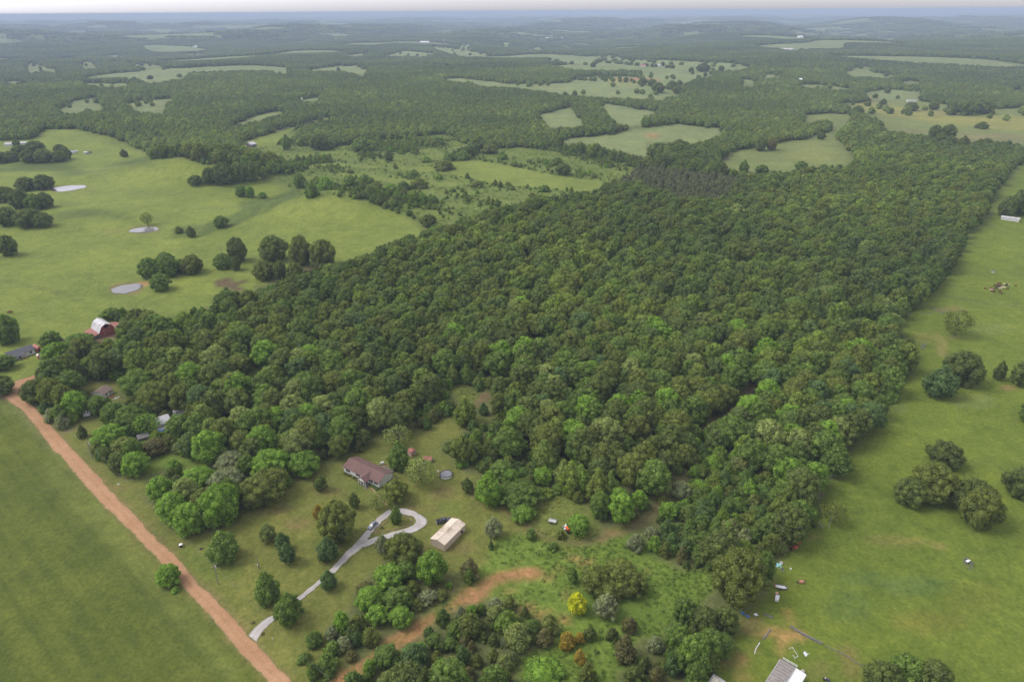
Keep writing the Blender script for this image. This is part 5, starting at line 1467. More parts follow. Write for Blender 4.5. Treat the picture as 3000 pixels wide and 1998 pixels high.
# --- vehicles
def vehicle(name, label, loc, rz, ln, wd, body, cab, mat, bed=None):
    e = thing(name, label, 'truck' if bed else 'car', loc, rz)
    hw = wd / 2
    # body: side profile swept, narrowed towards ends and shoulders
    secs = body
    vs, fs = [], []
    for x, zb, zt, w in secs:
        vs += [(x, -w * hw, zb), (x, -hw * w * 1.0, zb + (zt - zb) * .55), (x, -hw * w * .9, zt), (x, hw * w * .9, zt), (x, hw * w * 1.0, zb + (zt - zb) * .55), (x, w * hw, zb)]
    m = 6
    for i in range(len(secs) - 1):
        for k in range(m):
            fs.append((i * m + k, i * m + (k + 1) % m, (i + 1) * m + (k + 1) % m, (i + 1) * m + k))
    fs.append(tuple(range(m - 1, -1, -1)))
    fs.append(tuple(range((len(secs) - 1) * m, len(secs) * m)))
    bd = MB().add(vs, [f[::-1] for f in fs]).build('body', mat, e)
    x0, x1, x2, x3, zb, zt = cab
    gl = [(x0, -hw * .84, zb), (x3, -hw * .84, zb), (x3, hw * .84, zb), (x0, hw * .84, zb), (x1, -hw * .68, zt), (x2, -hw * .68, zt), (x2, hw * .68, zt), (x1, hw * .68, zt)]
    MB().add(gl, [(0, 1, 5, 4), (1, 2, 6, 5), (2, 3, 7, 6), (3, 0, 4, 7)]).build('windows', M_glass, e)
    MB().slab([(x1 - .05, -hw * .70, zt + .05), (x2 + .05, -hw * .70, zt + .05), (x2 + .05, hw * .70, zt + .05), (x1 - .05, hw * .70, zt + .05)], .07).build('roof', mat, e)
    for sy in (-1, 1):
        for xa, xb in ((x0, x1), (x3, x2), ((x0 + x3) / 2, (x1 + x2) / 2)):
            MB().tube([(xa, sy * hw * .845, zb), (xb, sy * hw * .685, zt)], .04, 4).build('pillar', mat, e)
        for xx in (-ln * .31, ln * .31):
            ty = MB().tube([(xx, sy * hw * .98, .34), (xx, sy * hw * .74, .34)], .34 if not bed else .40, 14).build('tyre', M_tyre, e)
            MB().tube([(xx, sy * hw * 1.0, .34), (xx, sy * hw * .9, .34)], .2, 10).build('rim', M_chrome, ty)
        MB().box(ln / 2 - .12, ln / 2 + .015, sy * hw * .62 - .17, sy * hw * .62 + .17, .62, .78).build('headlight', M_white, e)
        MB().box(-ln / 2 - .015, -ln / 2 + .1, sy * hw * .68 - .12, sy * hw * .68 + .12, .72, .92).build('tail_light', M_redpaint, e)
        MB().box(x2 + .05, x2 + .25, sy * (hw + .03) - .07, sy * (hw + .03) + .07, zb + .02, zb + .16).build('mirror', mat, e)
    MB().box(ln / 2 - .02, ln / 2 + .06, -hw * .85, hw * .85, .38, .52).build('bumper', M_dark if not bed else M_chrome, e)
    MB().box(-ln / 2 - .06, -ln / 2 + .02, -hw * .85, hw * .85, .38, .52).build('bumper', M_dark if not bed else M_chrome, e)
    if bed:
        b0, b1, zf, zr = bed
        MB().box(b0, b1, -hw * .80, hw * .80, zr - .02, zr + .012).build('bed_floor', M_dark, e)
        for sy in (-1, 1):
            MB().box(b0, b1, sy * hw * .86 - .05, sy * hw * .86 + .05, zr + .0, zr + .10).build('bed_rail', M_dark, e)
        MB().box(b1 - .5, b1 - .05, -hw * .78, hw * .78, zr + .013, zr + .3).build('tool_box', M_blackpaint, e)
    FOOT.append((loc[0], loc[1], 3.5))
    return e
ga, gb = G(*C1(545, 1200)), G(*C1(625, 1125))
d = gb - ga
vehicle('parked_car', 'silver grey sedan parked on the gravel branch of the driveway', (*((ga + gb) / 2).xy, hz(*((ga + gb) / 2).xy) + .16), math.atan2(-d.y, -d.x), 4.7, 1.8,
        [(-2.35, .38, .78, .86), (-2.1, .22, .98, .96), (-1.4, .22, 1.0, 1), (.9, .22, .98, 1), (1.6, .22, .92, .98), (2.15, .25, .78, .92), (2.35, .36, .62, .82)], (-1.75, -.95, .35, 1.15, .97, 1.42), M_greypaint)
ga, gb = G(*C1(1590, 1110)), G(*C1(1760, 1075))
d = gb - ga
vehicle('pickup_truck', 'black pickup truck parked behind the tan metal building', (*((ga + gb) / 2).xy, hz(*((ga + gb) / 2).xy) + .05), math.atan2(d.y, d.x), 5.8, 2.0,
        [(-2.9, .48, 1.12, .95), (-2.7, .4, 1.15, 1), (-.7, .38, 1.15, 1), (1.1, .38, 1.16, 1), (2.3, .4, 1.12, .98), (2.75, .45, 1.0, .92), (2.9, .5, .8, .88)], (-1.0, -.75, .55, 1.15, 1.14, 1.82), M_blackpaint, bed=(-2.75, -1.05, .6, 1.15))

# --- red gambrel barn
r0_, r1_ = G(*C2(1300, 710), 7.8), G(*C2(930, 475), 7.8)
ln_b = math.hypot(r1_.x - r0_.x, r1_.y - r0_.y) - .9
rang = math.atan2(r1_.y - r0_.y, r1_.x - r0_.x) - math.pi / 2
print('barn', ln_b, math.degrees(rang))
A, B = C2(560, 1320), C2(1880, 1015)
e, W = frame_at(A, B, 'gambrel_barn', 'red gambrel barn with silver metal roof and rusty lean-to sheds', 'barn', ln_b)
W = 19.0
e.rotation_euler = (0, 0, rang)
_f = Vector((math.cos(rang), math.sin(rang), 0))
e.location = Vector((r0_.x, r0_.y, hz(r0_.x, r0_.y))) - _f * W * .4775
cx0, cx1 = W * .235, W * .72
mid = (cx0 + cx1) / 2
hwid = (cx1 - cx0) / 2
z1, z2, z3 = 3.1, 6.5, 7.8
kn = hwid * .60
MB().prism([(cx0, -.5), (cx1, -.5), (cx1, z1), (mid + kn, z2), (mid, z3), (mid - kn, z2), (cx0, z1)], 0, ln_b, 'y').build('wall', M_red, e)
oh = .45
def rq(xa, za, xb, zb, nm, m, flip=False):
    q = [(xa, -oh, za), (xb, -oh, zb), (xb, ln_b + oh, zb), (xa, ln_b + oh, za)]
    return MB().slab(q[::-1] if flip else q, .1).build(nm, m, e)
rq(cx0 - .35, z1 - .35, mid - kn, z2 + .12, 'lower_roof', M_metal)
rq(mid - kn, z2 + .12, mid, z3 + .14, 'upper_roof', M_metal)
rq(cx1 + .35, z1 - .35, mid + kn, z2 + .12, 'lower_roof', M_metal, True)
rq(mid + kn, z2 + .12, mid, z3 + .14, 'upper_roof', M_metal, True)
MB().box(mid - 1.3, mid + 1.2, -.06, -.004, 5.2, 6.8).build('loft_door', M_dark, e)
MB().add([(mid - kn + .3, 2, z2 + .37), (mid - kn + 1.3, 2, z2 + .62), (mid - kn + 1.0, 3.4, z2 + .55), (mid - kn + .2, 3.2, z2 + .35)], [(0, 1, 2, 3)]).build('roof_hole', M_dark, e)
# lean-tos
MB().prism([(0, -.4), (cx0 - .003, -.4), (cx0 - .003, 2.85), (0, 1.8)], .15, ln_b - .1, 'y').build('lean_to_wall', M_greywood, e)
q = [(-.6, -.5, 1.75), (cx0 - .01, -.5, 2.98), (cx0 - .01, ln_b + .3, 2.98), (-.6, ln_b + .3, 1.75)]
MB().slab(q, .1).build('lean_to_roof', M_redroof, e)
MB().prism([(cx1 + .003, -.4), (W, -.4), (W, 1.9), (cx1 + .003, 2.85)], .15, ln_b - .1, 'y').build('lean_to_wall', M_greywood, e)
q = [(cx1 + .01, -.5, 2.98), (W + .5, -.5, 1.85), (W + .5, ln_b + .3, 1.85), (cx1 + .01, ln_b + .3, 2.98)]
MB().slab(q, .1).build('lean_to_roof', M_redroof, e)
MB().box(W - 2.6, W - 1.2, .05, .147, 0, 1.8).build('door', M_dark, e)
for k in range(9):     # plank seams on the gable
    xx = cx0 + (k + .7) * (cx1 - cx0) / 9.4
    MB().box(xx - .04, xx + .04, -.03, -.002, 0, 3.0 + 2.6 * (1 - abs(xx - mid) / hwid)).build('batten', M_red, e)
FOOT.append((e.location.x + 6, e.location.y + 8, 11))

# --- grey roofed ranch house at the lane
e, L = gable('grey_roof_house', 'white ranch house with dark grey roof above the road bend', 'house', C3(205, 640), C3(680, 495), 8.2, 2.8, 1.6, M_siding, M_greyroof, wins=((.07, 1.1, .9, 1.2), (.80, 1.1, 1.2, 1.2)), oh=.45)
q = [(L * .15, -2.4, 2.45), (L * .58, -2.4, 2.45), (L * .58, .1, 3.0), (L * .15, .1, 3.0)]
MB().slab(q, .12).build('porch_roof', M_greyroof, e)
MB().box(L * .15, L * .60, -2.6, -.01, -.3, .12).build('porch_floor', M_brick, e)
for f in (.16, .30, .44, .57):
    MB().box(f * L, f * L + .14, -2.3, -2.16, .12, 2.35).build('post', M_white, e)
MB().box(L * .34, L * .34 + .95, -.06, -.003, .12, 2.2).build('door', M_dark, e)
MB().tube([(L * .6, 5, 3.6), (L * .6, 5, 4.6)], .15, 8).build('vent_pipe', M_chrome, e)
# open red shed, well house, roofs behind the trees
e, L = gable('red_shed', 'small open red shed next to the grey roofed house', 'shed', C3(735, 470), C3(800, 450), 6.5, 2.3, .8, M_redpaint, mat_simple('faded_red_roof', (.45, .17, .15), .6, .1, .6), axis='y', oh=.2)
MB().box(.35, L - .35, -.05, -.004, 0, 2.0).build('opening', M_dark, e)
e, L = gable('well_house', 'tiny red and white well house on the lawn', 'shed', C3(745, 605), C3(790, 590), 1.8, 2.2, .7, M_redpaint, M_white, axis='y', oh=.15, doors=((.3, .8, 1.7, M_white),))
gable('farm_shed', 'red roofed farm shed hidden behind the blossoming tree', 'shed', C3(1215, 345), C3(1330, 335), 6, 2.2, 1.0, M_conc, mat_simple('pink_red_roof', (.50, .20, .17), .6, .1, .6), oh=.3)
gable('old_shed', 'low grey weathered shed below the farm sheds', 'shed', C3(1180, 600), C3(1500, 480), 5.0, 1.9, .8, M_greywood, mat_simple('pale_weathered_roof', (.30, .26, .24), .8, .15, .6), oh=.3)
g = G(*C3(1035, 675))
def pole(loc, ht, label, arm=False, drum=False, box=False, lamp=False, rz=0.0, mat=None, lean=0.0):
    q = thing('utility_pole', label, 'pole', loc, rz)
    q.rotation_euler = (0, lean, rz)
    MB().tube([(0, 0, -.5), (0, 0, 0), (0, 0, ht)], [.17, .16, .10], 8).build('post', mat or M_greywood, q)
    if arm: MB().box(-1.2, 1.2, -.06, .06, ht - .7, ht - .55).build('cross_arm', M_wood, q)
    if arm:
        for sx in (-1.1, 0, 1.1):
            MB().tube([(sx, 0, ht - .55 if sx else ht), (sx, 0, ht - .35 if sx else ht + .2)], .05, 6).build('insulator', M_conc, q)
    if drum: MB().tube([(.4, 0, ht - 2.0), (.4, 0, ht - 1.0)], .28, 10).build('transformer', M_conc, q)
    if box: MB().box(-.32, -.12, -.2, .2, 1.3, 2.0).build('meter_box', M_white, q)
    if lamp:
        a = MB().tube([(0, 0, ht - .3), (.7, 0, ht)], .05, 5).build('lamp_arm', M_chrome, q)
        MB().tube([(.7, 0, ht - .15), (.7, 0, ht + .1)], [.22, .08], 8).build('lamp_head', M_white, a)
    HAND.append((loc[0], loc[1], 1))
    return Vector(loc) + Vector((0, 0, ht))
pole(g, 9, 'pale lamp pole in front of the farm sheds', lamp=True, mat=M_conc, rz=3)
p0 = pole(GT(7, 1508, 892), 9.0, 'wooden utility pole with grey transformer beside the dirt road', True, True, rz=R(60))
p1 = pole(GT(7, 1787, 783), 6.0, 'bare wooden pole with a white meter box on the lawn', False, False, True)
gz = GT(7, 640, 25)
p2 = pole(gz, 9.0, 'wooden utility pole at the verge by the roadside wood', True, True, rz=R(60))
g3 = GT(4, 20, 1195)
p3 = pole(g3, 9.0, 'wooden utility pole under the dark pine at the road bend', True, False, rz=R(60))
p4 = pole(G(*C4(1165, 470)), 8.0, 'lamp pole in the clearing of the white cottage', lamp=True)
dv = (p0 - p2)
dv.z = 0
p5 = p0 + dv.normalized() * 75
p5 = pole((p5.x, p5.y, hz(p5.x, p5.y)), 9.0, 'wooden utility pole farther down the dirt road', True, False, rz=R(60))
def wire(a, b, sag, label):
    pts = [a.lerp(b, k / 16) - Vector((0, 0, sag * 4 * (k / 16) * (1 - k / 16))) for k in range(17)]
    o = MB().tube([p - a for p in pts], .022, 4).build('power_line', M_greywood, None, a)
    tag(o, label, 'cable')
wire(p3, p2, 2.0, 'power line from the road bend to the verge pole')
wire(p2, p0, 1.6, 'power line between the two poles with transformers')
wire(p0, p5, 1.2, 'power line running down past the driveway')
wire(p0, p1, .8, 'service cable from the transformer pole to the bare pole')
wire(p1, Vector(ranch.matrix_basis @ Vector((0, 3, 4))), 1.0, 'service cable from the bare pole to the ranch house')

# --- houses among the roadside trees
e, L = gable('white_cottage', 'white cottage with brown roof in the small clearing', 'house', C4(690, 452), C4(868, 335), 6.8, 2.7, 1.5, M_siding, mat_simple('taupe_shingle', (.19, .135, .11), .9, .12, 1), wins=((.25, 1.1, .8, 1.1), (.65, 1.1, .8, 1.1)), doors=((.45, .85, 2.0, M_white),), oh=.3)
OCC.append((*C4(580, 200), *C4(960, 470)))
rgd = random.Random(4)
q = thing('rubbish_pile', 'heap of broken boards and rubbish at the white cottage', 'rubbish', G(*C4(850, 440)))
for k in range(16):
    o = MB().box(-.9, .9, -.12, .12, 0, .08).build('board', rgd.choice([M_wood, M_redpaint, M_white, M_greywood]), q, (rgd.uniform(-3, 4), rgd.uniform(-1.4, 1.8), rgd.uniform(.02, .5)))
    o.rotation_euler = (rgd.uniform(-.3, .3), rgd.uniform(-.3, .3), rgd.uniform(0, 3))
e, L = gable('small_house', 'small white fronted house behind the verge bushes', 'house', C4(295, 765), C4(425, 745), 5.5, 2.4, 1.0, M_siding, M_greyroof, wins=((.12, 1.0, .7, .9), (.6, 1.0, .7, .9)), oh=.3)
MB().box(0, L, -1.2, -.01, -.2, .3).build('porch_floor', M_white, e)
OCC.append((*C4(270, 650), *C4(425, 770)))
gable('metal_roof_house', 'house with pale metal roof half hidden by the roadside trees', 'house', C4(1730, 1040), C4(1985, 950), 7.5, 2.6, 1.6, M_siding, M_metal, oh=.4)
OCC.append((*C4(1760, 880), *C4(1960, 1030)))
gable('trailer_home', 'small pale trailer behind the metal roofed house', 'trailer', C4(2040, 780), C4(2240, 715), 3.2, 2.4, .3, M_siding, M_metal, oh=.1, wins=((.2, 1.2, .7, .7), (.6, 1.2, .7, .7)))
OCC.append((*C4(2010, 670), *C4(2240, 790)))
g = G(*C4(1800, 1120))
q = thing('blue_canopy', 'frame canopy with a blue tarpaulin in front of the metal roofed house', 'canopy', g, .35)
MB().slab([(-1.2, -1.4, 2.3), (1.2, -1.4, 2.3), (1.2, 0, 2.7), (-1.2, 0, 2.7)], .03).build('tarpaulin', M_blue, q)
MB().slab([(-2, 0.01, 2.7), (2, 0.01, 2.7), (2, 1.4, 2.3), (-2, 1.4, 2.3)], .03).build('tarpaulin', M_conc, q)
for sx in (-1.9, 1.9):
    for sy in (-1.3, 1.3):
        MB().tube([(sx, sy, 0), (sx, sy, 2.28)], .04, 6).build('post', M_chrome, q)
gable('grey_shed', 'low grey shed roof under the roadside trees', 'shed', C4(1360, 1290), C4(1560, 1230), 4, 2.0, .5, M_greywood, M_greywood, oh=.3)

# --- trailer homes at the bottom right
def trailer_home(label, corner, toward, side, ln, wd, ht, rm, ribs=True):
    a, b, c = G(*corner, ht), G(*toward, ht), G(*side, ht)
    ang = math.atan2(b.y - a.y, b.x - a.x)
    e = thing('mobile_home', label, 'mobile home', (a.x, a.y, hz(a.x, a.y)), ang)
    sd = 1 if ((b.x - a.x) * (c.y - a.y) - (b.y - a.y) * (c.x - a.x)) > 0 else -1
    y0, y1 = (0, wd) if sd > 0 else (-wd, 0)
    MB().box(.1, ln, y0 + .1, y1 - .1, 0, ht - .25).build('wall', M_siding, e)
    mid = (y0 + y1) / 2
    MB().prism([(y0 - .1, ht - .25), (y1 + .1, ht - .25), (y1 + .1, ht - .1), (mid, ht + .12), (y0 - .1, ht - .1)], 0, ln + .1, 'x').build('roof', rm, e)
    if ribs:
        for k in range(int(ln / 1.15)):
            x = .4 + k * 1.15
            for (ya, za, yb, zb) in ((y0 - .08, ht - .07, mid, ht + .15), (mid, ht + .15, y1 + .08, ht - .07)):
                MB().slab([(x - .04, ya, za), (x + .04, ya, za), (x + .04, yb, zb), (x - .04, yb, zb)], .04).build('roof_rib', M_conc, e)
    for yy in (y0 - .16, y1 + .1):
        MB().box(-.1, ln + .1, yy, yy + .06, ht - .3, ht - .02).build('gutter', M_white, e)
    for k in range(4):
        x = 2 + k * 3.6
        yf = y0 + .1 if sd < 0 else y1 - .1
        MB().box(x, x + 1, yf - .06 if sd < 0 else yf + .003, yf - .003 if sd < 0 else yf + .06, 1.2, 2.2).build('window', M_glass, e)
    FOOT.append((a.x + math.cos(ang) * ln / 2, a.y + math.sin(ang) * ln / 2, ln / 2 + 2))
    return e, y0, y1, sd
M_oldroof = mat_simple('weathered_roof_metal', (.21, .185, .165), .7, .16, .9, stain=(.30, .28, .26), stain_scale=.6)
e, y0, y1, sd = trailer_home('mobile home with weathered ribbed roof beside a white awning', C5(1395, 880), C5(1140, 1283), C5(1600, 990), 17, 4.4, 3.3, M_oldroof)
yy0, yy1 = (y1 + .25, y1 + 3.3) if sd > 0 else (y0 - 3.3, y0 - .25)
ym = (yy0 + yy1) / 2
MB().slab([(-.2, yy0, 3.1), (16, yy0, 3.1), (16, yy1, 2.8), (-.2, yy1, 2.8)] if True else [], .08).build('awning', M_white, e)
for x in (.0, 4, 8, 12):
    MB().tube([(x, yy1 - .1 if sd > 0 else yy0 + .1, 0), (x, yy1 - .1 if sd > 0 else yy0 + .1, 2.75)], .05, 6).build('awning_post', M_white, e)
dk = MB().box(-2.6, -.1, y0, y1, .5, .62).build('end_deck', M_greywood, e)
for x in (-2.6, -1.35):
    for yv in np.linspace(y0, y1 - .08, 4):
        MB().box(x, x + .08, yv, yv + .08, .62, 1.6).build('post', M_white, dk)
for z in (1.1, 1.601):
    MB().box(-2.62, -2.5, y0, y1, z, z + .08).build('rail', M_white, dk)
e, y0, y1, sd = trailer_home('mobile home with pale roof next to the ribbed roofed one', C5(255, 1140), C5(130, 1300), C5(430, 1225), 14, 4.2, 3.2, M_conc)
MB().slab([(1.0, y0 + .3, 3.45), (9, y0 + .3, 3.45), (9, (y0 + y1) / 2, 3.55), (1.0, (y0 + y1) / 2, 3.55)], .05).build('roof_patch', mat_simple('cream_coating', (.62, .57, .45), .7, .08, 1), e)

# --- fences, frames and scattered things around the trailer homes and pasture edge
def plank_wall(name, label, cat, pts, hgt, thick, m, seg=2.4):
    gp = [G(*p) for p in pts]
    root = thing(name, label, cat, gp[0])
    for a, b in zip(gp[:-1], gp[1:]):
        d = b - a
        ln = math.hypot(d.x, d.y)
        n = max(1, int(ln / seg))
        for k in range(n):
            q = a.lerp(b, k / n) - gp[0]
            o = MB().box(0, ln / n - .04, -thick / 2, thick / 2, -.1, hgt).build('panel', m, root, q)
            o.rotation_euler = (0, 0, math.atan2(d.y, d.x))
    return root
plank_wall('retaining_wall', 'low grey panel wall at the edge of the clay heaps', 'wall', [C5(1565, 335), C5(1800, 480), C5(1960, 560), C5(2115, 630)], .8, .35, M_greywood)
plank_wall('wire_fence', 'low rusty fence line running on from the panel wall', 'fence', [C5(2140, 650), C5(2355, 745), P(9, 1150, 1400), P(9, 1210, 1440), P(9, 1290, 1480)], .3, .12, M_greywood, 1.6)
plank_wall('pipe_rail', 'white pipe lying along the clay bank', 'pipe', [C5(945, 795), C5(965, 715), C5(1035, 600)], .25, .18, M_white, 3)
plank_wall('log_line', 'dark logs lying along the clay bank', 'log', [C5(1095, 540), C5(1150, 470), C5(1225, 370)], .35, .4, M_greywood, 1.5)
plank_wall('fence_rail', 'thin green grey fence beside the mown corner', 'fence', [C5(1100, 120), C5(1270, 195)], .9, .06, M_greywood, 1.8)
def frame_thing(name, label, pts, hgt=.9):
    gp = [G(*p) for p in pts]
    r = thing(name, label, 'frame', gp[0])
    for a, b in zip(gp[:-1], gp[1:]):
        MB().tube([a - gp[0] + Vector((0, 0, hgt)), b - gp[0] + Vector((0, 0, hgt))], .05, 6).build('bar', M_white, r)
    for a in gp:
        MB().tube([a - gp[0], a - gp[0] + Vector((0, 0, hgt - .05))], .05, 6).build('leg', M_white, r)
frame_thing('swing_frame', 'toppled white swing frame beside the mobile home', [C5(1540, 715), C5(1597, 700), C5(1690, 850), C5(1640, 885), C5(1605, 830)], .5)
g = G(*C5(1820, 805))
q = thing('garden_table', 'white plastic table tipped over on the grass', 'table', g, .6)
MB().add([(-.7, -.6, .1), (.7, -.45, .1), (.55, .7, .5), (-.5, .5, .55)], [(0, 1, 2, 3)]).build('top', M_white, q)
for sx, sy in ((-.5, -.4), (.5, -.3), (.4, .4), (-.4, .3)):
    MB().tube([(sx, sy, .25), (sx * 1.3, sy * 1.3 - .4, .75)], .05, 5).build('leg', M_white, q)
for x, y, lb in ((1755, 1140, 'rounded pale tank beside the white awning'), (1700, 1240, 'second pale tank farther along the white awning')):
    g = G(*C5(x, y))
    q = thing('water_tank', lb, 'tank', g, .6)
    MB().tube([(-.95, 0, .75), (-.85, 0, .75), (-.6, 0, .75), (.6, 0, .75), (.85, 0, .75), (.95, 0, .75)], [.1, .45, .6, .6, .45, .1], 12).build('shell', M_conc, q, smooth=True)
    for sx in (-.5, .4):
        MB().box(sx, sx + .1, -.4, .4, 0, .4).build('cradle', M_greywood, q)
g = G(*C5(2180, 1250))
q = thing('garden_tractor', 'black lawn tractor parked on the grass behind the mobile home', 'tractor', g, -.6)
MB().prism([(-.35, .35), (.35, .35), (.28, .8), (-.28, .8)], .1, 1.0, 'x').build('hood', M_blackpaint, q)
MB().box(-.8, .1, -.4, .4, .35, .6).build('body', M_dark, q)
MB().box(-.55, -.15, -.22, .22, .6, .95).build('seat', M_conc, q)
MB().tube([(.1, 0, .7), (-.05, 0, 1.0)], .03, 5).build('steering_column', M_chrome, q)
for sx, r_ in ((-.6, .3), (.75, .2)):
    for sy in (-.45, .45):
        MB().tube([(sx, sy - .1, r_), (sx, sy + .1, r_)], r_, 12).build('wheel', M_tyre, q)
# things under the wood edge
for x, y, m, lb, nm in ((745, 115, M_blue, 'blue folding chair under the wood edge', 'garden_chair'), (820, 165, M_blue, 'bright blue chair with pale frame under the wood edge', 'garden_chair'), (965, 135, M_white, 'white plastic chair at the corner of the mown grass', 'garden_chair')):
    g = G(*C5(x, y))
    q = thing(nm, lb, 'chair', g, x * .01)
    q.scale = (1.5, 1.5, 1.2)
    MB().box(-.35, .35, -.35, .35, .4, .46).build('seat', m, q)
    MB().slab([(-.35, .3, .46), (.35, .3, .46), (.35, .6, 1.05), (-.35, .6, 1.05)], .05).build('backrest', m, q)
    for sx in (-.33, .27):
        for sy in (-.33, .27):
            MB().box(sx, sx + .06, sy, sy + .06, 0, .399).build('leg', M_chrome, q)
def implement(label, loc, rz, m, k=1.0):
    q = thing('farm_implement', label, 'implement', loc, rz)
    q.scale = (k, k, k)
    MB().box(-1.2, 1.2, -.06, .06, .55, .7).build('tool_bar', m, q)
    MB().box(-1.2, 1.2, .84, .96, .55, .7).build('tool_bar', m, q)
    for sx in (-1.1, -.4, .3, 1.0):
        MB().box(sx, sx + .1, .063, .837, .58, .68).build('brace', m, q)
        MB().tube([(sx + .05, .1, .56), (sx + .05, .45, .3), (sx + .05, .25, 0)], .05, 5).build('tine', M_dark, q)
    MB().prism([(-.4, .701), (.5, .701), (.4, 1.15), (-.2, 1.15)], -.5, .5, 'x').build('gearbox', m, q)
    for sx in (-1.3, 1.22):
        MB().tube([(sx, .5, .4), (sx + .12, .5, .4)], .4, 12).build('wheel', M_tyre, q)
implement('red farm implement under the pasture wood edge', G(*C6(580, 345)), .5, M_redpaint, 1.25)
implement('small red implement behind the larger one at the wood edge', G(*C6(648, 265)), .8, M_redpaint, .95)
implement('rusty pink implement alone on the pasture grass', G(*C6(685, 925)), .1, mat_simple('rusty_pink', (.5, .22, .15), .8, .2, 1), 1.0)
g = G(*C6(285, 625))
q = thing('turquoise_pool', 'turquoise plastic wading pool leaning at the wood edge', 'wading pool', g)
vs = [(r * math.cos(6.2832 * k / 12), r * math.sin(6.2832 * k / 12), z) for r, z in ((.9, 0), (1.1, .35), (1.0, .35), (.85, .05)) for k in range(12)]
MB().add(vs, [(a * 12 + k, a * 12 + (k + 1) % 12, (a + 1) * 12 + (k + 1) % 12, (a + 1) * 12 + k) for a in range(3) for k in range(12)]).build('rim', M_turq, q)
MB().add([(0, 0, .06)] + vs[36:48], [(0, 1 + k, 1 + (k + 1) % 12) for k in range(12)]).build('base', M_turq, q)
q.rotation_euler = (.25, .1, 0)
g = G(*C6(338, 590))
q = thing('washing_machine', 'white and brown appliance behind the turquoise pool', 'appliance', g, .7)
MB().box(-.4, .4, -.4, .4, 0, .95).build('cabinet', M_white, q)
MB().box(-.3, .3, -.3, .3, .952, 1.0).build('lid', M_wood, q)
g = G(*C6(500, 680))
q = thing('bucket', 'small white bucket in the pasture grass', 'bucket', g)
MB().tube([(0, 0, 0), (0, 0, .55)], [.25, .32], 10).build('body', M_white, q)
MB().tube([(-.3, 0, .5), (0, 0, .8), (.3, 0, .5)], .03, 4).build('handle', M_chrome, q)
# white boat on trailer
ga, gb = G(*C6(235, 985)), G(*C6(455, 1030))
d = gb - ga
q = thing('fishing_boat', 'long white fishing boat on a trailer at the pasture edge', 'boat', ga, math.atan2(d.y, d.x))
bl = math.hypot(d.x, d.y)
secs = [(0, .75, .9), (.35 * bl, .9, .95), (.65 * bl, .85, 1.0), (.85 * bl, .5, 1.05), (bl, .08, 1.15)]
vs, fs = [], []
for x, w, z in secs:
    vs += [(x, -w, z), (x, -w * .75, .45), (x, w * .75, .45), (x, w, z)]
for i in range(len(secs) - 1):
    for k in range(3):
        fs.append((i * 4 + k, i * 4 + k + 1, (i + 1) * 4 + k + 1, (i + 1) * 4 + k))
fs.append((0, 1, 2, 3))
MB().add(vs, fs).build('hull', M_greywood, q)
MB().add([(x, s * w * .88, .62) for x, w, z in secs for s in (-1, 1)], [(2 * i, 2 * i + 1, 2 * i + 3, 2 * i + 2) for i in range(len(secs) - 1)]).build('deck', M_white, q)
for f in (.2, .45, .65):
    MB().box(f * bl, f * bl + .4, -.6, .6, .63, .85).build('seat', M_white, q)
MB().box(-.25, .1, -.3, .3, .6, 1.3).build('outboard_motor', M_brick, q)
for sy in (-.95, .95):
    MB().tube([(bl * .4, sy - .08, .3), (bl * .4, sy + .08, .3)], .3, 10).build('wheel', M_tyre, q)
g = G(*C6(265, 1100))
q = thing('spool', 'round tan wooden spool beside the white boat', 'spool', g)
MB().tube([(0, 0, 0), (0, 0, .08)], .55, 14).build('flange', M_wood, q)
MB().tube([(0, 0, .08), (0, 0, .5)], .25, 10).build('core', M_wood, q)
MB().tube([(0, 0, .5), (0, 0, .58)], .55, 14).build('flange', mat_simple('tan_wood', (.5, .32, .2), .8), q)
g = G(*C6(268, 1190))
q = thing('chest_freezer', 'white double lid chest freezer below the boat', 'freezer', g, 1.1)
MB().box(-1.1, 1.1, -.6, .6, 0, .85).build('cabinet', M_white, q)
MB().box(-1.1, -.03, -.62, .62, .853, .95).build('lid', M_white, q)
MB().box(.03, 1.1, -.62, .62, .853, .95).build('lid', M_white, q)
g = G(*C6(360, 690))
q = thing('plastic_pipe', 'short dark trough standing in the grass below the turquoise pool', 'trough', g, 1.5)
MB().prism([(-.25, 0), (.25, 0), (.35, .4), (-.35, .4)], -.8, .8, 'x').build('body', M_conc, q)
MB().box(-.72, .72, -.27, .27, .402, .42).build('water', M_dark, q)
# --- tractor, utility trailer by the yard edge
g = G(*C7(1225, 900))
q = thing('orange_tractor', 'orange tractor with loader parked under a bright tree', 'tractor', g, R(120))
MB().prism([(-.4, .7), (.4, .7), (.34, 1.35), (-.34, 1.35)], .3, 1.7, 'x').build('hood', M_orange, q)
MB().box(-1.0, .3, -.55, .55, .6, .95).build('chassis', M_orange, q)
MB().slab([(-1.1, -.8, 2.15), (.4, -.8, 2.15), (.4, .8, 2.15), (-1.1, .8, 2.15)], .08).build('canopy', M_orange, q)
for sx in (-1.0, .3):
    for sy in (-.7, .65):
        MB().box(sx, sx + .06, sy, sy + .06, .95, 2.06).build('canopy_post', M_dark, q)
MB().box(-.7, -.25, -.25, .25, .952, 1.4).build('seat', M_dark, q)
for sx, r_, w in ((-.7, .7, .35), (1.3, .42, .25)):
    for sy in (-.75, .75):
        MB().tube([(sx, sy - w / 2, r_), (sx, sy + w / 2, r_)], r_, 14).build('wheel', M_tyre, q)
MB().prism([(-.2, .2), (.5, .2), (.1, .75)], -.9, .9, 'y').build('loader_bucket', M_chrome, q, (2.6, 0, 0))
for sy in (-.5, .42):
    MB().tube([(.4, sy, 1.2), (1.7, sy, 1.1), (2.6, sy, .6)], .06, 5).build('loader_arm', M_chrome, q)
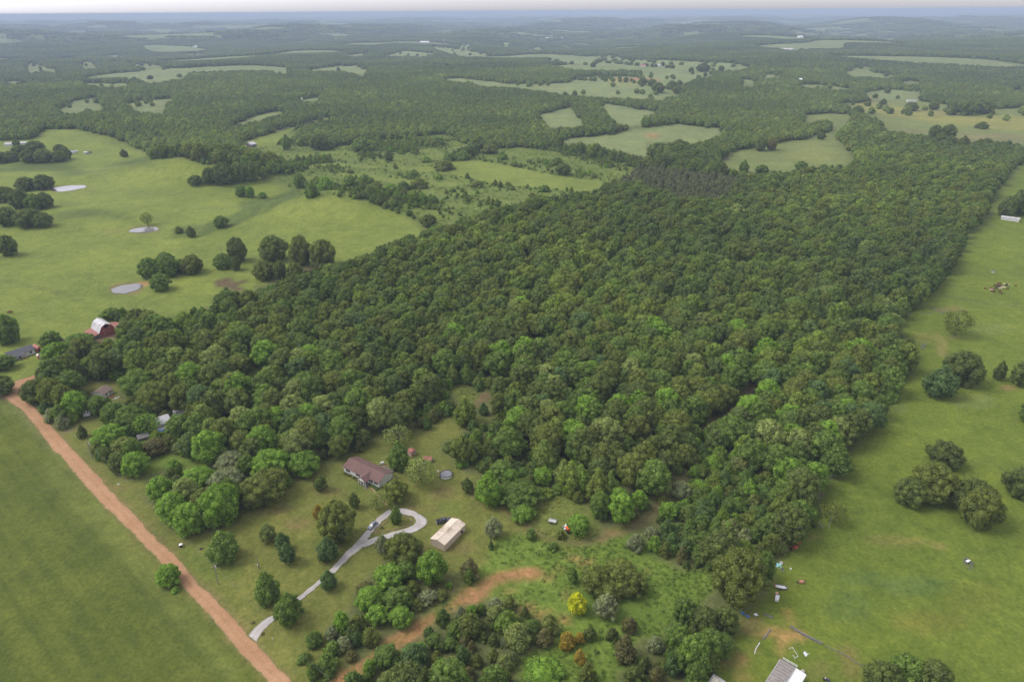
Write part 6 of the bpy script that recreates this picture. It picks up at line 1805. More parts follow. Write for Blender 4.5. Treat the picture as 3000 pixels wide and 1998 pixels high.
for x, y, lb in ((1160, 735, 'white propane tank behind the orange tractor'), (1140, 830, 'pale tank alongside the orange tractor')):
    g = G(*C7(x, y))
    q = thing('propane_tank', lb, 'tank', g, R(60))
    MB().tube([(-1.0, 0, .7), (-.9, 0, .7), (-.7, 0, .7), (.7, 0, .7), (.9, 0, .7), (1.0, 0, .7)], [.08, .3, .42, .42, .3, .08], 12).build('shell', M_white, q, smooth=True)
    for sx in (-.6, .5):
        MB().box(sx, sx + .1, -.3, .3, 0, .4).build('foot', M_conc, q)
ga, gb = G(*C7(530, 610)), G(*C7(790, 670))
d = gb - ga
q = thing('utility_trailer', 'flat silver utility trailer among the yellow weeds', 'trailer', ga, math.atan2(d.y, d.x))
tl = math.hypot(d.x, d.y)
MB().box(0, tl, 0, 1.7, .6, .7).build('bed', M_metal, q)
for y in (-.05, 1.7):
    MB().box(0, tl, y, y + .05, .6, 1.1).build('side_rail', M_chrome, q)
for y in (-.2, 1.78):
    MB().tube([(tl * .5, y, .35), (tl * .5, y + .15, .35)], .35, 12).build('wheel', M_tyre, q)
MB().tube([(0, .4, .6), (-1.2, .85, .5), (0, 1.3, .6)], .05, 5).build('tongue', M_dark, q)
FOOT.append((ga.x + 2, ga.y + 1, 5))
FOOT.append((g.x, g.y, 3))
# --- bin by the road
g = G(500 + 240 / 7.84, 1560 + 320 / 7.84)
q = thing('mailbox_bin', 'dark bin with white lid standing at the road verge', 'bin', g, .4)
MB().prism([(-.4, 0), (.4, 0), (.5, 1.0), (-.5, 1.0)], -.45, .45, 'x').build('body', M_dark, q)
MB().box(-.55, .55, -.58, .58, 1.003, 1.15).build('lid', M_white, q)
for k, (x, y) in enumerate(((690, 375),)):
    g = G(500 + x / 7.84, 1560 + y / 7.84)
    q = thing('tree_stump', 'dark stump on the lawn beside the big round maple', 'stump', g)
    MB().tube([(0, 0, -.1), (0, 0, .1), (.03, 0, .45)], [.75, .5, .42], 9).build('stump', M_bark, q)
    MB().tube([(.2, .2, .1), (1.0, .9, .05)], [.15, .06], 6).build('root', M_bark, q)
for tl_, x, y, lb in ((7, 1745, 1158, 'small brown planting at the left corner of the drive mouth'), (7, 1812, 1236, 'small brown planting at the right corner of the drive mouth')):
    g = GT(tl_, x, y)
    plant('bush0', g.x, g.y, .7, .5, 'brown', 'dead_shrub', lb.replace('left corner', 'uphill corner').replace('right corner', 'downhill corner'), 'shrub')
g = GT(7, 1885, 1278)
q = thing('marker_post', 'short white marker post on the lawn by the drive mouth', 'post', g)
MB().box(-.06, .06, -.06, .06, 0, 1.0).build('post', M_white, q)
MB().box(-.08, .08, -.08, .08, 1.0, 1.1).build('cap', M_conc, q)
g = GT(7, 822, 218)
q = thing('mailbox', 'white mailbox on a post at the road verge', 'mailbox', g, .9)
MB().box(-.05, .05, -.05, .05, 0, 1.0).build('post', M_wood, q)
MB().prism([(-.18, 1.0), (.18, 1.0), (.18, 1.25), (.1, 1.36), (-.1, 1.36), (-.18, 1.25)], -.4, .4, 'x').build('box', M_white, q)
MB().box(.12, .14, .19, .22, 1.1, 1.5).build('flag', M_redpaint, q)

# --- brush piles in the pasture
def brush_pile(label, loc, ln, wd, n, m, seed):
    q = thing('brush_pile', label, 'brush pile', loc, seed)
    rg = random.Random(seed)
    for k in range(n):
        x, y = rg.uniform(-ln / 2, ln / 2), rg.uniform(-wd / 2, wd / 2)
        a, l2 = rg.uniform(-.6, .6), rg.uniform(1.2, 2.8)
        z = rg.uniform(.1, .7)
        MB().tube([(x - l2 / 2 * math.cos(a), y - l2 / 2 * math.sin(a), z * .4), (x, y, z), (x + l2 / 2 * math.cos(a), y + l2 / 2 * math.sin(a), z * .5)], [.12, .1, .04], 5).build('branch', m, q)
brush_pile('long grey brush pile at the wood edge of the cattle pasture', GT(6, 1660, 820), 9, 2.5, 26, M_greywood, 1)
brush_pile('thin brush line in the far part of the cattle pasture', GT(6, 1760, 580), 11, 1.5, 16, M_greywood, 2)
brush_pile('shorter brush line beside the thin one', GT(6, 1680, 592), 6, 1.2, 10, M_greywood, 3)
brush_pile('grey heap of branches and rags alone in the cattle pasture', GT(9, 1968, 755), 5, 3, 20, M_greywood, 4)
g = GT(9, 1965, 742)
q = thing('white_tarpaulin', 'crumpled white sheet on the heap of branches', 'tarpaulin', (g.x, g.y, g.z + .5), .4)
MB().add([(-1.0, -.4, .3), (0, -.5, .55), (1.1, -.3, .3), (-.9, .4, .25), (.1, .3, .6), (1.0, .5, .2)], [(0, 1, 4, 3), (1, 2, 5, 4)]).build('sheet', M_white, q)
brush_pile('fallen pale log under the half dead pasture tree', GT(9, 945, 482), 4, .8, 5, M_dead, 5)

# --- cattle
def cow_mesh():
    me = bpy.data.meshes.new('cow')
    J = [((0, 0, 1.0), .36), ((.55, 0, 1.02), .36), ((.85, 0, 1.12), .27), ((1.2, 0, 1.02), .16), ((1.45, 0, .85), .13), ((1.68, 0, .68), .08),      # 0-5 spine to muzzle
         ((-.55, 0, 1.04), .36), ((-.85, 0, 1.08), .26), ((-1.0, 0, .95), .04), ((-1.02, 0, .45), .03),                                          # 6-9 rump, tail
         ((.62, .22, .75), .15), ((.62, .23, .40), .085), ((.64, .23, .02), .075), ((.62, -.22, .75), .15), ((.62, -.23, .40), .085), ((.58, -.23, .02), .075),
         ((-.68, .22, .78), .19), ((-.78, .23, .42), .085), ((-.72, .23, .02), .075), ((-.68, -.22, .78), .19), ((-.78, -.23, .42), .085), ((-.76, -.23, .02), .075),
         ((1.28, .22, 1.04), .05), ((1.28, -.22, 1.04), .05)]
    E = [(0, 1), (1, 2), (2, 3), (3, 4), (4, 5), (0, 6), (6, 7), (7, 8), (8, 9), (1, 10), (10, 11), (11, 12), (1, 13), (13, 14), (14, 15), (6, 16), (16, 17), (17, 18), (6, 19), (19, 20), (20, 21), (3, 22), (3, 23)]
    me.from_pydata([j[0] for j in J], E, [])
    o = bpy.data.objects.new('cow_rig', me)
    col.objects.link(o)
    sk = o.modifiers.new('skin', 'SKIN')
    for i, j in enumerate(J):
        me.skin_vertices[0].data[i].radius = (j[1], j[1])
    me.skin_vertices[0].data[0].use_root = True
    ss = o.modifiers.new('sub', 'SUBSURF')
    ss.levels = 1
    dg = bpy.context.evaluated_depsgraph_get()
    out = bpy.data.meshes.new_from_object(o.evaluated_get(dg))
    bpy.data.objects.remove(o)
    out.name = 'cow'
    out.materials.clear()
    out.materials.append(M_cowred)
    return out
COW = cow_mesh()
rg = random.Random(9)
def Ccow(x, y): return (2850 + x / 15.68, 780 + y / 15.68)
cows = [(550, 1060, M_cowred), (800, 1030, M_cowred), (830, 1075, M_cowred), (820, 1140, M_cowpale), (900, 1190, M_cowred), (980, 1165, M_cowred), (1040, 1060, M_cowdark), (1000, 930, M_cowdark), (1130, 890, M_cowred), (1190, 840, M_cowred),
        (1130, 1000, M_cowdark), (1250, 975, M_cowred), (1230, 930, M_cowdark), (1390, 1030, M_cowpale), (1260, 1070, M_cowpale), (1430, 870, M_cowpale), (1600, 890, M_cowpale), (1540, 905, M_cowdark), (1590, 1055, M_cowdark), (1950, 930, M_cowred), (1260, 1280, M_cowred), (1240, 1200, M_cowdark)]
nm = {M_cowred.name: ('red brown cow in the herd resting on the cattle pasture', 'red cows of the herd'), M_cowdark.name: ('dark brown cow in the herd resting on the cattle pasture', 'dark cows of the herd'), M_cowpale.name: ('cream coloured cow in the herd resting on the cattle pasture', 'cream cows of the herd')}
def cow(px, m, label, group, k=1.0):
    g = G(*px)
    o = bpy.data.objects.new('cow', COW)
    col.objects.link(o)
    o.location = g
    o.rotation_euler = (0, 0, rg.choice([0, 3.14, .4, 2.8, -.5, 1.2]) + rg.uniform(-.3, .3))
    o.scale = (k, k, k)
    o.material_slots[0].link = 'OBJECT'
    o.material_slots[0].material = m
    tag(o, label, 'cow', group)
for x, y, m in cows:
    cow(Ccow(x, y), m, *nm[m.name], rg.uniform(.85, 1.2))
for x, y in ((660, 990), (780, 950), (890, 930)):
    cow((x / 26.1, 880 + y / 26.1), M_cowred, 'red cow grazing on the pasture uphill of the grey roofed house', 'cows uphill of the grey roofed house')
# shelter thing by the herd
g = G(*Ccow(930, 290))
q = thing('mineral_feeder', 'white feeder with a dark cover above the herd', 'feeder', g)
MB().box(-1.0, 1.0, -.6, .6, 0, .6).build('trough', M_white, q)
MB().prism([(-.8, .9), (.8, .9), (0, 1.4)], -1.2, 1.2, 'x').build('cover', M_greywood, q)
for sx in (-1.0, .9):
    MB().box(sx, sx + .1, -.05, .05, .6, .95).build('post', M_wood, q)

# --- farther buildings
def far_gable(name, label, tile, x0, y0, x1, y1, depth, wh, rise, wm, rm, axis='x', wins=(), **k):
    return gable(name, label, k.pop('cat', 'building'), P(tile, x0, y0), P(tile, x1, y1), depth, wh, rise, wm, rm, wins, axis=axis, **k)
W3 = ((.15, 1.0, 1.2, 1.2), (.45, 1.0, 1.2, 1.2), (.75, 1.0, 1.2, 1.2))
far_gable('long_white_shed', 'long low white shed under the trees of the cattle pasture', 3, 2192, 1515, 2318, 1533, 5.5, 2.5, .9, M_siding, M_metal)
far_gable('white_barn', 'grey barn with shining metal roof in the valley', 1, 1735, 1020, 1772, 1012, 13, 4.2, 2.6, M_greywood, M_metal, doors=((.4, 2, 3, M_dark),), cat='barn')
far_gable('tan_shed', 'yellow tan shed next to the metal roofed valley barn', 1, 1685, 1028, 1704, 1022, 6, 2.5, 1.2, mat_simple('yellow_tan', (.6, .45, .2), .7), mat_simple('yellow_tan_roof', (.7, .52, .25), .7), cat='shed')
far_gable('white_house', 'far white house left of the homestead grove'.replace('left of', 'at the end of'), 1, 32, 1012, 78, 1010, 9, 3, 2.2, M_siding, M_conc, wins=W3, cat='house')
far_gable('metal_shed', 'grey metal shed behind the homestead grove', 1, 132, 1002, 187, 998, 8, 2.6, 1.4, M_siding, M_metal, cat='shed')
far_gable('white_house', 'far white house at the field end of the homestead grove', 1, 483, 1068, 510, 1064, 8, 2.8, 1.6, M_siding, M_bluegrey, wins=W3[:2], cat='house')
far_gable('white_trailer', 'white camper behind the far white house', 1, 513, 1056, 540, 1050, 3, 2.4, .3, M_siding, M_metal, cat='trailer')
far_gable('white_van', 'white van body parked out on the far pasture', 1, 578, 1060, 600, 1060, 3, 2.2, .3, M_white, M_white, cat='trailer')
for x, y, m, lb in ((607, 1064, M_blue, 'blue car parked by the far white van'), (627, 1055, M_blackpaint, 'dark car parked by the far white van')):
    g = GT(1, x, y)
    vehicle('parked_car', lb, (g.x, g.y, g.z + .1), .3, 4.6, 1.8, [(-2.3, .3, .85, .9), (-1.4, .22, 1.0, 1), (1.5, .22, .95, 1), (2.3, .3, .7, .88)], (-1.7, -.9, .4, 1.2, .97, 1.45), m)
far_gable('poultry_barn', 'long blue grey roofed barn on the far field', 2, 1808, 524, 1880, 524, 18, 4, 3, M_greywood, M_bluegrey, cat='barn')
far_gable('farmhouse', 'far pink roofed farmhouse on the ridge field', 2, 2062, 463, 2100, 463, 14, 4, 3, M_siding, M_redroof, cat='house')
far_gable('farmhouse', 'far grey roofed farmhouse beside a round tree', 2, 2172, 460, 2210, 460, 14, 4, 3, M_siding, M_conc, cat='house')
far_gable('farmhouse', 'far farmhouse with bright red roof', 3, 472, 533, 508, 533, 14, 4, 4, M_siding, mat_simple('bright_red_roof', (.55, .10, .08), .6), cat='house')
far_gable('white_farm', 'tall white farm buildings in front of dark woods', 3, 808, 578, 832, 578, 14, 7, 5, M_white, M_white, axis='y', cat='barn')
far_gable('white_farm', 'low white wing of the tall farm buildings', 3, 836, 580, 864, 580, 12, 4, 3, M_white, M_metal, cat='barn')
far_gable('farm_shed', 'white and rust roofed farm shed above the bright strip', 3, 1228, 697, 1278, 697, 14, 4, 3, M_siding, M_metal, cat='barn')
far_gable('farm_shed', 'red brown shed end beside the rust roofed farm shed', 3, 1280, 697, 1300, 697, 10, 3.5, 2, M_redpaint, M_redroof, cat='shed')
far_gable('white_shed', 'small white shed at the wood corner of the far field', 3, 1376, 612, 1402, 612, 9, 3.5, 2.5, M_siding, M_metal, cat='shed')
far_gable('white_trailer', 'long white trailer at the far field edge', 3, 1548, 703, 1616, 703, 4, 3, .5, M_white, M_metal, cat='trailer')
far_gable('poultry_house', 'pale long poultry house in the far wood gap', 3, 668, 349, 752, 352, 24, 5, 4, M_siding, M_metal, cat='barn')
far_gable('white_barn', 'tiny white barn on the hazy ridge', 3, 806, 264, 832, 264, 24, 8, 6, M_white, M_white, cat='barn')
far_gable('white_shed', 'small white shed in the hazy woods', 3, 486, 384, 512, 384, 18, 5, 4, M_white, M_metal, cat='shed')
far_gable('white_barn', 'white barn pair on the hazy wooded ridge', 2, 545, 300, 606, 300, 26, 7, 5, M_white, M_white, cat='barn')
far_gable('white_shed', 'white shed farther along the hazy wooded ridge', 2, 708, 291, 732, 290, 20, 6, 5, M_white, M_white, cat='shed')
far_gable('poultry_house', 'bright white long sheds on the hazy ridge', 2, 1415, 272, 1455, 271, 24, 7, 6, M_white, M_white, cat='barn')
far_gable('poultry_house', 'bright white shed next to the long ones on the ridge', 2, 1462, 272, 1495, 271, 24, 7, 6, M_white, M_white, cat='barn')
far_gable('poultry_house', 'bright white shed at the end of the ridge row', 2, 1512, 274, 1535, 272, 24, 8, 7, M_white, M_white, cat='barn')
far_gable('white_house', 'small white house in the middle of the far wood', 2, 548, 592, 574, 590, 9, 5, 3, M_white, M_white, cat='house')
far_gable('farmhouse', 'pink walled farmhouse far up among the woods', 2, 208, 348, 256, 346, 14, 5, 3, M_siding, M_redroof, cat='house')
far_gable('white_house', 'white house below the far wood clearing', 1, 2180, 748, 2204, 744, 10, 4, 2.5, M_white, M_metal, cat='house')
far_gable('white_house', 'white buildings in the hazy valley', 1, 1352, 330, 1380, 328, 20, 6, 5, M_white, M_white, cat='house')
far_gable('grey_shed', 'grey roofed shed at the left wood clearing'.replace('left ', 'bare '), 1, 2060, 695, 2090, 692, 12, 3, 2, M_siding, M_conc, cat='shed')
# fence posts along the valley road
ga, gb = GT(1, 1880, 920), GT(1, 2280, 806)
q = thing('guard_fence', 'dark post fence along the pale valley road', 'fence', ga)
for k in range(26):
    p = ga.lerp(gb, k / 25)
    MB().box(-.3, .3, -.2, .2, 0, 1.6).build('post', M_greywood, q, (p.x - ga.x, p.y - ga.y, hz(p.x, p.y) - ga.z))

# ------------------------------------------------------------------ the wood: nearest trees one by one, the rest as one mass
fields = [o_[0] for o_ in OPEN] + [pl for pl, c, a in PAINT if c == C_TRACK and a >= 1]
PINE = PL(2, (1830, 1240), (1960, 1180), (2200, 1190), (2354, 1220), 3, (200, 1230), (380, 1270), (400, 1340), (300, 1420), (220, 1470), (60, 1440), 2, (2354, 1450), (2200, 1400), (1960, 1330), (1850, 1290))
LIGHTER = PL(5, (700, 900), (1000, 700), (1400, 300), (1700, 120), (2100, 40), (2354, 60), (2354, 200), (1900, 260), (1500, 480), (1250, 800), (1000, 1000))
SCRUBW = [PL(8, (2000, 400), (2354, 150), 9, (200, 0), (700, 200), (640, 480), (500, 640), (220, 780), 8, (2354, 790), (2150, 700)), PL(8, (560, 1190), (1200, 1000), (1500, 1200), (1480, 1300), (1230, 1400), (1200, 1640), (-100, 1640)),
          PL(8, (2060, 1250), (2354, 1100), 8, (2354, 1650), (1960, 1650))]
SHRUBBY = [PL(8, (960, 120), (1100, 20), (1400, 60), (1700, 180), (1900, 225), (1990, 400), (1850, 445), (1700, 350), (1560, 280), (1460, 240), (1380, 330), (1300, 480), (1180, 445), (1010, 325)), PL(5, (640, 1040), (960, 1000), (1090, 1140), (1060, 1300), (1200, 1400), (1000, 1500), (850, 1450), (840, 1380), (790, 1290), (680, 1290))]
rng = np.random.default_rng(77)
def scatter(r0, r1, sp, jit=.42):
    """jittered grid over the wedge in view (with room to either side)"""
    xm = r1 * .92 + 80
    xs = np.arange(-xm, xm, sp)
    ys = np.arange(max(95, r0 * .7), r1 + sp, sp)
    X, Y = np.meshgrid(xs, ys)
    X = X + (np.arange(len(ys)) % 2)[:, None] * sp / 2 + rng.uniform(-jit, jit, X.shape) * sp
    Y = Y + rng.uniform(-jit, jit, Y.shape) * sp
    X, Y = X.ravel(), Y.ravel()
    d = np.hypot(X, Y)
    m = (d >= r0) & (d < r1) & (np.abs(X) < Y * .86 + 70)
    return X[m], Y[m]
def is_open(px, py):
    m = np.zeros(px.shape, bool)
    for f in fields:
        m |= inpoly(px, py, f)
    return m
def free(X, Y, Hh, Rr, near):
    Z = h(X, Y)
    bad = np.zeros(X.shape, bool)
    jx, jy = rng.normal(size=X.shape) * 3.0, rng.normal(size=X.shape) * (2.0 if near else .8)
    for fz in ((0.0, .22, .44, .66, .88) if not near else (0.0, .3, .6, .9)):
        px, py = project(X, Y, Z + Hh * fz)
        bad |= is_open(px + jx, py + jy)
    if not near:
        # hedgerow remnants and odd trees left standing in the far fields
        keep = (rng.random(X.shape) < .012) | ((np.abs(np.sin(X * .0052 + Y * .0013 + 1.1 * np.sin(Y * .003))) < .016) & (rng.random(X.shape) < .5))
        bad &= ~(keep & (np.hypot(X, Y) > 1500))
    if near:
        for sx in (-1, 1):
            px, py = project(X + sx * Rr * .7, Y, Z + Hh * .5)
            bad |= is_open(px, py)
        px, py = project(X, Y - Rr * .7, Z + Hh * .35)
        bad |= is_open(px, py)
        for hx, hy, hr in HAND:
            bad |= np.hypot(X - hx, Y - hy) < (hr * .72 + Rr * .55)
        for fx, fy, fr in FOOT:
            bad |= np.hypot(X - fx, Y - fy) < (fr + Rr * .5)
        for x0, y0, x1, y1 in OCC:
            for fz in (0, .5, 1.0):
                px, py = project(X, Y, Z + Hh * fz)
                pb = project(X, Y, Z)[1]
                bad |= (px > x0 - 4) & (px < x1 + 4) & (py > y0) & (py < y1) & (pb > y0 + 4)
    return ~bad, Z
PTS, IDX, SCL, ROT = [], [], [], []
# prototypes for the mass, picked by index in the order of their names
protos = []
def proto(nm, crown, trunk=None):
    o = bpy.data.objects.new('wood_%02d_%s' % (len(protos), nm), crown)
    protos.append(o)
    return len(protos) - 1
def joined(cm, tm):
    """crown and trunk in one mesh, for the mass"""
    import bmesh
    b = bmesh.new()
    b.from_mesh(cm)
    nf = len(b.faces)
    b.from_mesh(tm)
    b.faces.ensure_lookup_table()
    for f in b.faces[nf:]:
        f.material_index = 1
    me = bpy.data.meshes.new('wood_tree')
    b.to_mesh(me)
    b.free()
    me.materials.append(cm.materials[0])
    me.materials.append(M_bark)
    return me
pi_broad = [proto('broad', joined(PT['broad%d' % i][0], PT['broad%d' % i][1])) for i in range(4)]
pi_pine = [proto('pine', joined(PT['pine0'][0], PT['pine0'][1]))]
pi_scrub = []
for kk in ('cedar0', 'cedar1', 'bush0', 'bush1', 'maple0', 'maple1'):
    j = joined(PT[kk][0], PT[kk][1])
    j.materials[0] = LM['woods_near']
    pi_scrub.append(proto('scrub', j))
pi_belt = []
for kk in ('bush0', 'bush1', 'maple0'):
    j = joined(PT[kk][0], PT[kk][1])
    j.materials[0] = LM['belt']
    pi_belt.append(proto('belt', j))
pi_midl = [proto('mid', crown_mesh('crown', LM['woods'], 90 + i, 6.3, .6, 9.8, 'dome', 22, .36, 700, 1.0)) for i in range(3)]
pi_far = [proto('far', crown_mesh('crown', LM['far'], 95 + i, 8.0, .3, 10.5, 'dome', 12, .45, 90, 2.0)) for i in range(3)]
# far patches of canopy
def patch_mesh(seed):
    rg = np.random.default_rng(seed)
    iv, fi = I0
    V, T = [], []
    for k in range(42):
        c = np.array([rg.uniform(-50, 50), rg.uniform(-50, 50), rg.uniform(4, 8)])
        V.append(c + iv * rg.uniform(6, 10) * np.array([1, 1, .8]))
        T.append(np.array(fi) + k * len(iv))
    return np_mesh('canopy', np.concatenate(V), tris=np.concatenate(T), mat=LM['far'])
pi_patch = [proto('patch', patch_mesh(200 + i)) for i in range(3)]

def addpts(X, Y, Z, idx, sx, sz):
    PTS.append(np.stack([X, Y, Z], 1))
    IDX.append(idx)
    SCL.append(np.stack([sx, sx * rng.uniform(.92, 1.08, len(X)), sz], 1))
    ROT.append(rng.uniform(0, 6.283, len(X)))

# zone 1: to 1000 m, full trees
X, Y = scatter(100, 1000, 7.2, .46)
s = np.where(rng.random(len(X)) < .66, rng.uniform(.95, 1.42, len(X)), rng.uniform(.55, .95, len(X)))
px, py = project(X, Y, h(X, Y))
scrub = np.zeros(len(X), bool)
for pz in SCRUBW:
    scrub |= inpoly(px, py, pz)
shrub = np.zeros(len(X), bool)
for pz in SHRUBBY:
    shrub |= inpoly(px, py, pz)
pine = inpoly(px, py, PINE)
near_road = np.zeros(len(X), bool)
Hh = np.where(scrub, 5.8, np.where(pine, 10.0, 12.5 * s ** .75))
Rr = np.where(scrub, 3.0, np.where(pine, 3.4, 5.2 * s))
Hh = np.where(shrub, 6.2 * np.clip(s, .6, 1.1), Hh)
Rr = np.where(shrub, 3.7 * np.clip(s, .6, 1.1), Rr)
ok, Z = free(X, Y, Hh, Rr, True)
# thin the grid so that crowns of the size of the big ones overlap, not stack
thin = rng.random(len(X)) < np.where(scrub | pine, 1.0, .9)
ok &= thin
inframe = (px > -40) & (px < 3040) & (py > 0) & (py < 2080)
dist3 = np.sqrt(X ** 2 + Y ** 2 + CAM_H ** 2)
appar = np.where(ok & inframe, Rr / dist3, -1)
# extra bushes in the scrub: second finer grid
X2, Y2 = scatter(110, 520, 4.2)
p2x, p2y = project(X2, Y2, h(X2, Y2))
sc2 = np.zeros(len(X2), bool)
for pz in SCRUBW:
    sc2 |= inpoly(p2x, p2y, pz)
ok2, Z2 = free(X2, Y2, np.full(len(X2), 3.2), np.full(len(X2), 1.6), True)
ok2 &= sc2
n_single = 210
order = np.argsort(-appar)[:n_single]
single = np.zeros(len(X), bool)
single[order] = True
single &= ok
kinds_b = ['oak', 'olive', 'mid', 'bright', 'bluegreen', 'olive', 'mid', 'oak', 'pale', 'bright', 'mid']
desc = {'oak': 'dark green', 'olive': 'olive green', 'mid': 'plain green', 'bright': 'bright green', 'bluegreen': 'blue green', 'pale': 'pale silvery green', 'brown': 'dark brownish', 'grey': 'grey green', 'gold': 'golden'}
rr = random.Random(12)
MARKS = [('the ranch house', C1(600, 300)), ('the round pool', C1(1712, 385)), ('the orange tractor', C7(1225, 900)), ('the metal roofed house', C4(1850, 950)), ('the white cottage', C4(780, 380)), ('the red barn', C2(1200, 1150)),
         ('the mown trail', P(8, 2250, 270)), ('the massive olive oak', P(9, 400, 1000)), ('the half dead pasture tree', P(9, 1010, 480)), ('the round pasture tree', P(6, 1700, 1150)), ('the roadside thicket', P(7, 1500, 350)), ('the hidden trail gap', P(6, 400, 1200)), ('the forked snags', P(5, 2180, 1500)), ('the grass gap above the yard', P(5, 900, 1200))]
MARKP = [(n_, G(*p_)) for n_, p_ in MARKS]
def nearest_mark(x, y):
    return min(MARKP, key=lambda q_: (q_[1].x - x) ** 2 + (q_[1].y - y) ** 2)[0]
for i in np.nonzero(single)[0]:
    if scrub[i]:
        mk = rr.choice(['brown', 'oak', 'grey', 'mid', 'olive', 'brown', 'bright'])
        k = rr.choice(['cedar0', 'cedar1', 'maple0', 'broad1'])
        plant(k, X[i], Y[i], Rr[i] * rr.uniform(.75, 1.12), Hh[i] * rr.uniform(.7, 1.1), mk, 'scrub_tree', '%s small tree in the mixed scrub nearest %s' % (desc[mk], nearest_mark(X[i], Y[i])), 'tree', '%s scrub trees nearest %s' % (desc[mk], nearest_mark(X[i], Y[i])))
    elif shrub[i]:
        mk = rr.choice(['bright', 'bright', 'mid', 'pale', 'olive'])
        lm_ = nearest_mark(X[i], Y[i])
        plant('open%d' % rr.randrange(3), X[i], Y[i], Rr[i], Hh[i], mk, 'shrubby_tree', '%s low shrubby tree of the young growth nearest %s' % (desc[mk], lm_), 'tree', '%s young growth nearest %s' % (desc[mk], lm_))
    else:
        mk = rr.choice(kinds_b)
        sz = 'smaller' if s[i] < .95 else ('mid-sized' if s[i] < 1.2 else 'large')
        lm_ = nearest_mark(X[i], Y[i])
        plant('broad%d' % rr.randrange(4), X[i], Y[i], Rr[i], Hh[i], mk, 'woodland_tree', '%s %s tree of the dense wood nearest %s' % (sz, desc[mk], lm_), 'tree', '%s %s wood trees nearest %s' % (sz, desc[mk], lm_))
ms = ok & ~single
b = ms & ~scrub & ~pine & ~shrub
sb = ms & shrub & ~scrub
addpts(X[sb], Y[sb], Z[sb], rng.choice(pi_belt, sb.sum()), rng.uniform(.9, 1.5, sb.sum()), rng.uniform(1.0, 1.8, sb.sum()))
nb = b.sum()
addpts(X[b], Y[b], Z[b], rng.choice(pi_broad, nb), s[b], s[b] ** .75 * rng.uniform(.88, 1.15, nb))
p_ = ms & pine
addpts(X[p_], Y[p_], Z[p_], rng.choice(pi_pine, p_.sum()), rng.uniform(.8, 1.2, p_.sum()), rng.uniform(.75, 1.0, p_.sum()))
c_ = ms & scrub
addpts(X[c_], Y[c_], Z[c_], rng.choice(pi_scrub, c_.sum()), rng.uniform(.6, 1.2, c_.sum()), rng.uniform(.6, 1.1, c_.sum()))
addpts(X2[ok2], Y2[ok2], Z2[ok2], rng.choice(pi_scrub[2:4], ok2.sum()), rng.uniform(.45, .9, ok2.sum()), rng.uniform(.5, 1.0, ok2.sum()))
# undergrowth along the wood edges and inside gaps
X4, Y4 = scatter(110, 1000, 5.0)
ok4, Z4 = free(X4, Y4, np.full(len(X4), 4.6), np.full(len(X4), 3.0), True)
addpts(X4[ok4], Y4[ok4], Z4[ok4], rng.choice(pi_scrub[2:4], ok4.sum()), rng.uniform(.8, 1.5, ok4.sum()), rng.uniform(.9, 1.9, ok4.sum()))
# brush of the scrub belt, in uneven thickets
X5, Y5 = scatter(480, 1500, 4.6)
p5x, p5y = project(X5, Y5, h(X5, Y5))
m5 = inpoly(p5x, p5y, OPEN[1][0]) & ~inpoly(p5x, p5y, OPEN[2][0]) & ~inpoly(p5x, p5y, OPEN[3][0]) & ~inpoly(p5x, p5y, OPEN[4][0])
v5 = np.sin(X5 * .021 + 2 * np.sin(Y5 * .017)) + np.sin(Y5 * .031 + 1.5 * np.sin(X5 * .027)) + .7 * np.sin(X5 * .09 + Y5 * .06)
m5 &= (v5 + rng.normal(size=len(X5)) * .75) > .55
for fx, fy, fr in FOOT:
    m5 &= np.hypot(X5 - fx, Y5 - fy) > fr + 16
n5 = m5.sum()
sz5 = rng.uniform(.3, .95, n5) * np.clip(.7 + .35 * v5[m5], .5, 1.4)
addpts(X5[m5], Y5[m5], h(X5[m5], Y5[m5]), rng.choice(pi_belt, n5), sz5, sz5 * rng.uniform(.6, 1.1, n5))
# zone 2
X, Y = scatter(1000, 2300, 8.0)
s = rng.uniform(.75, 1.25, len(X))
ok, Z = free(X, Y, 10 * s, 6 * s, False)
ok &= ~clearing(X, Y)
addpts(X[ok], Y[ok], Z[ok], rng.choice(pi_midl, ok.sum()), s[ok], s[ok] * rng.uniform(.85, 1.15, ok.sum()))
# zone 3
X, Y = scatter(2300, 5600, 11.5)
s = rng.uniform(.8, 1.35, len(X))
ok, Z = free(X, Y, 10.5 * s, 8 * s, False)
ok &= ~clearing(X, Y)
addpts(X[ok], Y[ok], Z[ok], rng.choice(pi_far, ok.sum()), s[ok], rng.uniform(.85, 1.1, ok.sum()))
# zone 4
X, Y = scatter(5600, 17000, 85)
s = rng.uniform(.9, 1.15, len(X))
ok, Z = free(X, Y, np.full(len(X), 10.0), np.full(len(X), 45.0), False)
ok &= ~clearing(X, Y)
addpts(X[ok], Y[ok], Z[ok], rng.choice(pi_patch, ok.sum()), s[ok], rng.uniform(.7, 1.2, ok.sum()))

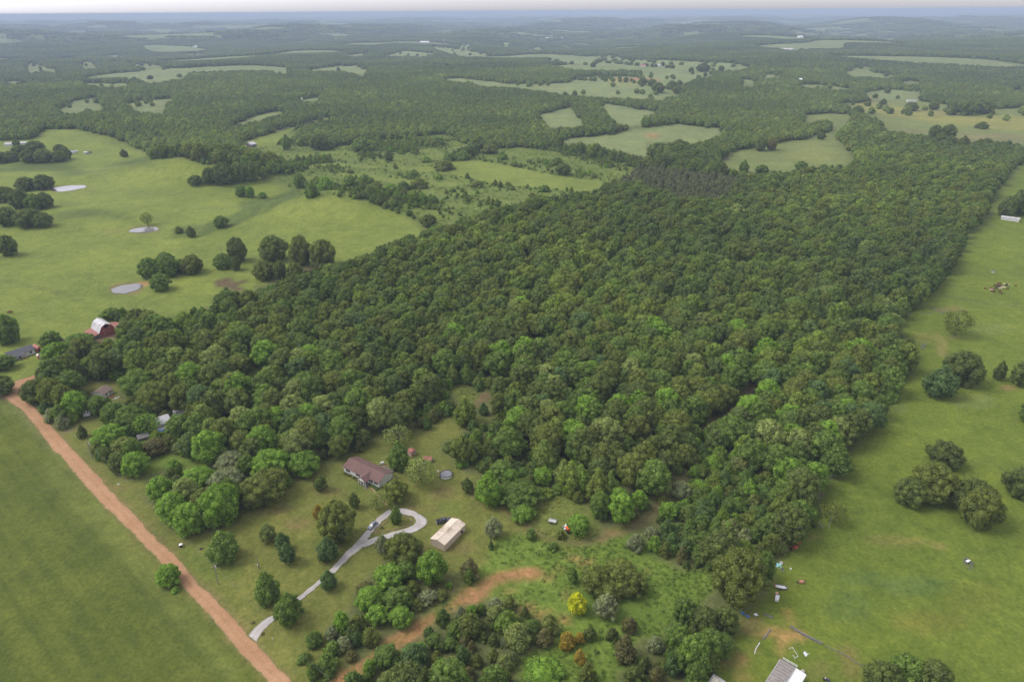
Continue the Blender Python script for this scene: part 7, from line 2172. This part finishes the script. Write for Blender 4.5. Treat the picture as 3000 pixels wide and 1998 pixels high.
def instancer(name, label, cat, objs, pts, idx, scl, rot):
    c = bpy.data.collections.new(name + '_kinds')
    for o in objs:
        c.objects.link(o)
    me = bpy.data.meshes.new(name)
    n = len(pts)
    me.vertices.add(n)
    me.vertices.foreach_set('co', pts.astype(np.float32).ravel())
    a = me.attributes.new('kind', 'INT', 'POINT')
    a.data.foreach_set('value', idx.astype(np.int32))
    a = me.attributes.new('size', 'FLOAT_VECTOR', 'POINT')
    a.data.foreach_set('vector', scl.astype(np.float32).ravel())
    r3 = np.zeros((n, 3), np.float32)
    r3[:, 2] = rot
    a = me.attributes.new('turn', 'FLOAT_VECTOR', 'POINT')
    a.data.foreach_set('vector', r3.ravel())
    me.update()
    o = bpy.data.objects.new(name, me)
    col.objects.link(o)
    ng = bpy.data.node_groups.new(name, 'GeometryNodeTree')
    ng.interface.new_socket('Geometry', in_out='INPUT', socket_type='NodeSocketGeometry')
    ng.interface.new_socket('Geometry', in_out='OUTPUT', socket_type='NodeSocketGeometry')
    gi, go = ng.nodes.new('NodeGroupInput'), ng.nodes.new('NodeGroupOutput')
    ci = ng.nodes.new('GeometryNodeCollectionInfo')
    ci.inputs['Collection'].default_value = c
    ci.inputs['Separate Children'].default_value = True
    ci.inputs['Reset Children'].default_value = True
    ip = ng.nodes.new('GeometryNodeInstanceOnPoints')
    ip.inputs['Pick Instance'].default_value = True
    def na(nm, ty):
        q = ng.nodes.new('GeometryNodeInputNamedAttribute')
        q.data_type = ty
        q.inputs['Name'].default_value = nm
        return [x for x in q.outputs if x.enabled and x.name == 'Attribute'][0]
    lk = ng.links.new
    lk(gi.outputs[0], ip.inputs['Points'])
    lk(ci.outputs[0], ip.inputs['Instance'])
    lk(na('kind', 'INT'), ip.inputs['Instance Index'])
    lk(na('turn', 'FLOAT_VECTOR'), ip.inputs['Rotation'])
    lk(na('size', 'FLOAT_VECTOR'), ip.inputs['Scale'])
    lk(ip.outputs[0], go.inputs[0])
    md = o.modifiers.new('instances', 'NODES')
    md.node_group = ng
    return tag(o, label, cat, kind='stuff')
pts = np.concatenate(PTS)
print('woodland instances', len(pts), 'single trees', int(single.sum()))
instancer('woodland', 'endless broadleaf woods covering the hills to the horizon', 'woods', protos, pts, np.concatenate(IDX), np.concatenate(SCL), np.concatenate(ROT))

# ------------------------------------------------------------------ tall weeds of the rough meadows and scrub
weeds = []
for i, (m, sd) in enumerate((('weed', 301), ('weed', 302), ('yweed', 303), ('woods_near', 304))):
    weeds.append(bpy.data.objects.new('weed_%02d' % i, crown_mesh('weed', LM[m], sd, .9, 0, .75 if i < 3 else 1.5, 'mound', 7, .45, 70, .34, core=(i == 3))))
PTS, IDX, SCL, ROT = [], [], [], []
TUFTY = [(o_[0], o_[3], o_[1]) for o_ in OPEN]
def tuft_at(px, py):
    v = np.zeros(px.shape)
    for pl, tf, c in TUFTY:
        v[inpoly(px, py, pl)] = tf
    return v
YW = [PL(8, (1380, 330), (1460, 240), (1560, 280), (1700, 350), (1800, 400), (1760, 560), (1620, 610), (1400, 560), (1300, 490)), PL(5, (740, 1110), (860, 1090), (960, 1160), (900, 1220), (820, 1240)), PL(5, (870, 1330), (990, 1290), (1060, 1310), (960, 1350))]
ROADS = [pl for pl, c, a in PAINT if a >= .75]
def weeds_in(r0, r1, sp, prob, smin, smax):
    X, Y = scatter(r0, r1, sp)
    Z = h(X, Y)
    px, py = project(X, Y, Z)
    tf = tuft_at(px, py)
    for pl in ROADS:
        tf[inpoly(px, py, pl)] = 0
    for fx, fy, fr in FOOT:
        tf[np.hypot(X - fx, Y - fy) < fr] = 0
    m = (rng.random(len(X)) < tf * prob) & (tf > .8)
    # patchy
    m &= (np.sin(X * .13 + 2 * np.sin(Y * .09)) + np.sin(Y * .17 + X * .05) + rng.normal(size=len(X)) * .7) > -.1
    yw = np.zeros(len(X), bool)
    for pl in YW:
        yw |= inpoly(px, py, pl)
    k = np.where(yw, 2, rng.integers(0, 2, len(X)))
    k = np.where((rng.random(len(X)) < .012) & ~yw, 3, k)
    return X[m], Y[m], Z[m], k[m], smin, smax
for args in ((110, 420, 1.5, .75, .5, 1.15), (420, 1500, 4.5, .55, 1.0, 2.6)):
    X, Y, Z, k, a, b = weeds_in(*args)
    PTS.append(np.stack([X, Y, Z], 1))
    IDX.append(k)
    sx = rng.uniform(a, b, len(X))
    SCL.append(np.stack([sx, sx, sx * rng.uniform(.6, 1.1, len(X))], 1))
    ROT.append(rng.uniform(0, 6.28, len(X)))
pts = np.concatenate(PTS)
print('weeds', len(pts))
instancer('meadow_weeds', 'tall weeds and brush in the rough meadow and scrub', 'weeds', weeds, pts, np.concatenate(IDX), np.concatenate(SCL), np.concatenate(ROT))

# ------------------------------------------------------------------ hazy air
zmin = float(ZZ.min()) - 1.0
hz_t = NT('hazy_air')
pv = hz_t.new('ShaderNodeVolumePrincipled')
pv.inputs['Color'].default_value = (.47, .56, .74, 1)
pv.inputs['Density'].default_value = 1.15e-4
pv.inputs['Anisotropy'].default_value = 0.0
hz_t.l.new(pv.outputs[0], hz_t.out.inputs['Volume'])
zmax = max(CAM_H + 4, float(ZZ.max()) + 15)
hb = MB().box(float(gxs[0]) - 100, float(gxs[-1]) + 100, float(gys[0]) - 100, float(gys[-1]) + 100, zmin, zmax).build('haze', hz_t.m)
tag(hb, 'thin blue haze over the whole countryside', 'haze', kind='stuff')
print('haze', zmin, zmax)
